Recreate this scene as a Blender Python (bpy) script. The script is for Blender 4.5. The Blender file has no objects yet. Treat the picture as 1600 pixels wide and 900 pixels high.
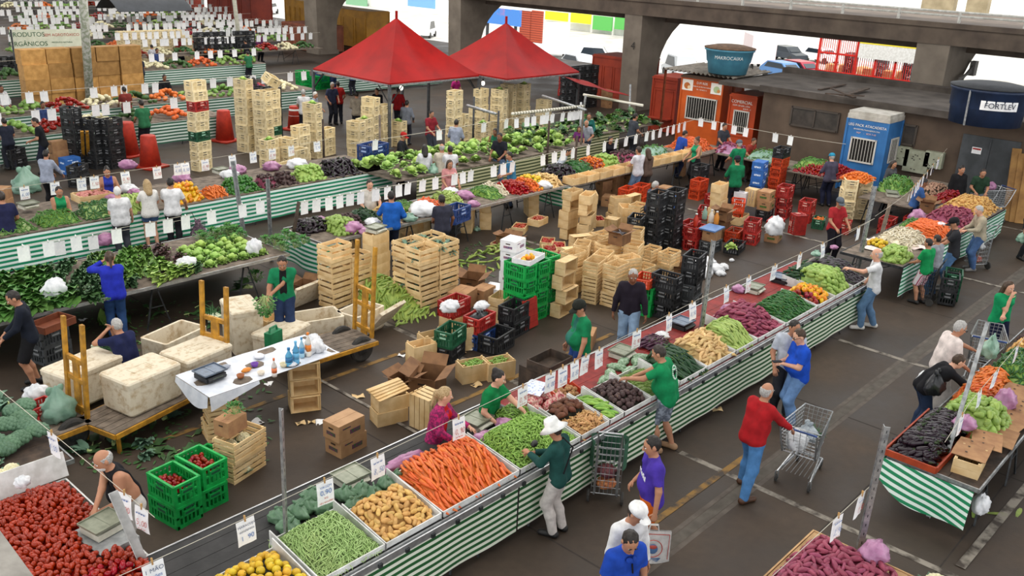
import bpy,math,random
import numpy as np
from mathutils import Vector,Matrix,Euler,noise
rnd=random.Random(7)
SC=bpy.context.scene
COL=SC.collection
PI=math.pi
# ------------------------------------------------------------------ camera
F_PX=1416.76
R_CAM=np.array([[0.67700807,-0.22957386,0.69925383],[-0.73463694,-0.26807443,0.62325329],[0.04436941,-0.9356452,-0.35014199]])
CAM_H=7.0
cam_data=bpy.data.cameras.new('camera')
cam=bpy.data.objects.new('camera',cam_data)
COL.objects.link(cam)
cam_data.sensor_fit='HORIZONTAL'
cam_data.sensor_width=36.0
cam_data.lens=36.0*F_PX/1600.0
cam_data.clip_end=600
_M=Matrix([[R_CAM[i][0],-R_CAM[i][1],-R_CAM[i][2]]for i in range(3)]).to_4x4()
_M.translation=(0,0,CAM_H)
cam.matrix_world=_M
SC.camera=cam
def G(px,py,z=0.0):
 """survey helper: the place at height z that the photograph shows at (px, py)"""
 r=R_CAM@np.array([px-800.0,py-450.0,F_PX])
 t=(z-CAM_H)/r[2]
 return Vector((r[0]*t,r[1]*t,z))
 # ------------------------------------------------------------------ light
SC.view_settings.view_transform='Standard'
SC.view_settings.look='None'
SC.view_settings.gamma=1.0
SC.view_settings.exposure=0.0
SC.view_settings.use_curve_mapping=False
w=bpy.data.worlds.new('overcast_sky')
SC.world=w
w.use_nodes=True
bg=w.node_tree.nodes['Background']
bg.inputs['Color'].default_value=(0.97,0.985,1.0,1)
bg.inputs['Strength'].default_value=2.0
sun_d=bpy.data.lights.new('sun','SUN')
sun_d.energy=5.0
sun_d.angle=math.radians(6)
sun_d.color=(1.0,0.97,0.92)
sun=bpy.data.objects.new('sun',sun_d)
COL.objects.link(sun)
sun.rotation_euler=Vector((0.50,0.40,-0.77)).to_track_quat('-Z','Y').to_euler()
def skylight(x,y,sx,sy,e,z=13.4,tilt=0.0):  # added area lamp below the closed roof, soft top fill
 d=bpy.data.lights.new('roof_fill_light','AREA')
 d.shape='RECTANGLE'
 d.size=sx
 d.size_y=sy
 d.energy=e
 d.color=(1.0,0.975,0.935)
 o=bpy.data.objects.new('roof_fill_light',d)
 COL.objects.link(o)
 o.location=(x,y,z)
 return o
skylight(4,12,10,22,2150)
skylight(20,14,10,26,3000)
skylight(22,34,16,12,2400)
skylight(30,66,24,40,5000)
# ------------------------------------------------------------------ materials
def lin(c):
 if isinstance(c,str):
  c=tuple(int(c[i:i+2],16)for i in(0,2,4))
 o=[]
 for v in c[:3]:
  v=v/255.0
  o.append(v/12.92 if v<=0.04045 else((v+0.055)/1.055)**2.4)
 return(o[0],o[1],o[2],1.0)
MATS={}
class NT:
 def __init__(s,m):
  s.m=m
  s.t=m.node_tree
  s.b=s.t.nodes['Principled BSDF']
 def n(s,typ,**kw):
  x=s.t.nodes.new(typ)
  for k,v in kw.items():
   setattr(x,k,v)
  return x
 def l(s,a,b):
  s.t.links.new(a,b)
 def math(s,op,a,b=None,c=None):
  x=s.n('ShaderNodeMath',operation=op)
  for i,v in enumerate((a,b,c)):
   if v is None:
    continue
   if isinstance(v,(int,float)):
    x.inputs[i].default_value=v
   else:
    s.l(v,x.inputs[i])
  return x.outputs[0]
 def mix(s,f,a,b):
  x=s.n('ShaderNodeMix',data_type='RGBA')
  for sock,v in((x.inputs[0],f),(x.inputs[6],a),(x.inputs[7],b)):
   if isinstance(v,(int,float)):
    sock.default_value=v
   elif isinstance(v,tuple):
    sock.default_value=v
   else:
    s.l(v,sock)
  return x.outputs[2]
 def noise(s,scale,detail=3,coord='Object',rough=0.55):
  tc=s.n('ShaderNodeTexCoord')
  x=s.n('ShaderNodeTexNoise')
  x.inputs['Scale'].default_value=scale
  x.inputs['Detail'].default_value=detail
  x.inputs['Roughness'].default_value=rough
  s.l(tc.outputs[coord],x.inputs['Vector'])
  return x.outputs['Fac']
 def ramp(s,f,stops):
  x=s.n('ShaderNodeValToRGB')
  e=x.color_ramp.elements
  while len(e)<len(stops):
   e.new(0.5)
  for i,(p,c)in enumerate(stops):
   e[i].position=p
   e[i].color=c if isinstance(c,tuple)else lin(c)
  s.l(f,x.inputs[0])
  return x.outputs[0]
def base_mat(name,rough=0.6,metal=0.0,spec=0.4):
 m=bpy.data.materials.new(name)
 m.use_nodes=True
 q=NT(m)
 q.b.inputs['Roughness'].default_value=rough
 q.b.inputs['Metallic'].default_value=metal
 q.b.inputs['Specular IOR Level'].default_value=spec
 return m,q
def M(name,c,c2=None,scale=8.0,rough=0.6,metal=0.0,var=0.0,bump=0.0,contrast=(0.35,0.65),spec=0.4,bscale=None,alpha=None,trans=None,hue=0.0):
 """plain material: colour c mottled with c2, per-object brightness variation var"""
 if name in MATS:
  return MATS[name]
 m,q=base_mat(name,rough,metal,spec)
 col=lin(c)
 if c2 is not None:
  f=q.noise(scale)
  out=q.ramp(f,[(contrast[0],col),(contrast[1],lin(c2))])
 else:
  out=None
 if var or hue:
  oi=q.n('ShaderNodeObjectInfo')
  hs=q.n('ShaderNodeHueSaturation')
  mr=q.n('ShaderNodeMapRange')
  mr.inputs[3].default_value=1-var
  mr.inputs[4].default_value=1+var
  q.l(oi.outputs['Random'],mr.inputs[0])
  q.l(mr.outputs[0],hs.inputs['Value'])
  if hue:
   m2=q.n('ShaderNodeMapRange')
   m2.inputs[3].default_value=0.5-hue
   m2.inputs[4].default_value=0.5+hue
   fr=q.math('FRACT',q.math('MULTIPLY',oi.outputs['Random'],7.31))
   q.l(fr,m2.inputs[0])
   q.l(m2.outputs[0],hs.inputs['Hue'])
  if out is None:
   hs.inputs['Color'].default_value=col
  else:
   q.l(out,hs.inputs['Color'])
  out=hs.outputs[0]
 if out is None:
  q.b.inputs['Base Color'].default_value=col
 else:
  q.l(out,q.b.inputs['Base Color'])
 if bump:
  bn=q.n('ShaderNodeBump')
  bn.inputs['Strength'].default_value=bump
  bn.inputs['Distance'].default_value=0.01
  q.l(q.noise(bscale or scale*4),bn.inputs['Height'])
  q.l(bn.outputs[0],q.b.inputs['Normal'])
 if alpha is not None:
  q.b.inputs['Alpha'].default_value=alpha
 if trans is not None:
  q.b.inputs['Transmission Weight'].default_value=trans
 MATS[name]=m
 return m
def stripes(name,c1,c2,period,axis=2,duty=0.5,wob=0.006,coord='Object',rough=0.6,offs=0.0,axis2=None,slope=0.0,shadow=None):
 """two-colour stripes across one object axis"""
 if name in MATS:
  return MATS[name]
 m,q=base_mat(name,rough)
 tc=q.n('ShaderNodeTexCoord')
 sp=q.n('ShaderNodeSeparateXYZ')
 q.l(tc.outputs[coord],sp.inputs[0])
 v=sp.outputs[axis]
 if axis2 is not None:
  v=q.math('MULTIPLY_ADD',sp.outputs[axis2],slope,v)
 nz=q.noise(1.7,2,coord)
 v=q.math('MULTIPLY_ADD',nz,wob*2,v)
 fr=q.math('FRACT',q.math('MULTIPLY_ADD',v,1.0/period,offs))
 st=q.math('GREATER_THAN',fr,duty)
 big=q.noise(5.0,3,coord)
 d1=q.mix(q.math('MULTIPLY',big,0.35),lin(c1),tuple(x*0.75 for x in lin(c1)[:3])+(1,))
 d2=q.mix(q.math('MULTIPLY',big,0.35),lin(c2),tuple(x*0.8 for x in lin(c2)[:3])+(1,))
 q.l(q.mix(st,d1,d2),q.b.inputs['Base Color'])
 MATS[name]=m
 return m
 # ------------------------------------------------------------------ mesh helpers
def rotz(a):
 return Matrix.Rotation(a,3,'Z')
class MB:
 def __init__(s):
  s.v=[]
  s.f=[]
  s.mi=[]
 def add(s,vs,fs,mi=0,mat=None):
  b=len(s.v)
  if mat is not None:
   vs=[mat@Vector(p)for p in vs]
  s.v.extend([tuple(p)for p in vs])
  s.f.extend([tuple(i+b for i in f)for f in fs])
  s.mi.extend([mi]*len(fs))
  return s
 def box(s,c,d,rot=None,mi=0,taper=1.0):
  x,y,z=d[0]/2,d[1]/2,d[2]/2
  vs=[Vector((sx*x*(taper if sz<0 else 1),sy*y*(taper if sz<0 else 1),sz*z))for sz in(-1,1)for sy in(-1,1)for sx in(-1,1)]
  if rot is not None:
   if isinstance(rot,(int,float)):
    rot=rotz(rot)
   elif isinstance(rot,tuple):
    rot=Euler(rot).to_matrix()
   vs=[rot@p for p in vs]
  c=Vector(c)
  return s.add([p+c for p in vs],[(0,2,3,1),(4,5,7,6),(0,1,5,4),(2,6,7,3),(0,4,6,2),(1,3,7,5)],mi)
 def b2(s,lo,hi,mi=0):
  return s.box([(a+b)/2 for a,b in zip(lo,hi)],[abs(b-a)for a,b in zip(lo,hi)],mi=mi)
 def bar(s,a,b,wd,th=None,mi=0,up=(0,0,1)):
  """rectangular bar from a to b"""
  a,b=Vector(a),Vector(b)
  d=b-a
  L=d.length
  if L<1e-6:
   return s
  z=d/L
  u=Vector(up)
  if abs(z.dot(u))>0.98:
   u=Vector((1,0,0))
  x=u.cross(z).normalized()
  y=z.cross(x)
  R=Matrix((x,y,z)).transposed()
  return s.box((a+b)/2,(wd,th or wd,L),R,mi)
 def tube(s,pts,r,n=6,mi=0,caps=True):
  pts=[Vector(p)for p in pts]
  m=len(pts)
  rs=r if isinstance(r,(list,tuple))else[r]*m
  vs,fs=[],[]
  prev=None
  for i,p in enumerate(pts):
   t=(pts[min(i+1,m-1)]-pts[max(i-1,0)])
   if t.length<1e-9:
    t=Vector((0,0,1))
   t.normalize()
   if prev is None:
    u=Vector((0,0,1))if abs(t.z)<0.9 else Vector((1,0,0))
    x=u.cross(t).normalized()
   else:
    x=(prev-t*prev.dot(t)).normalized()
   prev=x
   y=t.cross(x)
   for k in range(n):
    a=2*PI*k/n
    vs.append(p+(x*math.cos(a)+y*math.sin(a))*rs[i])
  for i in range(m-1):
   for k in range(n):
    k2=(k+1)%n
    fs.append((i*n+k,i*n+k2,(i+1)*n+k2,(i+1)*n+k))
  if caps:
   fs.append(tuple(range(n-1,-1,-1)))
   fs.append(tuple((m-1)*n+k for k in range(n)))
  return s.add(vs,fs,mi)
 def lathe(s,prof,n=16,c=(0,0,0),mi=0,rot=None,sx=1.0,sy=1.0):
  vs,fs=[],[]
  m=len(prof)
  for(r,z)in prof:
   for k in range(n):
    a=2*PI*k/n
    vs.append(Vector((r*math.cos(a)*sx,r*math.sin(a)*sy,z)))
  for i in range(m-1):
   for k in range(n):
    k2=(k+1)%n
    fs.append((i*n+k,i*n+k2,(i+1)*n+k2,(i+1)*n+k))
  if prof[0][0]>1e-5:
   fs.append(tuple(range(n-1,-1,-1)))
  if prof[-1][0]>1e-5:
   fs.append(tuple((m-1)*n+k for k in range(n)))
  if rot is not None:
   if isinstance(rot,tuple):
    rot=Euler(rot).to_matrix()
   vs=[rot@p for p in vs]
  c=Vector(c)
  return s.add([p+c for p in vs],fs,mi)
 def ell(s,c,r,nu=10,nv=6,mi=0,rot=None,fn=None):
  vs,fs=[],[]
  for j in range(nv+1):
   th=PI*j/nv
   for i in range(nu):
    ph=2*PI*i/nu
    p=Vector((math.sin(th)*math.cos(ph),math.sin(th)*math.sin(ph),math.cos(th)))
    if fn:
     p=fn(p)
    vs.append(Vector((p.x*r[0],p.y*r[1],p.z*r[2])))
  for j in range(nv):
   for i in range(nu):
    i2=(i+1)%nu
    fs.append((j*nu+i,(j+1)*nu+i,(j+1)*nu+i2,j*nu+i2))
  if rot is not None:
   if isinstance(rot,tuple):
    rot=Euler(rot).to_matrix()
   vs=[rot@p for p in vs]
  c=Vector(c)
  return s.add([p+c for p in vs],fs,mi)
 def grid(s,fn,nu,nv,mi=0,close=False):
  vs=[fn(i/nu,j/nv)for j in range(nv+1)for i in range(nu+1)]
  fs=[(j*(nu+1)+i,j*(nu+1)+i+1,(j+1)*(nu+1)+i+1,(j+1)*(nu+1)+i)for j in range(nv)for i in range(nu)]
  return s.add(vs,fs,mi)
 def prism(s,poly,z0,z1,mi=0,mat=None):
  n=len(poly)
  vs=[(p[0],p[1],z0)for p in poly]+[(p[0],p[1],z1)for p in poly]
  fs=[tuple(range(n-1,-1,-1)),tuple(range(n,2*n))]+[(i,(i+1)%n,n+(i+1)%n,n+i)for i in range(n)]
  return s.add(vs,fs,mi,mat)
 def mesh(s,name,mats,smooth=False):
  me=bpy.data.meshes.new(name)
  me.from_pydata(s.v,[],s.f)
  if not isinstance(mats,(list,tuple)):
   mats=[mats]
  for m in mats:
   me.materials.append(m)
  if any(s.mi):
   me.polygons.foreach_set('material_index',s.mi)
  if smooth:
   me.polygons.foreach_set('use_smooth',[True]*len(s.f))
  me.update()
  return me
 def build(s,name,mats,parent=None,smooth=False,loc=None,rot=None):
  return ob(name,s.mesh(name,mats,smooth),parent,loc,rot)
def ob(name,me,parent=None,loc=None,rot=None,scale=None):
 o=bpy.data.objects.new(name,me)
 COL.objects.link(o)
 if parent is not None:
  o.parent=parent
 if loc is not None:
  o.location=loc
 if rot is not None:
  o.rotation_euler=rot if not isinstance(rot,(int,float))else(0,0,rot)
 if scale is not None:
  o.scale=scale if not isinstance(scale,(int,float))else(scale,)*3
 return o
def tag(o,label=None,cat=None,group=None,kind=None):
 if label:
  o['label']=label
 if cat:
  o['category']=cat
 if group:
  o['group']=group
 if kind:
  o['kind']=kind
 return o
def thing(name,label,cat,loc=(0,0,0),rot=0.0,group=None):
 o=ob(name,None,None,loc,rot)
 return tag(o,label,cat,group)
def single(name,me,label,cat,group=None,loc=None,rot=None,scale=None,kind=None):
 return tag(ob(name,me,None,loc,rot,scale),label,cat,group,kind)
KIDS={}
def kids(o):
 return[c for c in COL.objects if c.parent is o]
class Proto:
 """a kind of thing: list of (part name, mesh, [(sub-part name, mesh)...]); made by copying"""
 def __init__(s,name,parts):
  s.name=name
  s.parts=parts
  s.first=None
 def put(s,label,cat,loc,rot=0.0,group=None,scale=None):
  if s.first is None:
   r=ob(s.name,None)
   s.first=[r,[]]
   for p in s.parts:
    c=ob(p[0],p[1],r)
    if len(p)>2:
     for sub in p[2]:
      d=ob(sub[0],sub[1],c)
      s.first[1].append((d,c))
    s.first[1].append((c,r))
  else:
   r0=s.first[0]
   r=r0.copy()
   COL.objects.link(r)
   mp={r0:r}
   for c,p in s.first[1]:
    if p is r0:
     d=c.copy()
     COL.objects.link(d)
     d.parent=r
     mp[c]=d
   for c,p in s.first[1]:
    if p is not r0:
     d=c.copy()
     COL.objects.link(d)
     d.parent=mp[p]
  r.location=loc
  r.rotation_euler=rot if not isinstance(rot,(int,float))else(0,0,rot)
  r.scale=(scale,)*3 if isinstance(scale,(int,float))else(scale or(1,1,1))
  for k in('group',):
   if k in r:
    del r[k]
  return tag(r,label,cat,group)
ORD=['first','second','third','fourth','fifth','sixth','seventh','eighth','ninth','tenth','eleventh','twelfth','thirteenth','fourteenth','fifteenth','sixteenth','seventeenth','eighteenth','nineteenth','twentieth']
def ordn(i):
 return ORD[i]if i<len(ORD)else(ORD[19]if i==19 else 'twenty-'+ORD[i-20]if i<29 else 'late')
def struct(name,mb,mats,smooth=False):
 o=mb.build(name,mats,None,smooth)
 o['kind']='structure'
 return o
def catenary(a,b,sag,n=10):
 a,b=Vector(a),Vector(b)
 return[a.lerp(b,i/n)-Vector((0,0,sag*4*(i/n)*(1-i/n)))for i in range(n+1)]
 # ------------------------------------------------------------------ people: one smooth surface grown round a posed skeleton
def _norm(v):
 v=np.asarray(v,float)
 return v/max(np.linalg.norm(v),1e-9)
class Field:
 def __init__(s,lo,hi,res):
  s.o=np.array(lo,float)
  s.res=res
  s.n=np.maximum(np.ceil((np.array(hi)-s.o)/res).astype(int)+1,3)
  s.F=np.full(s.n,1.0,np.float32)
 def blank(s):
  f=Field.__new__(Field)
  f.o,f.res,f.n=s.o,s.res,s.n
  f.F=np.full(s.n,1.0,np.float32)
  return f
 def _sub(s,lo,hi):
  a=np.clip(np.floor((lo-s.o)/s.res).astype(int),0,s.n-1)
  b=np.clip(np.ceil((hi-s.o)/s.res).astype(int)+1,1,s.n)
  b=np.maximum(b,a+1)
  ax=[s.o[i]+np.arange(a[i],b[i])*s.res for i in range(3)]
  return(slice(a[0],b[0]),slice(a[1],b[1]),slice(a[2],b[2])),ax[0][:,None,None],ax[1][None,:,None],ax[2][None,None,:]
 def _join(s,sl,d,k):
  f=s.F[sl]
  h=np.maximum(k-np.abs(f-d),0)/k
  s.F[sl]=np.minimum(f,d)-h*h*k*0.25
 def cap(s,a,b,ra,rb,k=0.03,flat=None):
  """tapered capsule; flat = (axis, factor) squeezes it along a direction"""
  a,b=np.asarray(a,float),np.asarray(b,float)
  m=max(ra,rb)*1.6+k+2*s.res
  sl,X,Y,Z=s._sub(np.minimum(a,b)-m,np.maximum(a,b)+m)
  ba=b-a
  L2=max(ba.dot(ba),1e-9)
  px,py,pz=X-a[0],Y-a[1],Z-a[2]
  t=np.clip((px*ba[0]+py*ba[1]+pz*ba[2])/L2,0,1)
  qx,qy,qz=px-t*ba[0],py-t*ba[1],pz-t*ba[2]
  if flat is not None:
   n,fac=flat
   dn=qx*n[0]+qy*n[1]+qz*n[2]
   e=fac-1
   qx,qy,qz=qx+dn*n[0]*e,qy+dn*n[1]*e,qz+dn*n[2]*e
  d=np.sqrt(qx*qx+qy*qy+qz*qz)-(ra+t*(rb-ra))
  s._join(sl,d.astype(np.float32),k)
 def ell(s,c,r,axes,k=0.02):
  c=np.asarray(c,float)
  m=max(r)+k+2*s.res
  sl,X,Y,Z=s._sub(c-m,c+m)
  px,py,pz=X-c[0],Y-c[1],Z-c[2]
  q=0
  g=0
  for ax,ri in zip(axes,r):
   u=px*ax[0]+py*ax[1]+pz*ax[2]
   q=q+(u/ri)**2
   g=g+(u/ri**2)**2
  k0=np.sqrt(q)
  d=k0*(k0-1)/np.maximum(np.sqrt(g),1e-6)
  s._join(sl,d.astype(np.float32),k)
 def cut(s,p,n):
  """remove what lies on the side of plane (p, n) that n points to"""
  p,n=np.asarray(p,float),_norm(n)
  ax=[s.o[i]+np.arange(s.n[i])*s.res for i in range(3)]
  d=(ax[0][:,None,None]-p[0])*n[0]+(ax[1][None,:,None]-p[1])*n[1]+(ax[2][None,None,:]-p[2])*n[2]
  s.F=np.maximum(s.F,d.astype(np.float32))
 def union(s,o,k=0.01):
  h=np.maximum(k-np.abs(s.F-o.F),0)/k
  s.F=np.minimum(s.F,o.F)-h*h*k*0.25
 def surf(s):
  F=s.F.copy()
  F[0],F[-1]=1,1
  F[:,0],F[:,-1]=1,1
  F[:,:,0],F[:,:,-1]=1,1
  S=F<0
  nx,ny,nz=S.shape
  cn=np.zeros((nx-1,ny-1,nz-1),np.int8)
  for dx in(0,1):
   for dy in(0,1):
    for dz in(0,1):
     cn+=S[dx:nx-1+dx,dy:ny-1+dy,dz:nz-1+dz]
  I,J,K=np.nonzero((cn>0)&(cn<8))
  if len(I)==0:
   return[],[]
  idm=np.full(cn.shape,-1,np.int32)
  idm[I,J,K]=np.arange(len(I))
  off=[(dx,dy,dz)for dx in(0,1)for dy in(0,1)for dz in(0,1)]
  V={o_:F[I+o_[0],J+o_[1],K+o_[2]]for o_ in off}
  P=np.zeros((len(I),3))
  C=np.zeros(len(I))
  for a in off:
   for ax in range(3):
    if a[ax]==1:
     continue
    b=tuple(1 if i==ax else a[i]for i in range(3))
    va,vb=V[a],V[b]
    m=(va<0)!=(vb<0)
    t=np.where(m,va/np.where(m,va-vb,1),0)
    for i in range(3):
     P[:,i]+=np.where(m,a[i]+(t if i==ax else 0),0)
    C+=m
  P=P/C[:,None]+np.stack([I,J,K],1)
  P=s.o+P*s.res
  quads=[]
  for ax in range(3):
   u,v=(ax+1)%3,(ax+2)%3
   sa=[slice(None)]*3
   sb=[slice(None)]*3
   sa[ax],sb[ax]=slice(0,-1),slice(1,None)
   A,B=S[tuple(sa)],S[tuple(sb)]
   E=np.argwhere(A!=B)
   E=E[(E[:,u]>0)&(E[:,v]>0)]
   E=E[(E[:,u]<S.shape[u]-1)&(E[:,v]<S.shape[v]-1)]
   if not len(E):
    continue
   def cell(du,dv):
    e=E.copy()
    e[:,u]-=du
    e[:,v]-=dv
    return idm[e[:,0],e[:,1],e[:,2]]
   q=np.stack([cell(1,1),cell(0,1),cell(0,0),cell(1,0)],1)
   fl=A[E[:,0],E[:,1],E[:,2]]
   q=np.where(fl[:,None],q,q[:,::-1])
   quads.append(q)
  Q=np.concatenate(quads)
  return P,Q
def surf_mesh(name,f,mats,extra=None):
 P,Q=f.surf()
 mb=MB()
 mb.v=[tuple(p)for p in P]
 mb.f=[tuple(int(i)for i in q)for q in Q]
 mb.mi=[0]*len(mb.f)
 if extra is not None:
  mb.add(extra.v,extra.f,0)
  for i,m in enumerate(extra.mi):
   mb.mi[len(mb.mi)-len(extra.mi)+i]=m
 return mb.mesh(name,mats,True)
def ik(a,t,l1,l2,hint):
 a,t=np.asarray(a,float),np.asarray(t,float)
 d=t-a
 L=np.linalg.norm(d)
 L2=min(L,(l1+l2)*0.995)
 u=d/max(L,1e-6)
 t=a+u*L2
 h=np.asarray(hint,float)
 h=_norm(h-u*h.dot(u))
 x=(l1*l1-l2*l2+L2*L2)/(2*L2)
 y=math.sqrt(max(l1*l1-x*x,0))
 return a+u*x+h*y,t
SKIN={'light':M('skin_light','cf9f83','c4917a',6,0.55),'tan':M('skin_tan','b07f62','a57358',6,0.55),'brown':M('skin_brown','85583f','7a4f38',6,0.55),'dark':M('skin_dark','4a3025','402a20',6,0.5),}
EYE=M('eye_white','e8e2da',rough=0.3)
PUPIL=M('pupil','1c1512',rough=0.2)
LIP=M('lip','9a5248',rough=0.5)
HAIRM={k:M('hair_'+k,a,b,60,0.5,bump=0.3,bscale=120)for k,a,b in(('black','16120f','241d19'),('brown','33241a','46321f'),('grey','8f8d8a','b3b1ad'),('white','d8d6d2','bdbab5'),('blonde','b39a72','8a7048'),('dark','211a17','3a2f28'))}
SHOE={'black':M('shoe_black','1d1c1c',rough=0.5),'white':M('shoe_white','c9c6c0',rough=0.6),'brown':M('shoe_brown','4a3020',rough=0.5),'tan':M('shoe_tan','9a7a5c',rough=0.6),'grey':M('shoe_grey','6a6866',rough=0.6)}
CLOTH={}
def cl(c,kind='plain'):
 """cloth material by colour"""
 key=kind+c
 if key not in CLOTH:
  b=tuple(int(c[i:i+2],16)for i in(0,2,4))
  d=''.join('%02x'%max(0,int(v*0.86))for v in b)
  CLOTH[key]=M('cloth_'+c+kind,c,d,9,0.85,bump=0.25,bscale=26,spec=0.2)
 return CLOTH[key]
def person(label,loc,head,h=1.7,skin='tan',top=None,sleeve='short',legs=None,leg_len='long',shoes='black',hair='black',style='short',lean=0.0,twist=0.0,hl=None,hr=None,fl=None,fr=None,hyaw=0.0,hpitch=0.25,fat=1.0,belly=0.0,fem=False,res=0.02,hem=0.13,drop=0.0,cap=None,cap2=None,extra=None,neckcut=0.02,curl=0.6,glasses=False,beard=None,seated=False,open_front=None,group=None):
 S=np.array
 pel=S([0,0,0.92-drop])
 sw=0.150 if fem else 0.172
 lw,lc=lean*0.6,lean
 def up(a):
  return S([math.sin(a),0,math.cos(a)])
 def fw(a):
  return S([math.cos(a),0,-math.sin(a)])
 waist=pel+0.17*up(lw)
 chest=waist+0.20*up(lc)
 neck=chest+0.135*up(lc)
 side=S([-math.sin(twist),math.cos(twist),0])
 shc=chest+0.085*up(lc)
 sh={'l':shc+side*sw,'r':shc-side*sw}
 hy=twist+hyaw
 hp=lean*0.35+hpitch
 hf=S([math.cos(hp)*math.cos(hy),math.cos(hp)*math.sin(hy),-math.sin(hp)])
 hs=S([-math.sin(hy),math.cos(hy),0])
 hu=np.cross(hf,hs)
 hc=neck+0.06*up(lc)+0.095*hu+0.02*hf
 if hl is None:
  hl=(0.05,0.25,0.80)
 if hr is None:
  hr=(0.05,-0.25,0.80)
 if fl is None:
  fl=(0.03,0.10)
 if fr is None:
  fr=(-0.03,-0.10)
 hips={'l':pel+S([0,0.088,-0.03]),'r':pel+S([0,-0.088,-0.03])}
 J={}
 for k,t in(('l',hl),('r',hr)):
  sg=1 if k=='l' else-1
  el,wr=ik(sh[k],t,0.285,0.25,S([-0.75,sg*0.55,-0.5]))
  J['e'+k],J['w'+k]=el,wr
 for k,t in(('l',fl),('r',fr)):
  t3=S([t[0],t[1],0.085 if len(t)<3 else t[2]+0.085])
  kn,an=ik(hips[k],t3,0.43,0.415,S([1,(0.25 if k=='l' else-0.25)if drop>.15 else 0,0.1]))
  J['k'+k],J['a'+k]=kn,an
  J['t'+k]=an+S([0.15,0.03 if k=='l' else-0.03,-0.055])
  J['h'+k]=an+S([-0.045,0,-0.045])
 pts=np.array([pel,neck,hc,*sh.values(),*J.values()])
 lo,hi=pts.min(0)-0.26,pts.max(0)+0.26
 def torso(f,d,hemx=0.0):
  for s_ in(1,-1):
   yv=side*s_
   f.cap(chest+yv*(0.083 if fem else 0.098),waist+S([0,s_*0.062*fat,0]),0.098*(0.5+0.5*fat)+d,0.084*fat+d,0.05)
   f.cap(waist+S([0,s_*0.062*fat,0]),pel+S([-0.01,s_*0.082*(1.06 if fem else 1),-0.04]),0.086*fat+d,0.100*(0.6+0.4*fat)+d+hemx,0.05)
   f.cap(shc+yv*(sw-0.02),shc*0.45+neck*0.55,0.058+d,0.045+d,0.05)
   if fem:
    f.ell(chest+up(lc)*-0.01+fw(lc)*0.085+yv*0.07,(0.062+d,)*3,np.eye(3),0.04)
  if belly:
   f.ell(waist-0.03*up(lw)+fw(lw)*0.055,(0.10+belly+d,0.125*fat+belly*.6+d,0.14+d),(fw(lw),S([0,1,0]),up(lw)),0.06)
 f=Field(lo,hi,res)
 torso(f,0)
 f.cap(neck-0.05*up(lc),hc-0.03*hu,0.060,0.052,0.03)
 f.ell(hc+0.012*hu-0.006*hf,(0.098,0.077,0.112),(hf,hs,hu),0.02)
 f.ell(hc-0.055*hu+0.030*hf,(0.060,0.056,0.062),(hf,hs,hu),0.035)
 f.cap(hc+0.010*hu+0.092*hf,hc-0.028*hu+0.112*hf,0.010,0.016,0.012)
 for s_ in(1,-1):
  f.ell(hc-0.008*hu-0.01*hf+s_*0.080*hs,(0.022,0.012,0.034),(hf,hs,hu),0.01)
 fing=MB()
 for k in 'lr':
  f.cap(sh[k],J['e'+k],0.054*(0.7+0.3*fat),0.041,0.03)
  f.cap(J['e'+k],J['w'+k],0.041,0.027,0.02)
  d=_norm(J['w'+k]-J['e'+k])
  sg=1 if k=='l' else-1
  n0=S([0,-sg,-0.35])if abs(d[2])>0.75 else S([0,-sg*0.3,-1.0])
  n=_norm(n0-d*d.dot(n0))
  a_=np.cross(d,n)
  th=a_ if a_.dot(S([1,0,0.6]))>0 else-a_
  w=J['w'+k]
  pe=w+d*0.085+n*0.008
  f.cap(w,pe,0.026,0.030,0.02,(n,1.75))
  f.cap(w+d*.05+th*.012,pe+th*0.012,0.024,0.026,0.02,(n,1.75))
  f.cap(w+d*.05-th*.012,pe-th*0.014,0.024,0.024,0.02,(n,1.75))
  for i,(o_,L)in enumerate(((0.030,0.070),(0.010,0.079),(-0.010,0.073),(-0.029,0.058))):
   b0=pe+th*o_+d*0.002
   c1,c2=curl*0.8,curl*1.9
   p1=b0+(d*math.cos(c1)+n*math.sin(c1))*L*0.55
   p2=p1+(d*math.cos(c2)+n*math.sin(c2))*L*0.45
   fing.tube([b0-d*0.02,b0,p1,p2],[0.0095,0.0095,0.009,0.007],6)
  b0=w+d*0.030+th*0.026
  p1=b0+_norm(th*0.75+d*0.65+n*0.35)*0.036
  p2=p1+_norm(d*0.9+th*0.15+n*0.45)*0.030
  fing.tube([b0-th*0.02,b0,p1,p2],[0.012,0.0115,0.010,0.008],6)
  f.cap(hips[k],J['k'+k],0.086*(0.7+0.3*fat),0.057,0.05)
  f.cap(J['k'+k],J['k'+k]*0.6+J['a'+k]*0.4+S([-0.02,0,0]),0.056,0.055,0.03)
  f.cap(J['k'+k]*0.6+J['a'+k]*0.4+S([-0.02,0,0]),J['a'+k],0.054,0.036,0.03)
  f.cap(J['h'+k],J['t'+k],0.034,0.026,0.03)
  # face
 for s_ in(1,-1):
  c=hc+0.004*hu+0.086*hf+s_*0.031*hs
  Rm=Matrix((hf,hs,hu)).transposed()
  fing.ell(c-hf*0.003,(0.010,0.014,0.008),8,6,1,Rm)
  fing.ell(c+hf*0.0035,(0.005,0.0065,0.0065),8,6,2,Rm)
  fing.bar(c+hu*0.020+hf*0.006-hs*0.018*1,c+hu*0.020+hf*0.006+hs*0.018,0.008,0.006,4)
 fing.ell(hc-0.058*hu+0.086*hf,(0.008,0.024,0.008),8,6,3,Matrix((hf,hs,hu)).transposed())
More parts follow.
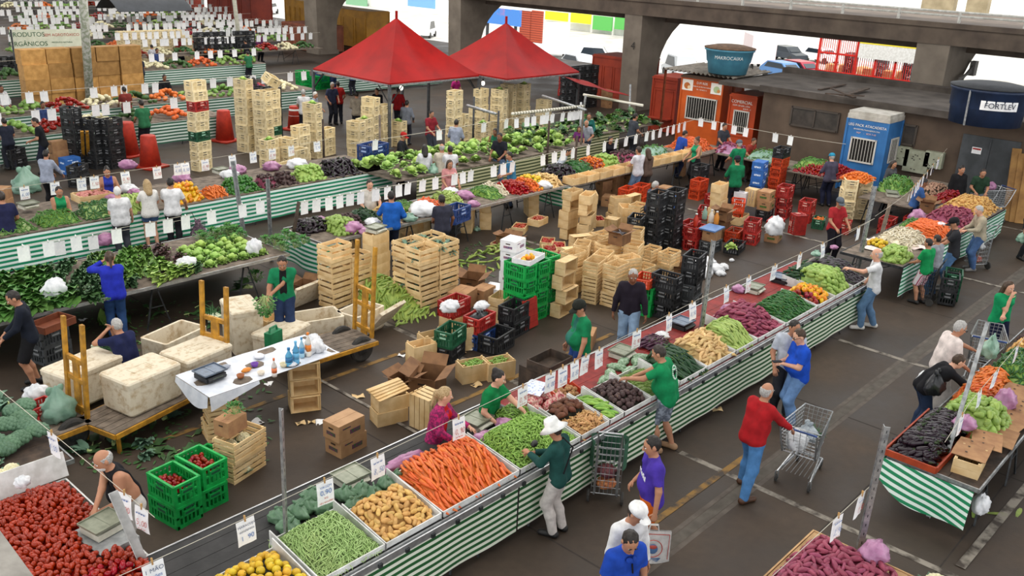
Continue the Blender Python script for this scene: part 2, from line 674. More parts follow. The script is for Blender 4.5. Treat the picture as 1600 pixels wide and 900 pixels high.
 if glasses:
  for s_ in(1,-1):
   c=hc+0.004*hu+0.104*hf+s_*0.033*hs
   fing.tube([c+(hs*math.cos(a)*0.025+hu*math.sin(a)*0.018)for a in np.linspace(0,2*PI,11)],0.003,4,2,caps=False)
   fing.tube([c+hs*s_*0.025,hc+s_*0.082*hs+0.01*hu],0.003,4,2)
 hm=HAIRM[hair]
 root=thing('person',label,'person',loc,head,group)
 root.scale=(h/1.7,)*3
 ob('body',surf_mesh('body',f,[SKIN[skin],EYE,PUPIL,LIP,hm],fing),root)
 # ---- clothes
 if top is not None:
  g=f.blank()
  torso(g,0.013,0.012)
  if open_front is None:
   g.cut(neck+up(lc)*neckcut,up(lc))
  else:
   g.cut(neck+up(lc)*neckcut,up(lc))
  g.cut(pel-up(lw)*hem,-up(lw))
  fr_={'short':0.75,'none':None,'cap':0.42,'long':1.0,'three':1.0}[sleeve]
  for k in 'lr':
   if fr_ is None:
    continue
   q=f.blank()
   e,s0,wv=J['e'+k],sh[k],J['w'+k]
   q.cap(s0-S([0,0,0.008]),e,0.065*(0.7+0.3*fat),0.060,0.03)
   if sleeve in('long','three'):
    q.cap(e,wv,0.058,0.042,0.03)
    dd=_norm(wv-e)
    q.cut(wv-dd*(0.01 if sleeve=='long' else 0.09),dd)
   else:
    dd=_norm(e-s0)
    q.cut(s0+(e-s0)*fr_,dd)
   g.union(q,0.03)
  if sleeve=='none':
   for k in 'lr':
    sg=1 if k=='l' else-1
    g.cut(shc+side*sg*(sw-0.035),side*sg)
  mats=top if isinstance(top,(list,tuple))else[top]
  ob('shirt',surf_mesh('shirt',g,list(mats)),root)
  if open_front is not None:
   gi=f.blank()
   torso(gi,0.006)
   for s_ in(1,-1):
    gi.cut(waist+S([0,s_*0.055,0]),S([-0.15,s_,0]))
   torso_f=fw(lw)
   gi.cut(pel-up(lw)*(hem-.03),-up(lw))
   gi.cut(neck+up(lc)*0.005,up(lc))
   P,Q=gi.surf()
   P=P+torso_f*0.013
   mbi=MB()
   mbi.add([tuple(p)for p in P],[tuple(int(i)for i in q)for q in Q])
   ob('undershirt',mbi.mesh('undershirt',[open_front],True),root)
 if legs is not None:
  g=f.blank()
  for s_ in(1,-1):
   g.cap(waist+S([0,s_*0.062*fat,-0.03]),pel+S([-0.01,s_*0.086,-0.05]),0.090*fat,0.108*(0.6+0.4*fat),0.05)
  if belly:
   g.ell(waist-0.06*up(lw)+fw(lw)*0.045,(0.09+belly,0.12*fat+belly*.5,0.12),(fw(lw),S([0,1,0]),up(lw)),0.05)
  g.cut(waist-up(lw)*0.03,up(lw))
  ins=f.blank()
  for k in 'lr':
   q=f.blank()
   kk,aa=J['k'+k],J['a'+k]
   wide=0.0 if leg_len=='long' else 0.012
   q.cap(hips[k],kk,0.103*(0.7+0.3*fat),0.082+wide,0.05)
   if leg_len=='long':
    q.cap(kk,kk*0.6+aa*0.4+S([-0.02,0,0]),0.082,0.075,0.04)
    q.cap(kk*0.6+aa*0.4+S([-0.02,0,0]),aa,0.075,0.064,0.03)
    q.cut(aa+S([0,0,-0.035]),S([0,0,-1]))
   elif leg_len=='knee':
    dd=_norm(kk-hips[k])
    q.cut(kk-dd*0.01,dd)
   elif leg_len=='short':
    dd=_norm(kk-hips[k])
    q.cut(hips[k]+dd*0.2,dd)
   ins.union(q,0.004)
  g.union(ins,0.05)
  ob('trousers' if leg_len=='long' else 'shorts',surf_mesh('trousers',g,[legs]),root)
 if shoes:
  for k in 'lr':
   a=J['h'+k]
   t=J['t'+k]
   q=Field(np.minimum(a,t)-0.12,np.maximum(a,t)+0.14,min(res,0.014))
   q.cap(a+S([0,0,0.008]),t+S([0.02,0,0.008]),0.044,0.040,0.03)
   q.cap(a+S([0.01,0,0.012]),J['a'+k]+S([0.02,0,0.0]),0.045,0.045,0.03)
   q.cut(J['a'+k]+S([0,0,0.02]),S([0,0,1]))
   q.cut(S([0,0,max(0.0,J['a'+k][2]-0.085)+0.001]),S([0,0,-1]))
   ob('shoe',surf_mesh('shoe',q,[SHOE[shoes]]),root)
   # ---- hair / headwear
 q=Field(hc-0.30-(0.25 if style in('long','pony')else 0),hc+0.24,min(res,0.014))
 if style!='bald':
  r=0.004
  q.ell(hc+0.020*hu-0.014*hf,(0.098+r*.8,0.077+r,0.108+r),(hf,hs,hu),0.02)
  if style=='ring':
   q.cut(hc+0.055*hu,hu)
  q.cut(hc+0.070*hu+0.052*hf,hf*0.9+hu*-0.42)
  q.cut(hc-0.055*hu,-hu*0.9+hf*0.35)
  if style in('long','pony','bun'):
   pass
  ax_=[q.o[i]+np.arange(q.n[i])*q.res for i in range(3)]
  q.F=q.F+(0.0055*np.sin(ax_[0]*95+3)[:,None,None]*np.sin(ax_[1]*105)[None,:,None]+0.003*np.sin(ax_[2]*130)[None,None,:]*np.sin(ax_[0]*60)[:,None,None]).astype(np.float32)
  if style=='long':
   q.cap(hc+0.01*hu-0.05*hf,hc-0.20*hu-0.085*hf,0.078,0.075,0.03)
   for s_ in(1,-1):
    q.cap(hc-0.0*hu-0.02*hf+hs*s_*0.065,hc-0.17*hu-0.03*hf+hs*s_*0.075,0.035,0.028,0.03)
  if style=='pony':
   q.ell(hc+0.035*hu-0.115*hf,(0.035,)*3,(hf,hs,hu),0.02)
   q.cap(hc+0.02*hu-0.135*hf,hc-0.17*hu-0.15*hf,0.032,0.018,0.03)
  if style=='bun':
   q.ell(hc+0.090*hu-0.085*hf,(0.048,)*3,(hf,hs,hu),0.02)
  if style=='hood':
   pass
  ob('hair',surf_mesh('hair',q,[hm]),root)
 if beard:
  q2=Field(hc-0.2,hc+0.2,0.012)
  q2.ell(hc-0.062*hu+0.034*hf,(0.066,0.061,0.062),(hf,hs,hu),0.02)
  q2.cut(hc-0.045*hu,hu)
  ob('beard',surf_mesh('beard',q2,[HAIRM[beard]]),root)
 Rh=Matrix((hf,hs,hu)).transposed()
 if cap is not None:
  mb=MB()
  cc=hc+0.035*hu-0.008*hf
  prof=[(0.112,-0.012),(0.112,0.02),(0.104,0.055),(0.075,0.088),(0.03,0.102),(0.0,0.104)]
  mb.lathe(prof,16,(0,0,0),0,None,1.0,0.86)
  mb.grid(lambda u,v:Vector((0.085+0.105*v*math.sqrt(max(0.0,1-(2*u-1)**2*(0.98 if v>.5 else 0.8))),(2*u-1)*0.088,0.0-0.022*v-0.02*(2*u-1)**2)),8,3,1)
  mb.grid(lambda u,v:Vector((0.085+0.105*v*math.sqrt(max(0.0,1-(2*u-1)**2*(0.98 if v>.5 else 0.8))),(1-2*u)*0.088,-0.006-0.022*v-0.02*(2*u-1)**2)),8,3,1)
  mb.v=[tuple(Rh@Vector(p)+Vector(cc))for p in mb.v]
  ob('cap',mb.mesh('cap',[cap,cap2 or cap],True),root)
 return root,dict(hc=hc,hf=hf,hs=hs,hu=hu,J=J,sh=sh,chest=chest,waist=waist,pel=pel,up=up(lc),fw=fw(lc),Rh=Rh,neck=neck)
 # ------------------------------------------------------------------ shared materials
PINE=M('pine','e3c797','cba873',3.5,0.75,var=0.14,bump=0.2)
PINE_OLD=M('pine_old','b8956a','8d6c48',4,0.8,var=0.15,bump=0.3)
WOOD_GREY=M('wood_grey','7d7063','574d43',6,0.85,bump=0.3)
WOOD_DARK=M('wood_dark','4f4035','332a23',6,0.85,bump=0.3)
CARD=M('cardboard','a9815a','91694a',5,0.85,var=0.10)
CARD_DK=M('cardboard_dark','8a6545','6f4f36',5,0.85,var=0.10)
METAL=M('galvanised','aeb0b0','85888a',14,0.45,0.75)
METAL_DK=M('steel_dark','4a4c4e','2f3133',14,0.5,0.6)
GREY_PAINT=M('grey_paint','9b9d9c','7d7f7f',10,0.6)
ALU=M('aluminium','c6c8c9','a9abad',10,0.35,0.8)
BLACK=M('black_plastic','1d1e20','2a2b2d',10,0.5,var=0.2)
WHITE=M('white_paper','f1f1f0','e4e5e6',14,0.8)
WHITE_PL=M('white_plastic','dededa','c9c8c2',10,0.45)
STRING=M('string','b9b3a4',rough=0.9)
BLUEINK=M('blue_ink','5a7cb4',rough=0.8)
REDINK=M('red_ink','b8392f',rough=0.8)
CLIP=M('clothespin_wood','c29a63','a27c49',20,0.8)
RED_BOARD=M('red_board','8c2a26','6d211e',6,0.7,bump=0.2)
GREEN_BOARD=M('green_board','1f6b35','174f28',6,0.7)
CREAM=M('cream_plastic','ead9b0','d9c698',9,0.6,var=0.10)
GREENPL=M('green_plastic','12a24a','0c8a3c',9,0.45,var=0.10)
REDPL=M('red_plastic','b02a24','8e211d',9,0.5,var=0.12)
ORPL=M('orange_plastic','d0481f','b23a18',9,0.5,var=0.10)
BLUEPL=M('blue_plastic','27447f','1d3566',9,0.5,var=0.1)
DKGREENPL=M('dark_green_plastic','1d5a3d','17492f',9,0.5,var=0.1)
GREYPL=M('grey_plastic','4d5052','3d4042',9,0.5,var=0.1)
STYRO=M('styrofoam_dirty','d3c8b2','a68c66',10,0.85,contrast=(0.48,0.80),bump=0.5,bscale=22)
BAGW=M('bag_white','e3e4e6','c5c8cc',9,0.35,bump=0.6,bscale=14)
BAGG=M('bag_green','8fae9c','6f9581',7,0.35,bump=0.6,bscale=14)
BAGP=M('bag_purple','b27fa2','88567a',6,0.3,bump=0.7,bscale=12)
BAGB=M('bag_black','18191c','2b2c30',8,0.3,bump=0.7,bscale=12)
RUBBER=M('rubber','2b2a29','3a3835',12,0.8)
CARTYEL=M('cart_yellow','c08a25','8f6520',8,0.6,bump=0.2)
TARP_G=stripes('stripe_main','1f5a2c','e2e6d6',0.088,2,0.5)
TARP_T=stripes('stripe_teal','1c8259','dfeee8',0.098,2,0.48)
TARP_E=stripes('stripe_end','1f8a5c','e0efe8',0.095,2,0.5,wob=0.012)
TARP_O=stripes('stripe_olive','3d4a2a','b9b890',0.10,2,0.45,wob=0.012)
TARP_D=stripes('stripe_far','2f5f4a','cfdcd4',0.11,2,0.5)
# ------------------------------------------------------------------ containers
def plastic_crate_mb(L,W,H,rim=0.035,nsl=9,wsl=6,floor=True):
 """slotted plastic crate: rim, base, corner posts, slats, mid rail"""
 b=MB()
 t=0.022
 for sy in(-1,1):
  y=sy*(W/2-t/2)
  b.box((0,y,H-rim/2),(L,t*1.4,rim))
  b.box((0,y,0.025),(L-0.01,t,0.05))
  b.box((0,y,H*0.52),(L,t,0.028))
  for i in range(nsl):
   x=-L/2+0.04+(L-0.08)*i/(nsl-1)
   b.box((x,y,H/2),(0.022 if i%4 else 0.04,t*0.8,H-0.05))
 for sx in(-1,1):
  x=sx*(L/2-t/2)
  b.box((x,0,H-rim/2),(t*1.4,W,rim))
  b.box((x,0,0.025),(t,W-0.01,0.05))
  b.box((x,0,H*0.52),(t,W,0.028))
  for i in range(wsl):
   y=-W/2+0.04+(W-0.08)*i/(wsl-1)
   b.box((x,y,H/2),(t*0.8,0.022,H-0.05))
 for sx in(-1,1):
  for sy in(-1,1):
   b.box((sx*(L/2-0.017),sy*(W/2-0.017),H/2),(0.034,0.034,H-0.01))
 if floor:
  b.box((0,0,0.014),(L-0.03,W-0.03,0.012))
 return b
def plate_mb(b,L,W,H,side):
 """moulded name plate on one side, with a hand hole above it"""
 sg=1 if side%2 else-1
 if side<2:
  b.box((0,sg*(W/2+0.002),H*0.62),(L*0.34,0.012,H*0.26))
  b.box((0,sg*(W/2+0.009),H*0.62),(L*0.26,0.003,H*0.10),mi=1)
  b.box((0,sg*(W/2+0.004),H*0.86),(L*0.22,0.014,H*0.08),mi=1)
 else:
  b.box((sg*(L/2+0.002),0,H*0.62),(0.012,W*0.44,H*0.26))
  b.box((sg*(L/2+0.009),0,H*0.62),(0.003,W*0.34,H*0.10),mi=1)
  b.box((sg*(L/2+0.004),0,H*0.86),(0.014,W*0.30,H*0.08),mi=1)
 return b
PLATE_DK=M('plate_dark','6b6453',rough=0.7)
def crate_proto(mat,L=0.56,W=0.36,H=0.31,dark=None,nsl=9,wsl=6):
 return Crate(mat,L,W,H,dark or PLATE_DK,nsl,wsl)
class Crate:
 """plastic crate: with its four plates as parts when near, as one mesh far off"""
 def __init__(s,mat,L,W,H,dark,nsl,wsl):
  b=plastic_crate_mb(L,W,H,nsl=nsl,wsl=wsl)
  s.body=b.mesh('crate_body',[mat,dark])
  s.near=Proto('plastic_crate',[('crate_body',s.body)]+[('handle_plate',plate_mb(MB(),L,W,H,k).mesh('handle_plate',[mat,dark]))for k in range(4)])
  for k in range(4):
   plate_mb(b,L,W,H,k)
  s.me=b.mesh('plastic_crate',[mat,dark])
 def put(s,label,cat,loc,rot=0.0,group=None,scale=None):
  if loc[0]**2+loc[1]**2<300:
   return s.near.put(label,cat,loc,rot,group,scale)
  return single('plastic_crate',s.me,label,cat,group,loc,rot,scale)
def join_stuff(name,items,label,cat):
 """what is too far and too many to count, as one object"""
 mats,vs,fs,mi=[],[],[],[]
 for me,mx in items:
  base=len(vs)
  ids=[]
  for m in me.materials:
   if m not in mats:
    mats.append(m)
   ids.append(mats.index(m))
  vs+=[tuple(mx@v.co)for v in me.vertices]
  for p in me.polygons:
   fs.append(tuple(i+base for i in p.vertices))
   mi.append(ids[p.material_index])
 b=MB()
 b.v,b.f,b.mi=vs,fs,mi
 return single(name,b.mesh(name,mats),label,cat,kind='stuff')
CR_CREAM=crate_proto(CREAM,nsl=13,wsl=8)
CR_GREEN=crate_proto(GREENPL,dark=DKGREENPL)
CR_RED=crate_proto(REDPL,dark=M('plate_pale','d9a79a'))
CR_ORANGE=crate_proto(ORPL,dark=M('plate_rust','8e2f14'))
CR_BLACK=crate_proto(BLACK,dark=M('plate_grey','77797b'))
CR_BLUE=crate_proto(BLUEPL,dark=M('plate_blue','9fb2d8'))
CR_DKGREEN=crate_proto(DKGREENPL,dark=M('plate_green','9cc7ae'))
CR_GREY=crate_proto(GREYPL,dark=M('plate_grey2','8a8d8f'))
CR_YELLOW=crate_proto(M('yellow_plastic','d0a21c','b58915',9,0.5),dark=M('plate_yel','7a5f10'))
CH=0.31
def slat_crate_mesh(name,L,W,H,mat,nb=3,gap=0.35,bottom=True,ends_solid=False,th=0.012):
 """wooden slatted crate with corner posts and gaps between the boards"""
 b=MB()
 bh=H/(nb+(nb-1)*gap)
 for i in range(nb):
  z=bh/2+i*bh*(1+gap)
  j=rnd.uniform(-0.004,0.004)
  for sy in(-1,1):
   b.box((0,sy*(W/2-th/2),z+j),(L,th,bh),(0,rnd.uniform(-.008,.008),0))
  for sx in(-1,1):
   if ends_solid:
    b.box((sx*(L/2-th),0,z),(th*1.2,W-2*th,bh*(1+gap)-0.003))
   else:
    b.box((sx*(L/2-th*1.6),0,z+bh*0.2),(th,W-2*th,bh))
 for sx in(-1,1):
  for sy in(-1,1):
   b.box((sx*(L/2-th*1.6-0.014),sy*(W/2-th-0.012),H/2+0.008),(0.03,0.024,H+0.016))
 if bottom:
  for i in range(4):
   y=-W/2+W*(i+0.5)/4
   b.box((0,y,th/2),(L-0.02,W/4-0.012,th))
 return b.mesh(name,[mat])
def wood_proto(L,W,H,mat=None,nb=3,gap=0.12,**k):
 return Proto('wooden_crate',[('crate_body',slat_crate_mesh('crate_body',L,W,H,mat or PINE,nb,gap,**k))])
class Flat:
 """a kind of thing that is one mesh"""
 def __init__(s,name,me):
  s.name,s.me=name,me
 def put(s,label,cat,loc,rot=0.0,group=None,scale=None):
  return single(s.name,s.me,label,cat,group,loc,rot,scale)
def wood_flat(L,W,H,mat=None,nb=3,gap=0.12,**k):
 return Flat('wooden_crate',slat_crate_mesh('wooden_crate',L,W,H,mat or PINE,nb,gap,**k))
WC_SOLID=wood_flat(0.52,0.30,0.23,PINE,2,0.03,ends_solid=True)
_o=MB()
for _y in(-.25,.25):
 _o.box((0,.0,.15+_y*.54),(.50,.23,.014))
for _x in(-.253,.253):
 for _k in(0,1):
  _o.box((_x,0,.078+.146*_k),(.016,.23,.14))
for _k in(0,1):
 _o.box((0,.11,.078+.146*_k),(.50,.012,.136))
for _x in(-.225,.225):
 _o.box((_x,.0,.15),(.03,.21,.28))
WC_OPEN=Flat('wooden_crate',_o.mesh('wooden_crate',[PINE]))
WC_SLAT=wood_flat(0.52,0.34,0.30,PINE,4,0.45)
WC_GREEN=wood_flat(0.56,0.42,0.32,PINE,3,0.55)
WC_LOW=wood_flat(0.50,0.34,0.17,PINE,2,0.10,ends_solid=True)
def carton_mesh(name,L,W,H,mat,open_=False,flaps=(1,1,1,1),inner=None,printm=None,hole=True,flapang=0.7):
 """cardboard box; open ones have walls of thickness and flaps that fold outward"""
 b=MB()
 t=0.006
 for sy in(-1,1):
  b.box((0,sy*(W/2-t/2),H/2),(L,t,H))
 for sx in(-1,1):
  b.box((sx*(L/2-t/2),0,H/2),(t,W-2*t,H))
 b.box((0,0,t/2),(L-0.01,W-0.01,t))
 if open_:
  k=0
  for sy in(-1,1):
   if flaps[k]:
    a=flapang+rnd.uniform(-.3,.3)
    fl=W*0.45
    b.box((0,sy*(W/2+math.cos(a)*fl/2),H+math.sin(a)*fl/2),(L-0.01,fl,t*0.7),(sy*a,0,0))
   k+=1
  for sx in(-1,1):
   if flaps[k]:
    a=flapang+rnd.uniform(-.3,.3)
    fl=W*0.45
    b.box((sx*(L/2+math.cos(a)*fl/2),0,H+math.sin(a)*fl/2),(fl,W-0.01,t*0.7),(0,-sx*a,0))
   k+=1
 else:
  b.box((0,W/4,H+t/2),(L-0.004,W/2-0.004,t))
  b.box((0,-W/4,H+t/2),(L-0.004,W/2-0.004,t))
 mats=[mat]
 if hole:
  mats.append(M('carton_dark','3a2c20'))
  for sx in(-1,1):
   b.box((sx*(L/2+0.001),0,H*0.72),(0.004,W*0.28,H*0.10),mi=1)
 if printm is not None:
  mi=len(mats)
  mats.append(printm)
  for sy in(-1,1):
   b.box((L*0.12,sy*(W/2+0.001),H*0.42),(L*0.40,0.003,H*0.26),mi=mi)
   b.box((-L*0.2,sy*(W/2+0.001),H*0.75),(L*0.30,0.003,H*0.08),mi=mi)
  for sx in(-1,1):
   b.box((sx*(L/2+0.001),0,H*0.40),(0.003,W*0.55,H*0.22),mi=mi)
 return b.mesh(name,mats)
CT=Flat('cardboard_box',carton_mesh('cardboard_box',0.46,0.32,0.28,CARD))
CT_OPEN=Flat('cardboard_box',carton_mesh('cardboard_box',0.46,0.34,0.26,CARD_DK,True))
CT_WHITE=Flat('printed_carton',carton_mesh('printed_carton',0.42,0.36,0.22,M('carton_white','e6e5e6','d5d6da',6),printm=M('carton_print','9a6f7c','5c4f74',40,contrast=(.45,.55))))
CT_BLUE=Flat('printed_carton',carton_mesh('printed_carton',0.50,0.36,0.24,M('carton_blue','2f68b4','275a9e',6),printm=M('carton_blue_print','dfe6ee','8fb0da',30,contrast=(.45,.55)),hole=False))
CT_GREEN=Flat('printed_carton',carton_mesh('printed_carton',0.50,0.36,0.26,CARD,printm=M('carton_green_print','4d6b2e','3f5a27',12,contrast=(.45,.55))))
CT_BAN=Flat('printed_carton',carton_mesh('printed_carton',0.50,0.34,0.26,M('carton_tan','b08a63','a07a55',5),printm=M('carton_purple_print','6a2f55','3c5a35',30,contrast=(.45,.55)),hole=True))
def styro_box(label,loc,rot,L=0.85,W=0.55,H=0.48,lid=True,open_=False,group=None,parent_cat='styrofoam box'):
 t=thing('styrofoam_box',label,parent_cat,loc,rot,group)
 b=MB()
 th=0.045
 def wall(c,d):
  b.box(c,d)
 def rr(l,w,n=4,r=0.05):
  pts=[]
  for cx,cy,a0 in((l/2-r,w/2-r,0),(-l/2+r,w/2-r,PI/2),(-l/2+r,-w/2+r,PI),(l/2-r,-w/2+r,1.5*PI)):
   for i in range(n+1):
    a=a0+PI/2*i/n
    pts.append((cx+r*math.cos(a),cy+r*math.sin(a)))
  return pts
 prof=[(L-0.06,W-0.06,0.0),(L-0.01,W-0.01,0.04),(L,W,H)]
 rings=[[Vector((x,y,z))for x,y in rr(l,w)]for l,w,z in prof]
 inner=[(L-2*th,W-2*th,H),(L-2*th-0.04,W-2*th-0.04,th)]
 rings+=[[Vector((x,y,z))for x,y in rr(l,w)]for l,w,z in inner]
 n=len(rings[0])
 vs=[p for r in rings for p in r]
 fs=[(i*n+k,i*n+(k+1)%n,(i+1)*n+(k+1)%n,(i+1)*n+k)for i in range(len(rings)-1)for k in range(n)]
 fs.append(tuple(range(n-1,-1,-1)))
 fs.append(tuple((len(rings)-1)*n+k for k in range(n)))
 b.add(vs,fs)
 b.build('box_body',[STYRO],t)
 if lid:
  b=MB()
  prof=[(L+0.02,W+0.02,H),(L+0.025,W+0.025,H+0.07),(L-0.01,W-0.01,H+0.095)]
  rings=[[Vector((x,y,z))for x,y in rr(l,w)]for l,w,z in prof]
  vs=[p for r in rings for p in r]
  fs=[(i*n+k,i*n+(k+1)%n,(i+1)*n+(k+1)%n,(i+1)*n+k)for i in range(2)for k in range(n)]
  fs.append(tuple(range(n-1,-1,-1)))
  fs.append(tuple(2*n+k for k in range(n)))
  b.add(vs,fs)
  for(c,d)in(((0,0.085,0),(0.34,0.012)),((0,-0.085,0),(0.34,0.012)),((0.165,0,0),(0.012,0.17)),((-0.165,0,0),(0.012,0.17))):
   b.box((c[0],c[1],H+0.096),(d[0],d[1],0.008))
  b.build('lid',[STYRO],t)
 return t
 # ------------------------------------------------------------------ price signs
SIGN_PAPER={}
def digit_strokes(ch):
 D={'0':[[(.5,0),(0,.25),(0,.75),(.5,1),(1,.75),(1,.25),(.5,0)]],'1':[[(.2,.75),(.6,1),(.55,0)]],'2':[[(0,.8),(.5,1),(.95,.75),(0,0),(1,.05)]],'3':[[(0,.95),(.9,.9),(.4,.55),(.95,.3),(.5,0),(0,.1)]],'4':[[(.7,0),(.75,1),(0,.35),(1,.4)]],'5':[[(.95,1),(.1,.95),(.1,.55),(.8,.55),(.9,.2),(.4,0),(0,.1)]],'6':[[(.8,1),(.1,.5),(.1,.1),(.6,0),(.9,.3),(.5,.5),(.1,.3)]],'7':[[(0,1),(1,.95),(.35,0)]],'8':[[(.5,.5),(.1,.75),(.5,1),(.9,.75),(.5,.5),(0,.2),(.5,0),(1,.2),(.5,.5)]],'9':[[(.9,.7),(.5,.5),(.1,.75),(.5,1),(.9,.75),(.7,0)]],',':[[(.4,.1),(.25,-.2)]],'~':[[(0,.4),(.2,.7),(.3,.2),(.5,.75),(.62,.25),(.8,.7),(1,.4)]],'-':[[(0,.5),(1,.55)]]}
 return D.get(ch,D['~'])
def write(mb,text,x,z,w_,h_,y,mi,wt=0.006,slant=0.0):
 """hand-drawn strokes in the plane y (seen from -y)"""
 for ch in text:
  for st in digit_strokes(ch):
   p=[(x+a*w_*0.75+b*h_*0.15,z+b*h_+a*w_*slant)for a,b in st]
   for(x0,z0),(x1,z1)in zip(p,p[1:]):
    d=Vector((x1-x0,0,z1-z0))
    if d.length<1e-5:
     continue
    nrm=Vector((-d.z,0,d.x)).normalized()*wt/2
    a0=Vector((x0,y,z0))-d.normalized()*wt*.3
    a1=Vector((x1,y,z1))+d.normalized()*wt*.3
    mb.add([a0-nrm,a1-nrm,a1+nrm,a0+nrm],[(0,1,2,3)],mi)
  x+=w_
def sign_protos(W=0.21,H=0.29):
 """some hand-written sheets: paper, marker writing, clothespin"""
 out=[]
 rs=random.Random(3)
 for k in range(8):
  b=MB()
  bend=rs.uniform(-0.02,0.02)
  b.grid(lambda u,v:Vector(((u-.5)*W,bend*math.sin(v*2.5)+0.006*math.sin(u*6+k)*v,-v*H)),4,6)
  paper=b.mesh('paper',[WHITE],True)
  b=MB()
  off=-0.012
  wr='~~~' if k%2 else '~~~~'
  write(b,wr,-W*.36,-H*0.30,W*.7/len(wr),H*0.12,off-abs(bend)*.6,0,0.005)
  num=('0,90','4,00','6,00','1,50','2,90','8,50','5,00','3,90')[k]
  write(b,num,-W*.34,-H*0.72,W*.19,H*0.24,off-abs(bend),0 if k%3 else 1,0.006,0.05)
  if k%2==0:
   write(b,'~~~',-W*.3,-H*0.9,W*.2,H*0.07,off-abs(bend),1,0.004)
  ink=b.mesh('lettering',[BLUEINK,REDINK])
  b=MB()
  b.box((0,0,0.012),(0.014,0.02,0.07))
  pin=b.mesh('clothespin',[CLIP])
  out.append(Proto('price_sign',[('paper',paper,[('lettering',ink)]),('clothespin',pin)]))
 return out
SIGNS=sign_protos()
_pm=MB()
_pm.grid(lambda u,v:Vector(((u-.5)*.21,0.012*math.sin(v*2.2),-v*.29)),2,3)
_pm.box((0,0,0.012),(0.014,0.02,0.06))
SIGN_FAR=Flat('price_sign',_pm.mesh('price_sign',[WHITE],True))
def strung(pts,sag,signs,where,group,face=None,far=False,scale=1.0,name='string',slabel=None,blank=False,heap_=None,special={}):
 """a string through pts with price signs clipped at parameters; signs: list of x-fractions 0..1 along the whole line"""
 b=MB()
 line=[]
 for p,q in zip(pts,pts[1:]):
  line+=catenary(p,q,sag,10)[(1 if line else 0):]
 b.tube(line,0.004 if not far else 0.007,4)
 single(name,b.mesh('string',[STRING]),slabel or('thin string carrying the price signs '+where),'string')
 L=[0]
 for p,q in zip(line,line[1:]):
  L.append(L[-1]+(q-p).length)
 for i,fr in enumerate(signs):
  d=fr*L[-1]
  j=max(k for k in range(len(L))if L[k]<=d+1e-9)
  j=min(j,len(line)-2)
  t=(d-L[j])/max(L[j+1]-L[j],1e-6)
  p=line[j].lerp(line[j+1],t)
  dr=line[j+1]-line[j]
  a=math.atan2(dr.y,dr.x)if face is None else face
  lab='%s white price sign from left on string %s'%(ordn(i),where)if len(signs)>1 else 'lone white price sign on the string '+where
  sp=SIGN_FAR if(far or blank)else SIGNS[rnd.randrange(len(SIGNS))]
  if heap_ is not None:
   heap_.append((SIGN_FAR.me,Matrix.Translation(p)@Matrix.Rotation(a+rnd.uniform(-.12,.12),4,'Z')@Matrix.Scale(scale,4)))
   continue
  if i in special:
   parts=[]
   for tx,sz,z,mt in special[i]:
    parts.append(('lettering',text_mesh(tx,sz,mt,'lettering',.0004)))
    parts[-1][1].transform(Matrix.Translation((0,-.024,z))@Matrix.Rotation(PI/2,4,'X')@Matrix.Shear('XZ',4,(0,0)))
   sp=Proto('price_sign',[('paper',SIGNS[0].parts[0][1],parts),('clothespin',SIGNS[0].parts[1][1])])
  sp.put(lab,'price sign',p-Vector((0,0,0.012)),(rnd.uniform(-.10,.06),rnd.uniform(-.03,.03),a+rnd.uniform(-.12,.12)),group,scale)
def text_mesh(txt,size,mat,name='lettering',ext=0.001,align='CENTER',bold=False,spacing=1.0):
 cu=bpy.data.curves.new('txt','FONT')
 cu.body=txt
 cu.size=size
 cu.extrude=ext
 cu.align_x=align
 cu.align_y='CENTER'
 cu.space_character=spacing
 if bold:
  cu.offset=size*0.02
 o=bpy.data.objects.new('txt',cu)
 COL.objects.link(o)
 dg=bpy.context.evaluated_depsgraph_get()
 me=bpy.data.meshes.new_from_object(o.evaluated_get(dg))
 me.name=name
 bpy.data.objects.remove(o)
 bpy.data.curves.remove(cu)
 me.materials.clear()
 me.materials.append(mat)
 return me
 # ------------------------------------------------------------------ scales, bags, posts
def scale_proto(body,tray,disp=True):
 b=MB()
 b.box((0,0,0.045),(0.34,0.30,0.07))
 b.box((0,0.0,0.095),(0.10,0.10,0.04))
 b.box((0.0,-0.165,0.05),(0.30,0.05,0.05),(0.5,0,0))
 for sx in(-1,1):
  for sy in(-1,1):
   b.lathe([(0.02,0),(0.02,0.012)],8,(sx*.13,sy*.11,0))
 body_m=b.mesh('scale_body',[body])
 b=MB()
 b.box((0,0,0.118),(0.38,0.32,0.008))
 for sy in(-1,1):
  b.box((0,sy*0.16,0.126),(0.38,0.010,0.022))
 for sx in(-1,1):
  b.box((sx*0.19,0,0.126),(0.010,0.32,0.022))
 b.box((0,0,0.1245),(0.006,0.30,0.004),mi=0)
 tray_m=b.mesh('weighing_tray',[tray])
 b=MB()
 b.box((0,-0.190,0.055),(0.17,0.006,0.026),(0.5,0,0))
 d_m=b.mesh('display',[M('lcd','5d6a58',rough=0.2)])
 return Proto('weighing_scale',[('scale_body',body_m),('weighing_tray',tray_m),('display',d_m)])
SCALE_W=scale_proto(M('scale_cream','c9c7b8','b3b1a2',9,0.5),M('tray_green','8b8f7d','767a69',12,0.4,0.3))
SCALE_B=scale_proto(M('scale_black','222326',rough=0.5),M('tray_steel','6d7a8c','59636f',12,0.35,0.5))
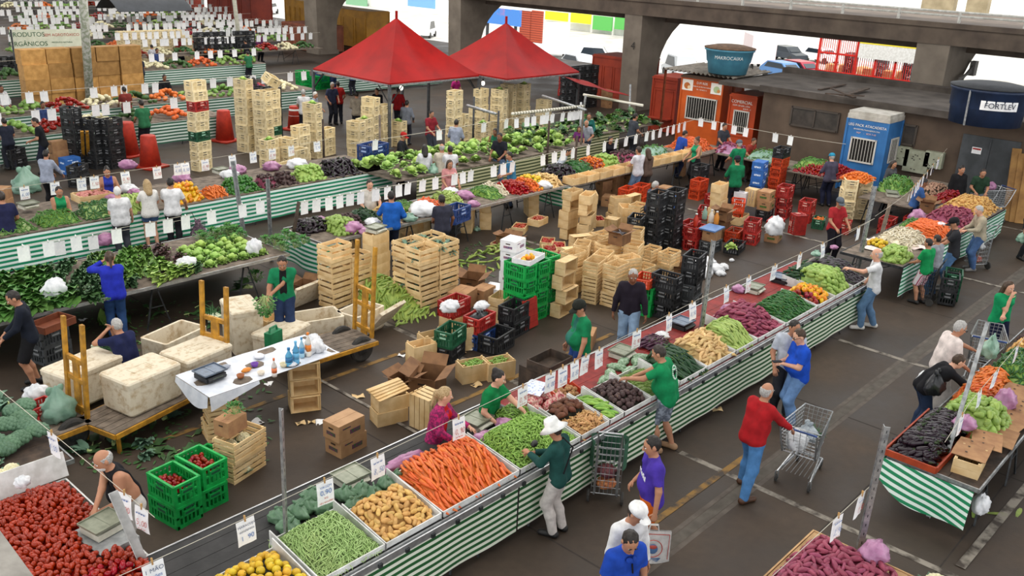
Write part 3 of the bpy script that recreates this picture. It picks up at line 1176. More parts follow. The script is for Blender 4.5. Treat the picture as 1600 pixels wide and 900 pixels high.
def bag_mesh(name,mat,r=(0.16,0.14,0.15),seed=0,knot=True):
 rs=random.Random(seed)
 ph=[rs.uniform(0,6.28)for _ in range(8)]
 b=MB()
 def fn(p):
  a=math.atan2(p.y,p.x)
  k=1+0.13*math.sin(3*a+ph[0])*(1-abs(p.z))+0.09*math.sin(5*a+4*p.z+ph[1])+0.06*math.sin(8*a-5*p.z+ph[2])
  z=p.z
  if z<-0.55:
   z=-0.55-(abs(z)-0.55)*0.2
  if knot and z>0.55:
   k*=1-(z-0.55)*1.5
   z=z+(z-0.55)*1.1
  q=Vector((p.x*k,p.y*k,z))
  f=1+(.62-1.3*abs(noise.noise(q*2.3+Vector((seed,0,0)))))*.30-.28*abs(noise.noise(q*5.1+Vector((0,seed,0))))
  q=q*f
  return Vector((q.x,q.y,max(q.z,-.6)+0.6))
 b.ell((0,0,0),r,22,16,fn=fn)
 if knot:
  for s_ in(-1,1):
   b.ell((s_*r[0]*.3,0,r[2]*1.95),(r[0]*.33,r[1]*.13,r[2]*.28),6,5,rot=(0,s_*0.6,ph[4]))
 return b.mesh(name,[mat],True)
BAGS={k:[bag_mesh('plastic_bag',m,seed=i*7+j,knot=kn)for j in range(2)]for i,(k,m,kn)in enumerate((('w',BAGW,False),('g',BAGG,True),('p',BAGP,False),('b',BAGB,True)))}
def bag(kind,label,loc,rot=0,scale=1.0,cat='plastic bag',group=None):
 sc=scale if isinstance(scale,tuple)else(scale,)*3
 return single('plastic_bag',BAGS[kind][rnd.randrange(2)],label,cat,group,loc,rot,sc)
def post(label,base,top,w_=0.05,mat=None,holes=True,cat='post',name='metal_post'):
 """perforated angle-iron post from base to top"""
 base,top=Vector(base),Vector(top)
 L=(top-base).length
 b=MB()
 t=0.006
 b.box((0,-w_/2,L/2),(w_,t,L))
 b.box((-w_/2,0,L/2),(t,w_,L))
 if holes:
  n=int(L/0.12)
  for i in range(n):
   b.box((0,-w_/2-t/2-0.0006,0.06+i*0.12),(0.010,0.001,0.035),mi=1)
   b.box((-w_/2-t/2-0.0006,0,0.06+i*0.12),(0.001,0.010,0.035),mi=1)
 o=single(name,b.mesh(name,[mat or METAL,METAL_DK]),label,cat,None,base)
 o.rotation_euler=(top-base).to_track_quat('Z','Y').to_euler()
 return o
def pole(label,pts,r,mat,cat='pole',name='wooden_pole',n=8):
 b=MB()
 b.tube(pts,r,n)
 return single(name,b.mesh(name,[mat],True),label,cat)
def beam(label,a,b_,w_,h_,mat,cat='plank',name='plank'):
 m=MB()
 m.bar(a,b_,w_,h_)
 return single(name,m.mesh(name,[mat]),label,cat)
 # ------------------------------------------------------------------ stalls
def drape(lo,hi,axis,off,z0,z1,mat,name='cloth',wave=0.02,seed=0,ntop=None,flare=0.0):
 """hanging cloth along x (axis 0) or y (axis 1) at off; a wavy sheet with thickness"""
 b=MB()
 n=max(12,int(abs(hi-lo)/0.12))
 rs=random.Random(seed)
 p1,p2,p3=(rs.uniform(0,6)for _ in range(3))
 def fn(u,v):
  s_=lo+(hi-lo)*u
  dv=1-v
  o=off+wave*dv*(math.sin(s_*3.1+p1)+0.6*math.sin(s_*7.3+p2))+flare*dv
  z=z0+(z1-z0)*v+0.012*math.sin(s_*1.7+p3)*dv
  return Vector((s_,o,z))if axis==0 else Vector((o,s_,z))
 b.grid(fn,n,8)
 me=b.mesh(name,[mat],True)
 return me
def trestle_mesh(W,H,mat):
 """one folding steel trestle across a table of depth W: two splayed leg pairs and a top bar"""
 b=MB()
 b.bar((0,-W/2,H),(0,W/2,H),0.04,0.04)
 for sy in(-1,1):
  for sx in(-1,1):
   b.bar((sx*0.03,sy*(W/2-0.1),H),(sx*0.24,sy*(W/2-0.03),0),0.025,0.025)
  b.bar((-0.13,sy*(W/2-0.065),H*.5),(0.13,sy*(W/2-0.065),H*.5),0.02,0.02)
 b.bar((0.05,-W/2+.1,H*.9),(0.2,W/2-.06,H*.2),0.018,0.018)
 return b.mesh('trestle',[mat])
def table(label,x0,x1,y0,y1,z,top_mat,edge_mat=None,ntr=3,th=0.03,cat='market table',name='market_table',legs=True,planks=3):
 t=thing(name,label,cat,((x0+x1)/2,(y0+y1)/2,0))
 b=MB()
 L,W=x1-x0,y1-y0
 if W<=L:
  for i in range(planks):
   b.box((0,-W/2+W*(i+.5)/planks,z-th/2),(L,W/planks-0.006,th))
 else:
  for i in range(planks):
   b.box((-L/2+L*(i+.5)/planks,0,z-th/2),(L/planks-0.006,W,th))
 b.build('tabletop',[top_mat],t)
 if edge_mat:
  b=MB()
  for sy in(-1,1):
   b.box((0,sy*(W/2+0.012),z-0.02),(L+.04,0.02,0.06))
  for sx in(-1,1):
   b.box((sx*(L/2+0.012),0,z-0.02),(0.02,W,0.06))
  b.build('edge_rail',[edge_mat],t)
 if legs:
  me=trestle_mesh(min(L,W),z-th,METAL_DK)
  for i in range(ntr):
   f=(i+.5)/ntr-.5
   ob('trestle',me,t,(L*f,0,0)if W<=L else(0,W*f,0),0 if W<=L else PI/2)
 return t
 # ------------------------------------------------------------------ produce
def prod(name,c,c2=None,scale=20,rough=0.45,var=0.14,hue=0.008,**k):
 return M(name,c,c2,scale,rough,var=var,hue=hue,**k)
def m_carrot(seed):
 rs=random.Random(seed)
 b=MB()
 L=0.20
 bend=rs.uniform(-0.012,0.012)
 pts,r=[],[]
 for i in range(7):
  t=i/6
  pts.append((L*(t-.5),bend*math.sin(t*PI),0))
  r.append(0.0225*(1-0.55*t**1.3)*(0.75 if i==0 else 1)*(0.35 if i==6 else 1))
 b.tube(pts,r,7)
 b.tube([(-L/2-0.006,0,0),(-L/2+0.004,0,0)],0.007,5,mi=1)
 return b
def m_pod(L,r,bend,n=6,seg=6,taper=0.55,end=0.2,mi=0,stem=None,zb=0.0,hump=0.0):
 b=MB()
 pts,rr=[],[]
 for i in range(seg+1):
  t=i/seg
  pts.append((L*(t-.5),bend*math.sin(t*PI),zb*math.sin(t*PI)))
  k=1-abs(2*t-1)**2.2*(1-end)
  k*=1-hump*(1-t)
  rr.append(r*k)
 b.tube(pts,rr,n,mi)
 if stem is not None:
  b.tube([(L/2,0,0),(L/2+stem,bend*.2,0.002)],[r*.45,r*.18],5,1)
 return b
def m_tuber(seed,r,n=9,m=7,lump=0.10):
 rs=random.Random(seed)
 ph=[rs.uniform(0,6)for _ in range(5)]
 b=MB()
 b.ell((0,0,0),r,n,m,fn=lambda p:p*(1+lump*math.sin(3*p.x+ph[0])*math.sin(2.5*p.y+ph[1])+lump*.7*math.sin(5*p.z+2*p.x+ph[2])))
 return b
def m_fruit(r,flat=0.95,n=10,dimple=0.0,stemr=0.0,mi=0):
 b=MB()
 b.ell((0,0,0),(r,r,r*flat),n,7,fn=lambda p:p*(1-dimple*max(0,abs(p.z)-0.8)*5))
 if stemr:
  b.tube([(0,0,r*flat*.92),(0,0,r*flat*1.08)],stemr,5,1)
 return b
def m_pepper(L=0.11,r=0.042):
 b=MB()
 prof=[(0.0,-L/2),(r*.55,-L/2),(r*.9,-L*.25),(r*1.05,L*.15),(r*.9,L*.42),(r*.4,L*.48),(0.0,L*.42)]
 n=12
 vs,fs=[],[]
 for(rr,z)in prof:
  for k in range(n):
   a=2*PI*k/n
   q=rr*(1+0.10*math.cos(4*a))
   vs.append(Vector((q*math.cos(a),q*math.sin(a),z)))
 for i in range(len(prof)-1):
  for k in range(n):
   fs.append((i*n+k,i*n+(k+1)%n,(i+1)*n+(k+1)%n,(i+1)*n+k))
 b.add(vs,fs)
 b.tube([(0,0,L*.42),(0.004,0.003,L*.62)],[0.008,0.005],5,1)
 return b
def m_eggplant(L=0.20,r=0.038):
 b=MB()
 prof=[(0,-L*.5),(r*.55,-L*.48),(r*.95,-L*.38),(r,-L*.2),(r*.85,L*.1),(r*.6,L*.35),(r*.45,L*.44)]
 b.lathe(prof,9,(0,0,0),0,(0,PI/2,0))
 b.lathe([(r*.58,0),(r*.42,0.03),(r*.2,0.036),(r*.18,0.06),(0,0.062)],7,(L*.40,0,0),1,(0,PI/2,0))
 return b
def m_chayote(L=0.125,r=0.042):
 b=MB()
 prof=[(0,-L*.5),(r*.55,-L*.47),(r*.95,-L*.3),(r,-L*.1),(r*.82,L*.2),(r*.6,L*.4),(r*.25,L*.49),(0,L*.46)]
 n=10
 vs,fs=[],[]
 for(rr,z)in prof:
  for k in range(n):
   a=2*PI*k/n
   q=rr*(1+0.05*math.cos(5*a))
   vs.append(Vector((z,q*math.cos(a),q*math.sin(a))))
 for i in range(len(prof)-1):
  for k in range(n):
   fs.append((i*n+k,(i+1)*n+k,(i+1)*n+(k+1)%n,i*n+(k+1)%n))
 b.add(vs,fs)
 return b
def m_cassava(seed):
 rs=random.Random(seed)
 b=MB()
 L=0.26
 pts=[(L*(i/6-.5),0.02*math.sin(i+seed),0.01*math.cos(i*1.3+seed))for i in range(7)]
 r=[0.012,0.026,0.033,0.034,0.030,0.022,0.010]
 b.tube(pts,[x*rs.uniform(.85,1.1)for x in r],7)
 for k in range(rs.randrange(0,3)):
  s_=rs.choice((-1,1))
  x=rs.uniform(-.05,.05)
  b.tube([(x,0,0),(x+.05,s_*.04,.01),(x+.11,s_*.055,.0)],[0.022,0.02,0.008],6)
 return b
def m_ginger(seed):
 rs=random.Random(seed)
 b=MB()
 p=Vector((-0.05,0,0))
 for k in range(5):
  q=p+Vector((0.03,rs.uniform(-.02,.02),rs.uniform(-.008,.008)))
  b.ell((p+q)/2,(0.024,0.014,0.013),7,5,rot=(0,0,rs.uniform(-.6,.6)))
  if rs.random()<.7:
   s_=rs.choice((-1,1))
   b.ell(q+Vector((0,s_*.02,0.004)),(0.012,0.022,0.012),6,5,rot=(0,0,rs.uniform(-.4,.4)))
  p=q
 return b
class Kind:
 """a kind of produce: some meshes, a name and a count of how many are in view"""
 seen={}
 def __init__(s,name,meshes,mats,cat,cap=300):
  s.name,s.cat,s.cap=name,cat,cap
  s.mb=meshes
  s.mats=mats
  s.me=[b.mesh(name,mats,True)for b in meshes]
def xf(mb,Mx,out):
 base=len(out.v)
 A=np.array(mb.v)if not hasattr(mb,'arr')else mb.arr
 mb.arr=A
 R=np.array(Mx.to_3x3())
 T=np.array(Mx.translation)
 out.v.extend(map(tuple,A@R.T+T))
 out.f.extend([tuple(i+base for i in f)for f in mb.f])
 out.mi.extend(mb.mi)
LEFT={}
def heap(kind,label,group,fn,box,sp,yaw=None,yawj=3.2,tilt=0.35,sink=0.0,scale=(0.9,1.12),lim=None,core=None,core_off=0.02,jit=0.35,roll=True,cat=None,stand=False,near=None,mask=None,lift=None,corel=None,seed=1,layers=1,extra_stuff=0,hexa=True):
 """lay the items of one heap over the mound z = fn(x, y) inside box; each is an object up to lim, the rest one object"""
 rs=random.Random(seed*131+len(label))
 x0,x1,y0,y1=box
 e=0.01
 pts=[]
 ca,sa_=(math.cos(yaw),math.sin(yaw))if yaw is not None else(1,0)
 cx,cy=(x0+x1)/2,(y0+y1)/2
 R=math.hypot(x1-x0,y1-y0)/2+max(sp)
 for ly in range(layers):
  nu,nv=int(2*R/sp[0])+1,int(2*R/sp[1])+1
  for i in range(nu):
   for j in range(nv):
    u=-R+(i+(0.5*(j%2)if hexa else 0)+rs.uniform(-jit,jit))*sp[0]
    v=-R+(j+rs.uniform(-jit,jit))*sp[1]
    x,y=cx+u*ca-v*sa_,cy+u*sa_+v*ca
    if not(x0<=x<=x1 and y0<=y<=y1):
     continue
    if mask and not mask(x,y):
     continue
    z=fn(x,y)
    if z is None:
     continue
    gx=(fn(min(x+e,x1),y)-fn(max(x-e,x0),y))/(2*e)
    gy=(fn(x,min(y+e,y1))-fn(x,max(y-e,y0)))/(2*e)
    nrm=Vector((-gx,-gy,1)).normalized()
    # thin out flat places less than slopes: denser by slope
    pts.append((x,y,z+ly*(lift or 0),nrm))
    sl=math.hypot(gx,gy)
    if sl>0.8 and rs.random()<sl-0.6:
     t=rs.uniform(-.5,.5)
     x2,y2=x+gx/sl*sp[1]*t,y+gy/sl*sp[1]*t
     if x0<=x2<=x1 and y0<=y2<=y1:
      z2=fn(x2,y2)
      pts.append((x2,y2,z2+ly*(lift or 0),nrm))
 seen=LEFT.setdefault(kind.name,kind.cap)
 lim=min(lim if lim is not None else len(pts),seen)
 pts.sort(key=lambda p:p[0]*p[0]+p[1]*p[1])
 pool=pts
 if len(pts)>lim:
  k=len(pts)/max(lim,1)
  # nearest items and the upper ones are individual
  pool=sorted(pts,key=lambda p:(p[0]**2+p[1]**2)**.5-1.2*p[2])
 rest=MB()
 made=0
 for idx,(x,y,z,nrm)in enumerate(pool):
  a=(yaw if yaw is not None else 0)+rs.uniform(-yawj,yawj)
  zc=nrm
  xd=Vector((math.cos(a),math.sin(a),rs.uniform(-tilt,tilt)*.5))
  xd=(xd-zc*xd.dot(zc)).normalized()
  if tilt:
   zc=(zc+Vector((rs.uniform(-tilt,tilt),rs.uniform(-tilt,tilt),0))*.6).normalized()
   xd=(xd-zc*xd.dot(zc)).normalized()
  yd=zc.cross(xd)
  Rm=Matrix((xd,yd,zc)).transposed()
  if roll:
   Rm=Rm@Matrix.Rotation(rs.uniform(0,6.28),3,'X')
  sc=rs.uniform(*scale)
  k=rs.randrange(len(kind.me))
  loc=Vector((x,y,z-sink+rs.uniform(-.006,.006)))
  if made<lim:
   o=bpy.data.objects.new(kind.name,kind.me[k])
   COL.objects.link(o)
   o.location=loc
   o.rotation_euler=Rm.to_euler()
   o.scale=(sc,)*3
   o['label']=label
   o['category']=cat or kind.cat
   o['group']=group
   made+=1
  else:
   Mx=Matrix.Translation(loc)@Rm.to_4x4()@Matrix.Scale(sc,4)
   xf(kind.mb[k],Mx,rest)
 LEFT[kind.name]-=made
 if rest.v:
  single(kind.name+'_pile',rest.mesh(kind.name+'_pile',kind.mats,True),'rest of the '+group,'produce heap',None,kind='stuff')
 if core is not None:
  b=MB()
  n=14
  x0c,x1c,y0c,y1c=x0+.01,x1-.01,y0+.01,y1-.01
  zb=min(fn(x0,y0),fn(x1,y0),fn(x0,y1),fn(x1,y1))-core_off-0.02
  def cf(u,v):
   x,y=x0c+(x1c-x0c)*u,y0c+(y1c-y0c)*v
   z=max(fn(x,y)-core_off,zb)
   if mask and not mask(x,y):
    z=zb
   return Vector((x,y,z))
  b.grid(cf,n,n)
  single(kind.name+'_layer',b.mesh(kind.name+'_layer',[core],True),corel or('lower layers of the '+group),'produce heap',None,kind='stuff')
 return made
def mound(x0,x1,y0,y1,z,h,front=0.25,back=0.25,side=0.15,slope=0.0):
 """plateau mound over a rectangle, ramping down at the edges"""
 def s(t):
  t=max(0.0,min(1.0,t))
  return t*t*(3-2*t)
 def fn(x,y):
  u=(x-x0)/(x1-x0)
  v=(y-y0)/(y1-y0)
  k=s(v/max(front,1e-3))*s((1-v)/max(back,1e-3))*s(u/max(side,1e-3))*s((1-u)/max(side,1e-3))
  return z+h*k+slope*(v)
 return fn
 # ------------------------------------------------------------------ leaves
def leaf(mb,base,dr,L,W,curl=0.5,cup=0.25,up=(0,0,1),mi=0,nu=2,nv=4,ruff=0.0,stem=0.0,rs=rnd,smi=1):
 base=Vector(base)
 d=Vector(dr).normalized()
 u=Vector(up)
 s=d.cross(u)
 if s.length<1e-3:
  s=Vector((1,0,0))
 s.normalize()
 n=s.cross(d).normalized()
 if stem:
  e=base+d*stem
  mb.tube([base,e],[0.008*W/.1,0.006*W/.1],4,smi,caps=False)
  base=e
 ph=rs.uniform(0,6)
 def fn(a,v):
  t=v
  wv=W*math.sin(PI*(0.08+0.92*t)**0.85)*0.5+0.004
  x=(2*a-1)
  p=base+d*(L*(t-0.18*curl*t*t))-n*(curl*L*0.45*t*t)+s*(x*wv)+n*(cup*abs(x)*wv)
  if ruff:
   p+=n*(ruff*W*abs(x)*math.sin(9*t+ph+3*x))
  return p
 mb.grid(fn,nu,nv,mi)
LEAFM={}
for _n,_a,_b in(('collard','5c8a40','41702e'),('kale','577a52','45653f'),('lettuce','97b662','769a48'),('bright','7ba24e','5c853a'),('dark','41662f','30502a'),('blue','6a8a74','54735f'),('parsley','4a8238','376a2c'),('purple','5a3a42','4a3a30'),('onion','3c6b3a','2c5530'),('pale','a9c46a','84a84a'),('corn','93a850','6f8a38'),('broc','5a7a60','4a6a50')):
 LEAFM[_n]=M('leaf_'+_n,_a,_b,7,0.55,var=0.14,hue=0.012)
STEMM=M('leaf_stem','b9c98a','9fb56c',8,0.5)
WHITESTEM=M('white_stem','dfe4cf','c7d3ad',8,0.5)
def bunch(name,lm,n,L,W,spread=0.9,curl=0.6,ruff=0.15,stem=0.1,seed=0,lie=True,st=STEMM,cup=0.25):
 """a tied bunch of leaves lying along +x"""
 rs=random.Random(seed)
 b=MB()
 for i in range(n):
  a=rs.uniform(-1,1)*spread*.6
  e=rs.uniform(-.1,.75)*spread if lie else rs.uniform(0.25,1.2)
  d=Vector((math.cos(a)*math.cos(e),math.sin(a)*math.cos(e),math.sin(e)))
  leaf(b,(0.01*rs.random(),rs.uniform(-.03,.03),rs.uniform(0,.04)),d,L*rs.uniform(.7,1.1),W*rs.uniform(.75,1.15),curl*rs.uniform(.4,1.3),cup,ruff=ruff,stem=stem*rs.uniform(.6,1.2),rs=rs)
 b.tube([(-.05,0,.02),(.05,0,.02)],0.025,6,1)
 return b.mesh(name,[LEAFM[lm],st],True)
def rosette(name,lm,R=0.13,n=26,seed=0,heart='pale',ruff=0.16,core=True):
 """a head of lettuce or cabbage: nested cupped leaves round a heart"""
 rs=random.Random(seed)
 b=MB()
 if core:
  b.ell((0,0,R*.62),(R*.55,R*.55,R*.55),10,7,1,fn=lambda p:p*(1+.07*math.sin(5*p.x+4*p.y+seed)))
 for i in range(n):
  a=i*2.4+rs.uniform(-.2,.2)
  lv=i/n
  e=1.25-1.0*lv
  d=Vector((math.cos(a)*math.cos(e),math.sin(a)*math.cos(e),math.sin(e)))
  leaf(b,(math.cos(a)*R*.12,math.sin(a)*R*.12,R*.12),d,R*(0.95+.35*lv),R*(0.9+.3*lv),0.35+.5*lv,-0.30+.35*lv,ruff=ruff*(.4+lv),rs=rs,mi=0 if lv>.35 else 1)
 return b.mesh(name,[LEAFM[lm],LEAFM[heart]],True)
def grassy(name,lm,n=60,L=0.35,w_=0.012,spread=0.35,seed=0,white=0.35):
 """spring onions / herbs: thin blades from a tied root"""
 rs=random.Random(seed)
 b=MB()
 for i in range(n):
  a=rs.gauss(0,spread*.6)
  e=abs(rs.gauss(0.05,spread*.5))
  d=Vector((math.cos(a)*math.cos(e),math.sin(a)*math.cos(e),math.sin(e)))
  p0=Vector((0,rs.uniform(-.04,.04),rs.uniform(0.01,.06)))
  l=L*rs.uniform(.75,1.1)
  p1=p0+d*l*white
  p2=p0+d*l-Vector((0,0,rs.uniform(0,.25)*l))
  if white:
   b.tube([p0,p1],[w_*.55,w_*.5],4,1,caps=False)
  b.tube([p1,(p1+p2)/2+Vector((0,0,.02)),p2],[w_*.5,w_*.4,0.001],4,0,caps=False)
 return b.mesh(name,[LEAFM[lm],WHITESTEM],True)
def herb(name,lm,n=150,R=0.16,H=0.24,lw=0.03,seed=0):
 """a leafy herb bunch standing as a rounded tuft"""
 rs=random.Random(seed)
 b=MB()
 for i in range(n):
  a=rs.uniform(0,6.28)
  e=rs.uniform(.1,1.45)
  d=Vector((math.cos(a)*math.cos(e),math.sin(a)*math.cos(e),math.sin(e)))
  rr=rs.uniform(.7,1.0)
  p=Vector((d.x*R*rr,d.y*R*rr,0.04+d.z*H*rr))
  if i%5==0:
   b.tube([(0,0,0),p*.6,p],0.003,3,1,caps=False)
  leaf(b,p,d+Vector((rs.uniform(-.6,.6),rs.uniform(-.6,.6),rs.uniform(-.6,.3))),lw*rs.uniform(.8,1.7),lw,.4,.2,nu=2,nv=2,rs=rs)
 return b.mesh(name,[LEAFM[lm],STEMM],True)
def cauliflower(name,seed=0,R=0.10,leaves=True):
 rs=random.Random(seed)
 b=MB()
 for i in range(34):
  z=1-(i+.5)/34*1.1
  a=i*2.4
  r=math.sqrt(max(0,1-z*z))
  b.ell((r*math.cos(a)*R*.72,r*math.sin(a)*R*.72,R*.62+z*R*.5),(R*.30,)*3,6,4)
 if leaves:
  for i in range(9):
   a=i*0.7
   leaf(b,(math.cos(a)*R*.5,math.sin(a)*R*.5,0),(math.cos(a),math.sin(a),.9),R*1.25,R*.8,.3,-.2,mi=1,rs=rs,ruff=.1)
 return b.mesh(name,[M('cauli_white','e6e0c0','d3cba0',40,0.7),LEAFM['blue']],True)
 # ------------------------------------------------------------------ the place: floor, viaduct, low building, roof, street behind
def GX(px,py,x):
 r=R_CAM@np.array([px-800.0,py-450.0,F_PX])
 t=x/r[0]
 return Vector((x,r[1]*t,CAM_H+r[2]*t))
def GY(px,py,y):
 r=R_CAM@np.array([px-800.0,py-450.0,F_PX])
 t=y/r[1]
 return Vector((r[0]*t,y,CAM_H+r[2]*t))
def floor_mat():
 m,q=base_mat('market_floor',0.55,0,0.35)
 a=q.noise(0.55,5)
 b_=q.noise(7,4)
 c1=q.ramp(a,[(0.30,'30271f'),(0.50,'41362c'),(0.72,'56483b')])
 c2=q.mix(q.math('MULTIPLY',b_,0.55),c1,lin('271f19'))
 q.l(c2,q.b.inputs['Base Color'])
 rr=q.n('ShaderNodeMapRange')
 rr.inputs[1].default_value,rr.inputs[2].default_value=0.35,0.7
 rr.inputs[3].default_value,rr.inputs[4].default_value=0.5,0.8
 q.l(a,rr.inputs[0])
 q.l(rr.outputs[0],q.b.inputs['Roughness'])
 bn=q.n('ShaderNodeBump')
 bn.inputs['Strength'].default_value=0.15
 bn.inputs['Distance'].default_value=0.01
 q.l(q.noise(25,4),bn.inputs['Height'])
 q.l(bn.outputs[0],q.b.inputs['Normal'])
 MATS['market_floor']=m
 return m
FLOOR=floor_mat()
mb=MB()
mb.b2((-8,-10,-0.3),(50,120,0))
struct('floor',mb,FLOOR)
mb=MB()
mb.b2((50,-60,-2.8),(260,260,-2.5))
struct('street',mb,M('street','b4b2ad','98958f',0.6,0.8))
def worn(name,c):
 return M(name,c,'3c342d',4.5,0.75,contrast=(0.42,0.62))
LW=worn('line_white','8a8378')
LY=worn('line_yellow','80602c')
GUT=M('gutter','5d554d','4a423b',4,0.8)
def line(i,a,b_,wd,mat,z=0.004):
 m=MB()
 m.bar((a[0],a[1],z/2),(b_[0],b_[1],z/2),z,wd,up=(0,0,1))
 d=(Vector((b_[0]-a[0],b_[1]-a[1],0))).normalized()
 n=Vector((-d.y,d.x,0))*wd/2
 m=MB()
 A,B=Vector((a[0],a[1],z)),Vector((b_[0],b_[1],z))
 m.add([A-n,B-n,B+n,A+n],[(0,1,2,3)])
 o=struct('trim_%d'%i,m,mat)
ln=[((10.68,1.0),(10.72,6.0),.11,LW),((10.6,8.4),(10.6,14.0),.11,LW),((16.8,3.0),(16.8,6.2),.11,LW),((16.8,8.3),(16.8,15),.11,LW),((5.2,11.5),(12.4,11.5),.10,LY),((9.0,9.42),(13.6,9.42),.10,LY),((8.2,5.25),(11.4,5.25),.10,LY),((9.3,2.95),(10.6,2.95),.13,LY),((22.9,2),(22.9,16),.11,LW),((28.8,3),(28.8,18),.08,LW),((16.8,8.9),(22,8.9),.09,LW),((14.5,17.6),(19,17.6),.1,LY),((13,24.5),(21,24.5),.1,LW),((8.2,8.7),(8.2,12),.06,LW)]
pa,pb=G(1500,887),G(1593,775)
ln.append(((pa.x,pa.y),(pb.x+.8,pb.y-.02),.12,LW))
for i,(a,b_,wd,m_)in enumerate(ln):
 line(i+1,a,b_,wd,m_,0.003+0.0006*i)
for i,yy in enumerate((4.72,4.95)):
 line(30+i,(3,yy),(29.5,yy),0.07,GUT,0.0024)
line(32,(3,4.835),(29.5,4.835),0.15,M('gutter_dark','565048','464039',5,.8),0.0022)
for i in range(5):
 line(33+i,(10.7+3.05*(i-1),-2),(10.7+3.05*(i-1),30),0.025,M('joint','2b2622','37312c',6,.9),0.0016)
for i,yy in enumerate((2.2,3.6,7.9,9.0,13.2)):
 line(40+i,(2,yy),(30,yy),0.02,MATS['joint'],0.0018)
 # roof over the market (out of the picture, it shades the place)
ROOFM=M('roof_concrete','8f8b84','77736c',2,.9)
mb=MB()
mb.b2((-12,-12,14),(33,50,14.4))
mb.b2((6,50,14),(44,120,14.4))
struct('roof',mb,ROOFM)
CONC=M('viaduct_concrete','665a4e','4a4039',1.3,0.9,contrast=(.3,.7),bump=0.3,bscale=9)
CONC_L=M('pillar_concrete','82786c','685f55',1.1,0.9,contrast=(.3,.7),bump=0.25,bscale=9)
mb=MB()
mb.b2((36,-25,4.4),(47,110,5.15))
mb.b2((35.9,-25,5.0),(36.3,110,5.18))
mb.b2((38.0,-25,4.05),(45.2,110,4.42))
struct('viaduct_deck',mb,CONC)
mb=MB()
for z in(5.42,5.56):
 mb.tube([(36.25,-25,z),(36.25,110,z)],0.045,6)
for k in range(60):
 mb.box((36.25,-24+2.2*k,5.36),(0.09,0.09,0.42))
struct('viaduct_railing',mb,M('railing_pale','c9c8c2','a9a8a0',6,.6))
mb=MB()
for p in((1466,14),(1525,26)):
 q=GX(p[0],p[1],46.2)
 mb.box((46.2,q.y,5.9),(0.5,1.45 if p[0]<1500 else 0.9,1.5))
struct('viaduct_far_posts',mb,M('post_stone','a09377','887c62',2,.9))
def pier(i,y0,y1,foot=1.5,flare=3.6):
 """hammerhead pier: square foot, far side sweeping out under the deck"""
 prof=[(36.15,0),(36.15+foot,0),(36.15+foot,1.6)]
 for k in range(1,9):
  t=k/8
  prof.append((36.15+foot+flare*(1-math.cos(t*PI/2)),1.6+2.8*math.sin(t*PI/2)))
 prof+=[(36.05,4.4)]
 m=MB()
 n=len(prof)
 vs=[(x,y0,z)for x,z in prof]+[(x,y1,z)for x,z in prof]
 m.add(vs,[tuple(range(n)),tuple(range(2*n-1,n-1,-1))]+[(k,n+k,n+(k+1)%n,(k+1)%n)for k in range(n)])
 m.b2((36.3,y0-.05,0),(36.15+foot+.1,y1+.05,0.25))
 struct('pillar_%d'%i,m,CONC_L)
pier(1,GX(1000,100,36.2).y,GX(973,100,36.2).y)
pier(2,GX(1479,110,36.2).y,GX(1427,110,36.2).y)
y3=GX(703,40,36.2).y
pier(3,GX(722,40,36.2).y,y3)
pier(4,GX(497,30,36.2).y,GX(478,30,36.2).y)
ob('graffiti',text_mesh('4',.5,M('graffiti','2f2a26'),'lettering',.002),bpy.data.objects['pillar_1'],(36.04,GX(990,72,36.1).y,GX(990,72,36.1).z),(PI/2,0,-PI/2))
mb=MB()
for k,dx in enumerate((0,.16,.32)):
 y=GX(1484,110,36.2).y-0.08
 mb.tube([(37.0+dx,y,0.4),(37.0+dx,y,2.7),(37.3+dx*1.2,y,3.15),(38.6,y,3.35+.1*k)],0.05,7)
mb.box((38.7,y,3.45),(.35,.2,.55))
tag(mb.build('conduit',[M('conduit_grey','6a6763',rough=.6)]),'bundle of grey conduits bending up the concrete pillar beside the navy water tank','pipes')
# low flat-roofed building on the right
WALLM=M('building_wall','655547','4a3d33',0.9,0.9,contrast=(.3,.7),bump=0.4,bscale=14)
mb=MB()
mb.b2((30.65,-3,0),(30.95,15.6,2.62))
struct('wall_right',mb,WALLM)
mb=MB()
mb.b2((30.65,15.3,0),(36,15.6,2.6))
struct('wall_side',mb,WALLM)
mb=MB()
mb.b2((30.5,-3,2.62),(36.0,17.4,2.76))
mb.b2((35.5,-3,2.76),(36.0,17.4,2.95))
mb.b2((30.45,-3,2.6),(30.75,15.7,2.82))
struct('roof_slab',mb,M('roof_dirty','57504a','3d3732',1.2,.95))
for i,(xa,ya,xb,yb)in enumerate(((1239,168,1309,200),(1395,192,1429,222))):
 a,c=GX(xa,ya,30.64),GX(xb,yb,30.64)
 m=MB()
 zc,hh=(a.z+c.z)/2-.05,0.62
 yc,ww=(a.y+c.y)/2,abs(a.y-c.y)
 m.box((30.63,yc,zc),(.05,ww,hh),mi=0)
 for s_ in(-1,1):
  m.box((30.60,yc+s_*ww/2,zc),(.06,.06,hh+.06),mi=1)
  m.box((30.60,yc,zc+s_*hh/2),(.06,ww,.06),mi=1)
 m.box((30.60,yc,zc),(.06,.05,hh),mi=1)
 struct('window_%d'%(i+1),m,[M('dull_pane','35312d','4a443e',3,.3),M('window_frame','4a423b',rough=.8)])
a,c=GX(1505,215,30.64),GX(1572,325,30.64)
m=MB()
m.box((30.62,(a.y+c.y)/2,1.1),(.06,abs(a.y-c.y),2.2))
m.box((30.58,(a.y+c.y)/2,1.1),(.03,.04,2.1))
d=struct('door_1',m,M('door_grey','4e5154','3d4042',2,.7))
m=MB()
m.box((30.57,(a.y+c.y)/2+.35,1.75),(.01,.28,.2))
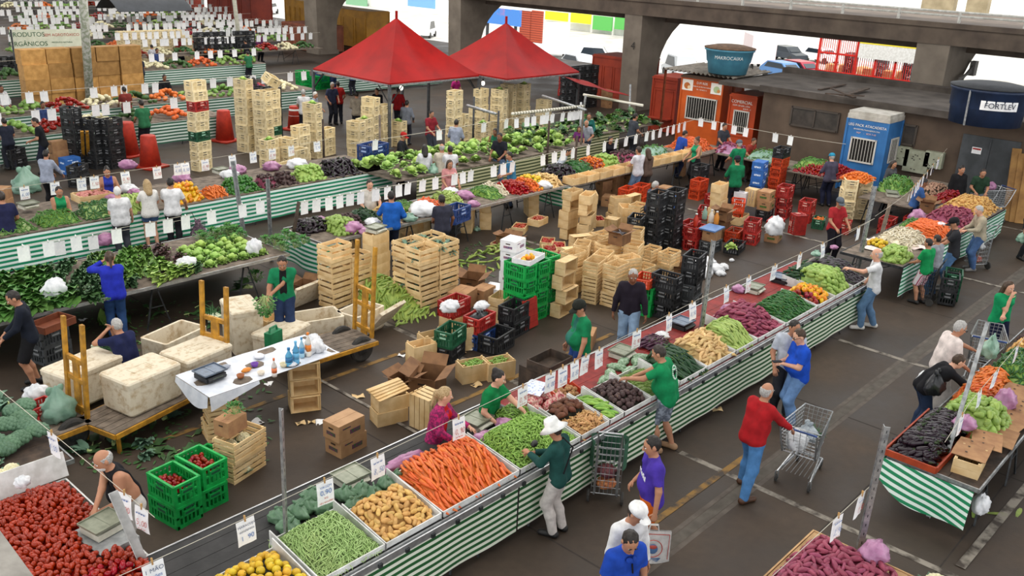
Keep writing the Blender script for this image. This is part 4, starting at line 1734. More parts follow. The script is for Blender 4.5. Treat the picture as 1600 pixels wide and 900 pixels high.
m.box((30.564,(a.y+c.y)/2+.35,1.80),(.004,.24,.05),mi=1)
tag(m.build('warning_sign',[WHITE,REDPL]),'small white warning sign with a red band on the grey door','sign')
# pale electrical boxes on the wall
for i,(xa,ya,xb,yb)in enumerate(((1390,228,1420,255),(1418,235,1450,268),(1449,238,1473,260))):
 a,c=GX(xa,ya,30.6),GX(xb,yb,30.6)
 m=MB()
 ww,hh=abs(a.y-c.y),abs(a.z-c.z)+.15
 m.box((30.52,(a.y+c.y)/2,(a.z+c.z)/2),(.22,ww,hh))
 for k in range(9):
  m.box((30.405,(a.y+c.y)/2+rnd.uniform(-.4,.4)*ww,(a.z+c.z)/2+rnd.uniform(-.4,.4)*hh),(.006,.05,.03),mi=1)
 tag(m.build('meter_box',[M('meter_green','a7aa94','8f917c',4,.6),M('chipped','39352f')]),'%s pale green meter box from the left on the brown wall'%ordn(i),'meter box','meter boxes on the wall')
 # leaning planks at the far right
for i,(px,py,qx,qy)in enumerate(((1578,325,1590,232),(1588,330,1600,240),(1596,335,1612,240))):
 a,c=GX(px,py,29.6),GX(qx,qy,30.5)
 a.z=max(a.z,0)
 beam('%s long yellowish plank leaning on the brown wall at the far right'%ordn(i),(29.6,a.y,0.0),(30.45,c.y,max(c.z,1.9)),.26,.05,M('plank_yellow','9a7442','7c5a32',3,.8))
 # rubbish boards on the flat roof
for i,(p,q,wd)in enumerate((((1280,140),(1320,132),.12),((1315,150),(1355,138),.2),((1335,152),(1300,138),.15),((1290,146),(1350,150),.1))):
 a,c=G(p[0],p[1],2.79+.03*i),G(q[0],q[1],2.82+.05*i)
 beam('%s weathered board lying on the flat roof before the red cage'%ordn(i),a,c,wd,.04,WOOD_DARK)
def tank(label,c,rb,rt,h,mat,lidm,text=None,plate=False,tm=None):
 t=thing('water_tank',label,'water tank',c)
 b=MB()
 b.lathe([(rb,0),(rb+(rt-rb)*.45,h*.45),(rb+(rt-rb)*.46+.03,h*.48),(rt,h*.9),(rt+.05,h*.92),(rt+.05,h)],28)
 b.build('tank_body',[mat],t,True)
 b=MB()
 b.lathe([(rt+.07,h),(rt+.07,h+.04),(rt*.6,h+.13),(0,h+.17)],28)
 b.build('lid',[lidm],t,True)
 return t
bt=tank('round light blue water tank on the corrugated eave by the orange kiosks',G(1136,114,2.9),.72,.90,.92,M('tank_blue','4f8fa6','41788f',2,.5),M('tank_lid_brown','6d5440','4f3d2f',5,.9))
ang=math.atan2(-bt.location.y,-bt.location.x)
def face_text(par,txt,size,mat,r,z,a,name='lettering',tiltx=PI/2,spacing=1.0):
 me=text_mesh(txt,size,mat,name,.004,spacing=spacing)
 for v in me.vertices:
  th=v.co.x/r
  v.co=((r+v.co.z+.004)*math.sin(th),-(r+v.co.z+.004)*math.cos(th),v.co.y)
 o=ob(name,me,par,(0,0,z),(0,0,a+PI/2))
 return o
face_text(bt,'MAKROCAIXA',.17,M('tank_letter','c9d3d4',rough=.7),.875,.62,ang)
ft=tank('round navy blue water tank with white name plate on the flat roof',G(1537,192,2.78),.98,1.05,1.05,M('tank_navy','22324f','1b2840',3,.5),M('tank_lid_black','1f2226','2c2f33',5,.7))
ang=math.atan2(-ft.location.y,-ft.location.x)
b=MB()
b.grid(lambda u,v:Vector((1.045*math.sin((u-.5)*1.0),-1.045*math.cos((u-.5)*1.0),.50+.26*v)),12,1)
ob('name_plate',b.mesh('name_plate',[WHITE]),ft,None,(0,0,ang+PI/2+.32))
face_text(ft,'FORTLEV',.21,M('letter_navy','18243c'),1.075,.63,ang+.32)
b=MB()
b.tube([(1.04*math.cos(ang-.5),1.04*math.sin(ang-.5),0),(1.08*math.cos(ang-.5),1.08*math.sin(ang-.5),1.0)],.03,6)
b.build('overflow_pipe',[METAL],ft)
# ------------------------------------------------------------------ kiosks
def kiosk(label,x0,y0,x1,y1,h,mat,roofm,win=None,side_win=None,shelf=False,panel=False,roof_over=.05,rh=.12):
 """a painted booth; front is the x0 face (towards -x); win = (u0, u1, z0, z1) along y"""
 t=thing('kiosk',label,'kiosk',((x0+x1)/2,(y0+y1)/2,0))
 L,W=x1-x0,y1-y0
 b=MB()
 b.b2((-L/2,-W/2,.05),(L/2,W/2,h))
 for s_ in(-1,1):
  for q in(-1,1):
   b.box((s_*L/2,q*W/2,h/2),(.07,.07,h))
 b.build('kiosk_body',[mat],t)
 b=MB()
 b.prism([(-L/2-roof_over,-W/2-roof_over),(L/2+roof_over,-W/2-roof_over),(L/2+roof_over,W/2+roof_over),(-L/2-roof_over,W/2+roof_over)],h,h+rh*.6)
 b.prism([(-L/2,-W/2),(L/2,-W/2),(L/2,W/2),(-L/2,W/2)],h+rh*.6,h+rh)
 b.build('kiosk_roof',[roofm],t)
 wl=[]
 if win:
  wl.append((0,win))
 if side_win:
  wl.append((1,side_win))
 for face,(u0,u1,z0,z1,nb)in wl:
  b=MB()
  f=MB()
  if face==0:
   P=lambda u,z,d:Vector((-L/2-d,-W/2+u*W,z))
   q=(lambda u,z,du,dz,d:((.03,du*W,dz)))
  else:
   P=lambda u,z,d:Vector((-L/2+u*L,-W/2-d,z))
   q=(lambda u,z,du,dz,d:((du*L,.03,dz)))
  uc,zc=(u0+u1)/2,(z0+z1)/2
  b.box(P(uc,zc,.005),q(0,0,u1-u0,z1-z0,0))
  pane=b.build('window_opening',[M('dark_inside','17130f',rough=.8)],t)
  span=W if face==0 else L
  for uu in(u0,u1):
   f.box(P(uu,zc,.03),q(0,0,.05/span,z1-z0+.05,0))
  for zz in(z0,z1):
   f.box(P(uc,zz,.03),q(0,0,u1-u0,.05,0))
  for k in range(nb):
   uu=u0+(u1-u0)*(k+1)/(nb+1)
   f.tube([P(uu,z0,.035),P(uu,z1,.035)],.010,4)
  f.build('window_grille',[M('grille_white','c9c5bd',rough=.5)],t)
 if panel:
  b=MB()
  for(u0,u1,z0,z1)in panel:
   for uu in(u0,u1):
    b.box((-L/2-.01,-W/2+uu*W,(z0+z1)/2),(.03,.04,z1-z0))
   for zz in(z0,z1):
    b.box((-L/2-.01,-W/2+(u0+u1)/2*W,zz),(.03,(u1-u0)*W,.04))
  b.build('door_moulding',[mat],t)
 return t
def front_text(t,txt,L,u,z,size,mat,name='lettering'):
 me=text_mesh(txt,size,mat,name,.003)
 return ob(name,me,t,(-L/2-.012,u,z),(PI/2,0,-PI/2))
KB=M('kiosk_blue','3473b0','2b6299',1.5,.5)
KO=M('kiosk_orange','c8591c','b04a15',1.5,.55)
KR=M('kiosk_rust','9a3418','842a14',1.5,.6)
KOR=M('kiosk_orange_red','b8451a','a43c16',1.5,.6)
LETW=M('letter_white','e0ddd6',rough=.7)
a=GX(1312,262,29.3)
c=GX(1375,270,29.3)
yb0,yb1=c.y,a.y
t=kiosk('bright blue kiosk with pale roof and barred windows by the brown wall',29.3,yb0,30.5,yb1,2.35,KB,M('kiosk_roof_pale','bdb9b0','9f9a90',4,.7),(.22,.82,1.0,1.75,7),(.35,.85,1.05,1.8,4),roof_over=.02,rh=.25)
front_text(t,'LEG PACK ATACADISTA',1.2,0,2.16,.115,LETW)
front_text(t,'DE HORTIFRUTIGRANJEIROS LTDA',1.2,0,2.03,.055,LETW)
front_text(t,'MLP     -   BOX 7-10',1.2,0.0,1.92,.075,M('letter_rose','d8b0a8'))
a,c=GX(1058,200,31.6),GX(1122,200,31.6)
t=kiosk('wide orange kiosk with barred window and two pictures under the corrugated eave',31.6,c.y,33.2,a.y,2.55,KO,M('kiosk_roof_brown','6b5546',rough=.8),(.10,.82,1.0,1.85,11),None)
W_=a.y-c.y
front_text(t,'D.M REIS',1.6,0,2.40,.13,LETW)
front_text(t,'COMERCIO DE FRUTAS E LEGUMES',1.6,0,2.26,.06,LETW)
front_text(t,'TEL - MLP BOX 12',1.6,0,2.15,.06,LETW)
for s_,cc in((.36,('b5652a','e0c39a')),(-.36,('a7b88a','c98a4a'))):
 b=MB()
 b.box((-.81,s_*W_,2.28),(.01,.52,.42))
 ob('picture_panel',b.mesh('picture_panel',[M('picture_%s'%cc[0],'e8e3da',rough=.6)]),t)
 b=MB()
 b.ell((-.818,s_*W_,2.25),(.004,.15,.13),10,6)
 b.ell((-.82,s_*W_-.09,2.2),(.004,.08,.07),8,5,1)
 ob('picture_motif',b.mesh('picture_motif',[M('motif_a'+cc[0],cc[0]),M('motif_b'+cc[0],cc[1])]),t)
a,c=GX(1136,200,31.3),GX(1176,205,31.3)
t=kiosk('orange kiosk with a narrow barred window and moulded corner, right of the wide one',31.3,c.y,33.6,a.y,2.15,KOR,KOR,(.22,.78,.85,1.65,6),None,panel=[(.05,.95,.15,.7)])
front_text(t,'COMERCIAL',2.3,0.05,1.98,.16,LETW)
front_text(t,'COM. DE LEG. LTDA',2.3,0.05,1.84,.08,LETW)
front_text(t,'BOX 9 - 11',2.3,-.2,1.74,.07,LETW)
a,c=GX(1016,180,32.6),GX(1052,190,32.6)
t=kiosk('dark rust-red closed booth with moulded door beside the concrete pillar',32.6,c.y,34.2,a.y,2.2,KR,KR,None,None,panel=[(.12,.88,.5,1.75),(.05,.95,1.85,2.1)])
b=MB()
b.box((-.95,0,.62),(.4,(a.y-c.y)*.9,.04))
b.build('counter_flap',[KR],t)
# corrugated eave
p0,p1=GX(1052,114,31.2),GX(1132,124,31.2)
b=MB()
ya,yb=p0.y+.5,p1.y-0.4
b.grid(lambda u,v:Vector((31.2+3.0*v,ya+(yb-ya)*u,2.82+.035*math.sin(u*2*PI*16)+.06*v)),96,1)
b.grid(lambda u,v:Vector((31.2+3.0*v,yb+(ya-yb)*u,2.81+.035*math.sin((1-u)*2*PI*16)+.06*v)),96,1)
tag(b.build('corrugated_eave',[M('eave_grey','8d857a','6c645a',3,.8)],None,True),'grey corrugated sheet eave over the wide orange kiosk under the tank','roof sheet')
for i,yy in enumerate((ya-.05,yb+.05)):
 post('%s rusty post holding the corrugated eave'%('left' if i==0 else 'right'),(31.35,yy,0),(31.35,yy,2.8),.07,M('rust','7a3a1e','5d2c18',8,.8),False)
 # ------------------------------------------------------------------ red tents
def tent(label,cx,cy,s,z,apex,legs,sy=None):
 sy=sy or s
 t=thing('canopy_tent',label,'tent',(cx,cy,0))
 b=MB()
 n=12
 crn=[(-s/2,-sy/2),(s/2,-sy/2),(s/2,sy/2),(-s/2,sy/2)]
 RED=MATS.get('tent_red')or M('tent_red','960f0b','800b09',1.2,.5,bump=.35,bscale=3.2,spec=.12)
 for k in range(4):
  a_,c_=Vector((*crn[k],z)),Vector((*crn[(k+1)%4],z))
  top=Vector((0,0,apex))
  def fn(u,v,a_=a_,c_=c_,top=top):
   p=a_.lerp(c_,u).lerp(top,v)
   sag=.32*math.sin(PI*v)*(0.35+.65*(1-abs(2*u-1)))
   return p-Vector((0,0,sag*.8))
  b.grid(fn,n,n)
  b.grid(lambda u,v,a_=a_,c_=c_:Vector((a_.lerp(c_,u).x,a_.lerp(c_,u).y,z-.10*v)),4,1)
 b.build('canopy',[RED],t,True)
 b=MB()
 for k in range(4):
  a_,c_=Vector((*crn[k],z-.08)),Vector((*crn[(k+1)%4],z-.08))
  b.bar(a_,c_,.09,.06)
 b.build('edge_frame',[METAL],t)
 b=MB()
 b.tube([(0,0,apex-.1),(0,0,apex+.25)],.05,8)
 b.build('finial',[MATS['tent_red']],t)
 for k in legs:
  b=MB()
  x,y=crn[k]
  b.bar((x,y,0),(x,y,z-.05),.09,.09)
  b.box((x,y,.02),(.25,.25,.04))
  b.build('leg',[M('tent_leg','6d7073','585b5e',8,.5,.4)],t)
  b=MB()
  b.bar((x,y,z-.75),(x*.72,y,z-.1),.03,.03)
  b.bar((x,y,z-.75),(x,y*.72,z-.1),.03,.03)
  b.build('brace',[METAL_DK],t)
 return t
tz=2.35
A_,B_,C_=G(473,104,tz),G(598,128,tz),G(752,120,tz)
s1=((A_-B_).length+(C_-B_).length)/2
x0,y0=(A_.x+B_.x)/2,(B_.y+C_.y)/2
cx1,cy1=x0+s1/2,y0+s1/2
best=min(np.arange(2.5,7,.02),key=lambda z:abs(G(619,28,z).x-cx1)+abs(G(619,28,z).y-cy1))
tent('nearer and larger red pyramid canopy tent standing among the pale crates',cx1,cy1,s1,tz,float(best),(0,1,2,3))
B2,C2=G(760,117,tz),G(893,113,tz)
x2,y2=C_.x+.35,(C2.y+C_.y)/2
s2=4.4
cx2,cy2=x2+2.35,C2.y+s2/2
best2=min(np.arange(2.5,7,.02),key=lambda z:abs(G(765,33,z).x-cx2)+abs(G(765,33,z).y-cy2))
tent('farther red pyramid canopy tent right behind the larger red tent',cx2,cy2,s2,tz,float(best2),(1,2,3))
for i,p in enumerate(((627,133),(755,126),(605,125))):
 if i==2:
  continue
 q=G(p[0],p[1],2.1)
 b=MB()
 b.ell((0,0,-.1),(.07,.07,.09),10,8)
 e=M('bulb_glow','fff4e0')
 e.node_tree.nodes['Principled BSDF'].inputs['Emission Color'].default_value=(1,.93,.8,1)
 e.node_tree.nodes['Principled BSDF'].inputs['Emission Strength'].default_value=4
 t=thing('light_bulb',('glowing bulb hanging at the near corner of the larger red tent','glowing bulb hanging at the right corner of the larger red tent')[i],'light bulb',q)
 b.build('bulb',[e],t,True)
 b=MB()
 b.lathe([(.03,-.03),(.03,.06),(.005,.07),(.005,.2)],8)
 b.build('socket',[BLACK],t)
 # third red awning to the right of the tents
b=MB()
p0,p1=G(828,122,2.2),G(905,140,1.9)
b.grid(lambda u,v:Vector((p0.x+1.5+(1.6)*v,p0.y+(p1.y-1.0-p0.y)*u,2.25-.35*u-.3*v+.04*math.sin(u*9))),10,4)
b.grid(lambda u,v:Vector((p0.x+1.5+(1.6)*v,p0.y+(p1.y-1.0-p0.y)*(1-u),2.24-.35*(1-u)-.3*v+.04*math.sin((1-u)*9))),10,4)
tag(b.build('red_awning',[MATS['tent_red']],None,True),'low red awning sheet hanging behind the farther red tent','awning')
# ------------------------------------------------------------------ the long striped stall across the front
def at(px,py,h):
 p=G(px,py,h)
 return Vector((p.x,p.y,0))
D=math.radians
KIND={}
def K(name,meshes,mats,cat,cap=300):
 KIND[name]=Kind(name,meshes,mats,cat,cap)
 return KIND[name]
GREENSTEM=M('produce_stem','5d7a35',rough=.6)
CARROT_M=prod('carrot_skin','d96c2c','c45c22',30)
POT_M=prod('potato_skin','d2a964','b88d4c',14,.6)
BEAN_M=prod('bean_skin','a3bb78','8aa55f',12)
PEA_M=prod('pea_skin','86aa4c','6c9138',14)
BEET_M=prod('beet_skin','4a3433','362525',14,.6)
YAM_M=prod('yam_skin','6b3f2a','53301f',14,.7)
GING_M=prod('ginger_skin','cfa673','b38953',14,.7)
CUC_M=prod('cucumber_skin','8fb84c','5d8c2f',9)
ZUC_M=prod('zucchini_skin','26492a','1a381f',10,.4)
CASS_M=prod('cassava_skin','d9bb85','c3a069',14,.7)
GOURD_M=prod('gourd_skin','a3b765','87a04c',8)
SWEET_M=prod('sweet_potato_skin','96405a','7c3048',12,.55)
GPEP_M=prod('green_pepper_skin','2f6b2c','235421',10,.3)
YPEP_M=prod('yellow_pepper_skin','e0a21c','d08a14',8,.28,hue=.03)
CHAY_M=prod('chayote_skin','96b058','7c9944',10,.45)
EGG_M=prod('eggplant_skin','1a1119','261823',10,.22,hue=.02)
PURP_M=prod('purple_pod_skin','3d1f30','57304a',10,.4)
TOM_M=prod('tomato_skin','9c1c08','7d1306',8,.2,hue=.012)
PASS_M=prod('passion_skin','d8b52a','c49d1e',12,.45,hue=.02)
ORNG_M=prod('tangerine_skin','d9701c','c25f14',16,.5)
WALN_M=prod('nut_skin','a87a50','8a5f3a',24,.7)
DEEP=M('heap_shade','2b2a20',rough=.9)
TZ=0.86
table('long market table under the main green and white striped cloth',3.0,8.6,6.32,7.98,TZ,M('table_black','2d2c2c','1d1d1d',5,.7,bump=.2),ALU,4,planks=8)
table('red planked table behind the zucchini, cassava and sweet potato heaps of the main stall',8.62,18.2,6.32,7.98,TZ,RED_BOARD,ALU,6,planks=6)
for i,(a,b_,seed)in enumerate(((3.0,7.33,1),(7.36,18.2,2))):
 me=drape(a,b_,0,6.275,0.13,0.82,TARP_G,'striped_cloth',.010,seed)
 single('striped_cloth',me,('green and white striped cloth on the main stall front below the beans and carrots','long green and white striped cloth on the main stall front below the eggplants')[i],'cloth')
b=MB()
b.b2((3.0,6.235,.80),(18.2,6.25,.885))
b.b2((3.0,6.25,.82),(18.2,6.33,.845))
for k in range(40):
 b.box((3.2+k*.38,6.225,.82),(.05,.03,.05),mi=1)
single('front_rail',b.mesh('front_rail',[ALU,METAL_DK]),'aluminium rail with dark clips along the main stall front edge','rail')
BOARD=M('white_board','d9dad8','bcbcb8',7,.6)
def tray(x0,x1,y0,y1,z,label,h=.11,mat=None,t=.014,back=.09):
 m=MB()
 m.b2((x0,y0,z),(x1,y1,z+.012))
 m.b2((x0,y0,z),(x1,y0+t,z+h*.75))
 m.b2((x0,y1-t,z),(x1,y1,z+back))
 for x in(x0,x1-t):
  m.add([(x,y0,z),(x+t,y0,z),(x+t,y1,z),(x,y1,z),(x,y0,z+h*.75),(x+t,y0,z+h*.75),(x+t,y1,z+h*1.9),(x,y1,z+h*1.9)],[(0,3,2,1),(4,5,6,7),(0,1,5,4),(1,2,6,5),(2,3,7,6),(3,0,4,7)])
 return single('display_tray',m.mesh('display_tray',[mat or BOARD]),label,'tray')
BX=[3.45,4.36,5.27,6.12,7.44,8.66,9.08,9.50,10.27,10.95,11.85,12.75,13.55,14.55,15.85,16.62,17.45,18.15]
NM=['passion fruit','green beans','yellow potatoes','carrots','snow peas','yams and ginger','cucumbers','beets','long green pods','zucchini','cassava','ridge gourds','sweet potatoes','green peppers','yellow peppers','chayotes','black eggplants']
XB=[(3.45,4.38),(4.42,5.27),(5.28,6.10),(6.12,7.42),(7.44,8.64),(8.66,9.28),(9.30,9.62),(9.64,10.30),(10.32,11.05),(11.07,11.85),(11.87,12.75),(12.77,13.50),(13.52,14.52),(14.54,15.82),(15.84,16.60),(16.62,17.45),(17.47,18.15)]
Y0,Y1=6.36,7.12
for(a,b_),n in zip(XB,NM):
 deep={'green beans':7.25,'carrots':7.35,'sweet potatoes':7.42,'chayotes':7.5,'black eggplants':7.55,'snow peas':7.3}.get(n,Y1)
 tray(a,b_,Y0-.015,deep,TZ,'shallow white display tray holding the %s of the main stall'%n)
K('passion_fruit',[m_fruit(.047,.97,10,0,.006)],[PASS_M,GREENSTEM],'passion fruit')
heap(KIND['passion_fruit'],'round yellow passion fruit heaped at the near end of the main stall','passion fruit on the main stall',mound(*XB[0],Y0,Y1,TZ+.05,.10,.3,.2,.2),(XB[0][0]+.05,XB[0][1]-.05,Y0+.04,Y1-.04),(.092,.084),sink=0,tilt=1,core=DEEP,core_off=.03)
K('green_bean',[m_pod(.145,.0062,.022*s_,5,6,end=.25)for s_ in(1,-1,.4)],[BEAN_M],'green bean')
heap(KIND['green_bean'],'slim green bean in the big heap beside the yellow potatoes','green beans on the main stall',mound(XB[1][0],XB[1][1],Y0,7.27,TZ+.03,.21,.5,.3,.25),(XB[1][0]+.02,XB[1][1]-.02,Y0+.01,7.25),(.055,.0165),tilt=.5,yawj=1.1,yaw=.9,layers=2,lift=.008,core=BEAN_M,core_off=.02)
K('potato',[m_tuber(s_,(.058,.030,.028),lump=.08)for s_ in range(4)],[POT_M],'potato')
heap(KIND['potato'],'yellow-skinned potato in the heap between the beans and the carrots','potatoes on the main stall',mound(XB[2][0],XB[2][1],Y0,Y1+.02,TZ+.04,.19,.5,.25,.2),(XB[2][0]+.03,XB[2][1]-.03,Y0+.03,Y1),(.084,.050),tilt=.5,core=POT_M,core_off=.045)
K('carrot',[m_carrot(s_)for s_ in range(4)],[CARROT_M,GREENSTEM],'carrot')
heap(KIND['carrot'],'orange carrot in the wide heap beside the potatoes on the main stall','carrots on the main stall',mound(XB[3][0],XB[3][1],Y0,7.34,TZ+.05,.24,.55,.2,.15),(XB[3][0]+.05,XB[3][1]-.05,Y0+.03,7.33),(.135,.040),yaw=-1.75,yawj=.28,tilt=.25,core=CARROT_M,core_off=.03,lim=270)
K('snow_pea',[m_pod(.10,.011,.012*s_,6,5,end=.2,stem=.012)for s_ in(1,-1)],[PEA_M,GREENSTEM],'snow pea')
heap(KIND['snow_pea'],'bright green snow pea pod in the heap behind the white-hatted person','snow peas on the main stall',mound(XB[4][0],XB[4][1],Y0,7.3,TZ+.04,.20,.5,.3,.2),(XB[4][0]+.02,XB[4][1]-.02,Y0+.02,7.28),(.058,.027),tilt=.7,layers=2,lift=.015,core=PEA_M,core_off=.03)
K('yam',[m_tuber(s_+9,(.085,.042,.04),lump=.12)for s_ in range(3)],[YAM_M],'yam')
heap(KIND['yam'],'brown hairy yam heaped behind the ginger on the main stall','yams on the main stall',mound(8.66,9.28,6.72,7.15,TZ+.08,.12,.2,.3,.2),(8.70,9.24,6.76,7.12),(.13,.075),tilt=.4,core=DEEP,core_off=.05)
K('ginger_root',[m_ginger(s_)for s_ in range(4)],[GING_M],'ginger')
heap(KIND['ginger_root'],'knobbly pale ginger root in front of the brown yams','ginger on the main stall',mound(8.66,9.28,Y0,6.78,TZ+.03,.10,.4,.3,.2),(8.68,9.26,Y0+.02,6.76),(.075,.043),tilt=.5,core=GING_M,core_off=.03)
K('cucumber',[m_pod(.17,.024,.012,8,6,end=.45),m_pod(.16,.026,-.01,8,6,end=.45)],[CUC_M,GREENSTEM],'cucumber')
heap(KIND['cucumber'],'pale green cucumber in the narrow tray beside the beets','cucumbers on the main stall',mound(9.30,9.62,Y0,Y1,TZ+.05,.09,.3,.3,.1),(9.36,9.57,Y0+.07,Y1-.05),(.11,.048),yaw=-1.0,yawj=.3,tilt=.15,core=DEEP,core_off=.03)
K('beet',[m_fruit(.045,.95,10,0,.012),m_fruit(.038,1.02,10,0,.012)],[BEET_M,M('beet_crown','6b5548')],'beet')
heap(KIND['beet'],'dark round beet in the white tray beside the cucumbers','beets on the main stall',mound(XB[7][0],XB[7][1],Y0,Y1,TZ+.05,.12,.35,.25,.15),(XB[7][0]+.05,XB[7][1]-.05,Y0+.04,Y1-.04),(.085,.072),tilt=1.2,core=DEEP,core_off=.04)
K('onion',[m_fruit(.034,.95,9,0,.008)],[WALN_M,GREENSTEM],'onion')
heap(KIND['onion'],'small brown onion in the red box behind the cucumbers','small onions on the main stall',mound(9.28,9.72,7.14,7.45,TZ+.05,.06,.2,.2,.2),(9.31,9.69,7.17,7.42),(.066,.058),tilt=.6,core=DEEP,core_off=.03)
tray(9.26,9.74,7.13,7.47,TZ,'small red tray of brown onions on the main stall',.09,M('tray_red','b23a1e',rough=.6))
K('long_pod',[m_pod(.20,.008,.03*s_,5,6,end=.3)for s_ in(1,-1)],[prod('pod_skin','7f9a48','69823a',10)],'pod')
heap(KIND['long_pod'],'long thin green pod beside the beets where the green-shirted man works','long pods on the main stall',mound(*XB[8],Y0,Y1,TZ+.03,.10,.4,.3,.2),(XB[8][0]+.05,XB[8][1]-.05,Y0+.03,Y1),(.11,.024),yaw=-.8,yawj=.5,tilt=.3,core=BEAN_M,core_off=.03)
K('zucchini',[m_pod(.21,.024,.014*s_,8,6,end=.45,stem=.02)for s_ in(1,-1)],[ZUC_M,GREENSTEM],'zucchini')
heap(KIND['zucchini'],'dark green zucchini in the heap in front of the bent green-shirted man','zucchini on the main stall',mound(XB[9][0],XB[9][1],Y0,Y1,TZ+.05,.24,.55,.2,.15),(XB[9][0]+.04,XB[9][1]-.02,Y0+.02,Y1),(.125,.043),yaw=-1.35,yawj=.25,tilt=.2,core=ZUC_M,core_off=.03)
K('cassava_root',[m_cassava(s_)for s_ in range(5)],[CASS_M],'cassava')
heap(KIND['cassava_root'],'pale finger-like cassava root between the zucchini and the ridge gourds','cassava on the main stall',mound(XB[10][0],XB[10][1],Y0,7.15,TZ+.05,.24,.5,.25,.15),(XB[10][0]+.05,XB[10][1]-.05,Y0+.03,7.12),(.16,.062),yaw=-.2,yawj=.8,tilt=.3,core=CASS_M,core_off=.04)
K('ridge_gourd',[m_pod(.20,.023,.01*s_,8,5,end=.6,stem=.012)for s_ in(1,-1)],[GOURD_M,GREENSTEM],'gourd')
heap(KIND['ridge_gourd'],'pale green ridge gourd stacked between the cassava and the sweet potatoes','ridge gourds on the main stall',mound(XB[11][0],XB[11][1],Y0,7.15,TZ+.05,.26,.5,.25,.15),(XB[11][0]+.03,XB[11][1]-.03,Y0+.03,7.12),(.12,.044),yaw=-1.6,yawj=.22,tilt=.15,core=GOURD_M,core_off=.03)
K('sweet_potato',[m_pod(.16,.030,.012,8,6,end=.3),m_tuber(3,(.075,.034,.033)),m_pod(.19,.024,-.02,8,6,end=.3)],[SWEET_M],'sweet potato',300)
heap(KIND['sweet_potato'],'pink-skinned sweet potato in the heap between ridge gourds and green peppers','sweet potatoes on the main stall',mound(XB[12][0],XB[12][1],Y0,7.42,TZ+.05,.27,.45,.25,.18),(XB[12][0]+.03,XB[12][1]-.03,Y0+.03,7.4),(.125,.060),yaw=-.6,yawj=.7,tilt=.35,core=SWEET_M,core_off=.04,lim=95)
K('green_pepper',[m_pod(.14,.019,.018*s_,7,6,end=.35,stem=.025,hump=.4)for s_ in(1,-1)],[GPEP_M,GREENSTEM],'green pepper')
heap(KIND['green_pepper'],'long dark green pepper heaped right of the pink sweet potatoes','green peppers on the main stall',mound(XB[13][0],XB[13][1],Y0,Y1,TZ+.05,.20,.55,.2,.12),(XB[13][0]+.03,XB[13][1]-.03,Y0+.03,Y1),(.10,.040),yaw=-1.2,yawj=.5,tilt=.35,core=GPEP_M,core_off=.03)
K('yellow_pepper',[m_pepper(.11,.043)],[YPEP_M,GREENSTEM],'bell pepper')
heap(KIND['yellow_pepper'],'yellow bell pepper between the green peppers and the chayotes','yellow peppers on the main stall',mound(XB[14][0],XB[14][1],Y0,Y1,TZ+.06,.13,.4,.25,.2),(XB[14][0]+.25,XB[14][1]-.04,Y0+.05,Y1-.03),(.10,.085),tilt=1.4,core=DEEP,core_off=.05,roll=True)
K('red_pepper',[m_pepper(.10,.040)],[prod('red_pepper_skin','9a2316','7c1a10',8,.28,hue=.02),GREENSTEM],'bell pepper')
heap(KIND['red_pepper'],'red bell pepper lying beside the yellow ones on the main stall','red peppers on the main stall',mound(XB[14][0],XB[14][1],Y0,Y1,TZ+.06,.11,.4,.25,.2),(XB[14][0]+.04,XB[14][0]+.25,Y0+.05,Y1-.15),(.10,.085),tilt=1.4)
K('chayote',[m_chayote(.13,.044),m_chayote(.115,.042)],[CHAY_M],'chayote')
heap(KIND['chayote'],'pale green chayote in the stepped heap beside the yellow peppers','chayotes on the main stall',mound(XB[15][0],XB[15][1]+.0,Y0,7.3,TZ+.05,.33,.35,.2,.15),(XB[15][0]+.04,XB[15][1]-.03,Y0+.03,7.25),(.098,.072),yaw=-1.4,yawj=.3,tilt=.25,core=CHAY_M,core_off=.05)
heap(KIND['zucchini'],'dark green zucchini laid along the top of the chayote heap','zucchini behind the chayotes',mound(XB[15][0],XB[15][1],7.0,7.6,TZ+.15,.20,.3,.4,.15),(XB[15][0]+.05,XB[15][1]-.05,7.05,7.5),(.15,.055),yaw=-1.0,yawj=.3,tilt=.2,core=ZUC_M,core_off=.06)
K('eggplant',[m_eggplant(.20,.034),m_eggplant(.18,.036)],[EGG_M,M('calyx','2f3f22',rough=.6)],'eggplant')
heap(KIND['eggplant'],'glossy black eggplant in the heap at the far end of the main stall','eggplants on the main stall',mound(XB[16][0],18.35,Y0,7.6,TZ+.05,.28,.45,.25,.15),(XB[16][0]+.03,18.15,Y0+.03,7.55),(.115,.052),yaw=-1.1,yawj=.45,tilt=.3,core=EGG_M,core_off=.04)
K('purple_pod',[m_pod(.18,.017,.015,7,5,end=.3,stem=.02)],[PURP_M,GREENSTEM],'small eggplant')
p=G(1020,535,.95)
heap(KIND['purple_pod'],'slim purple eggplant on the red boards behind the zucchini','slim purple eggplants on the main stall',mound(11.75,12.3,7.2,7.75,TZ+.02,.12,.3,.3,.3),(11.8,12.25,7.25,7.7),(.09,.04),yaw=-.3,yawj=.5,tilt=.3,core=PURP_M,core_off=.03)
K('tangerine',[m_fruit(.036,.9,9)],[ORNG_M],'tangerine')
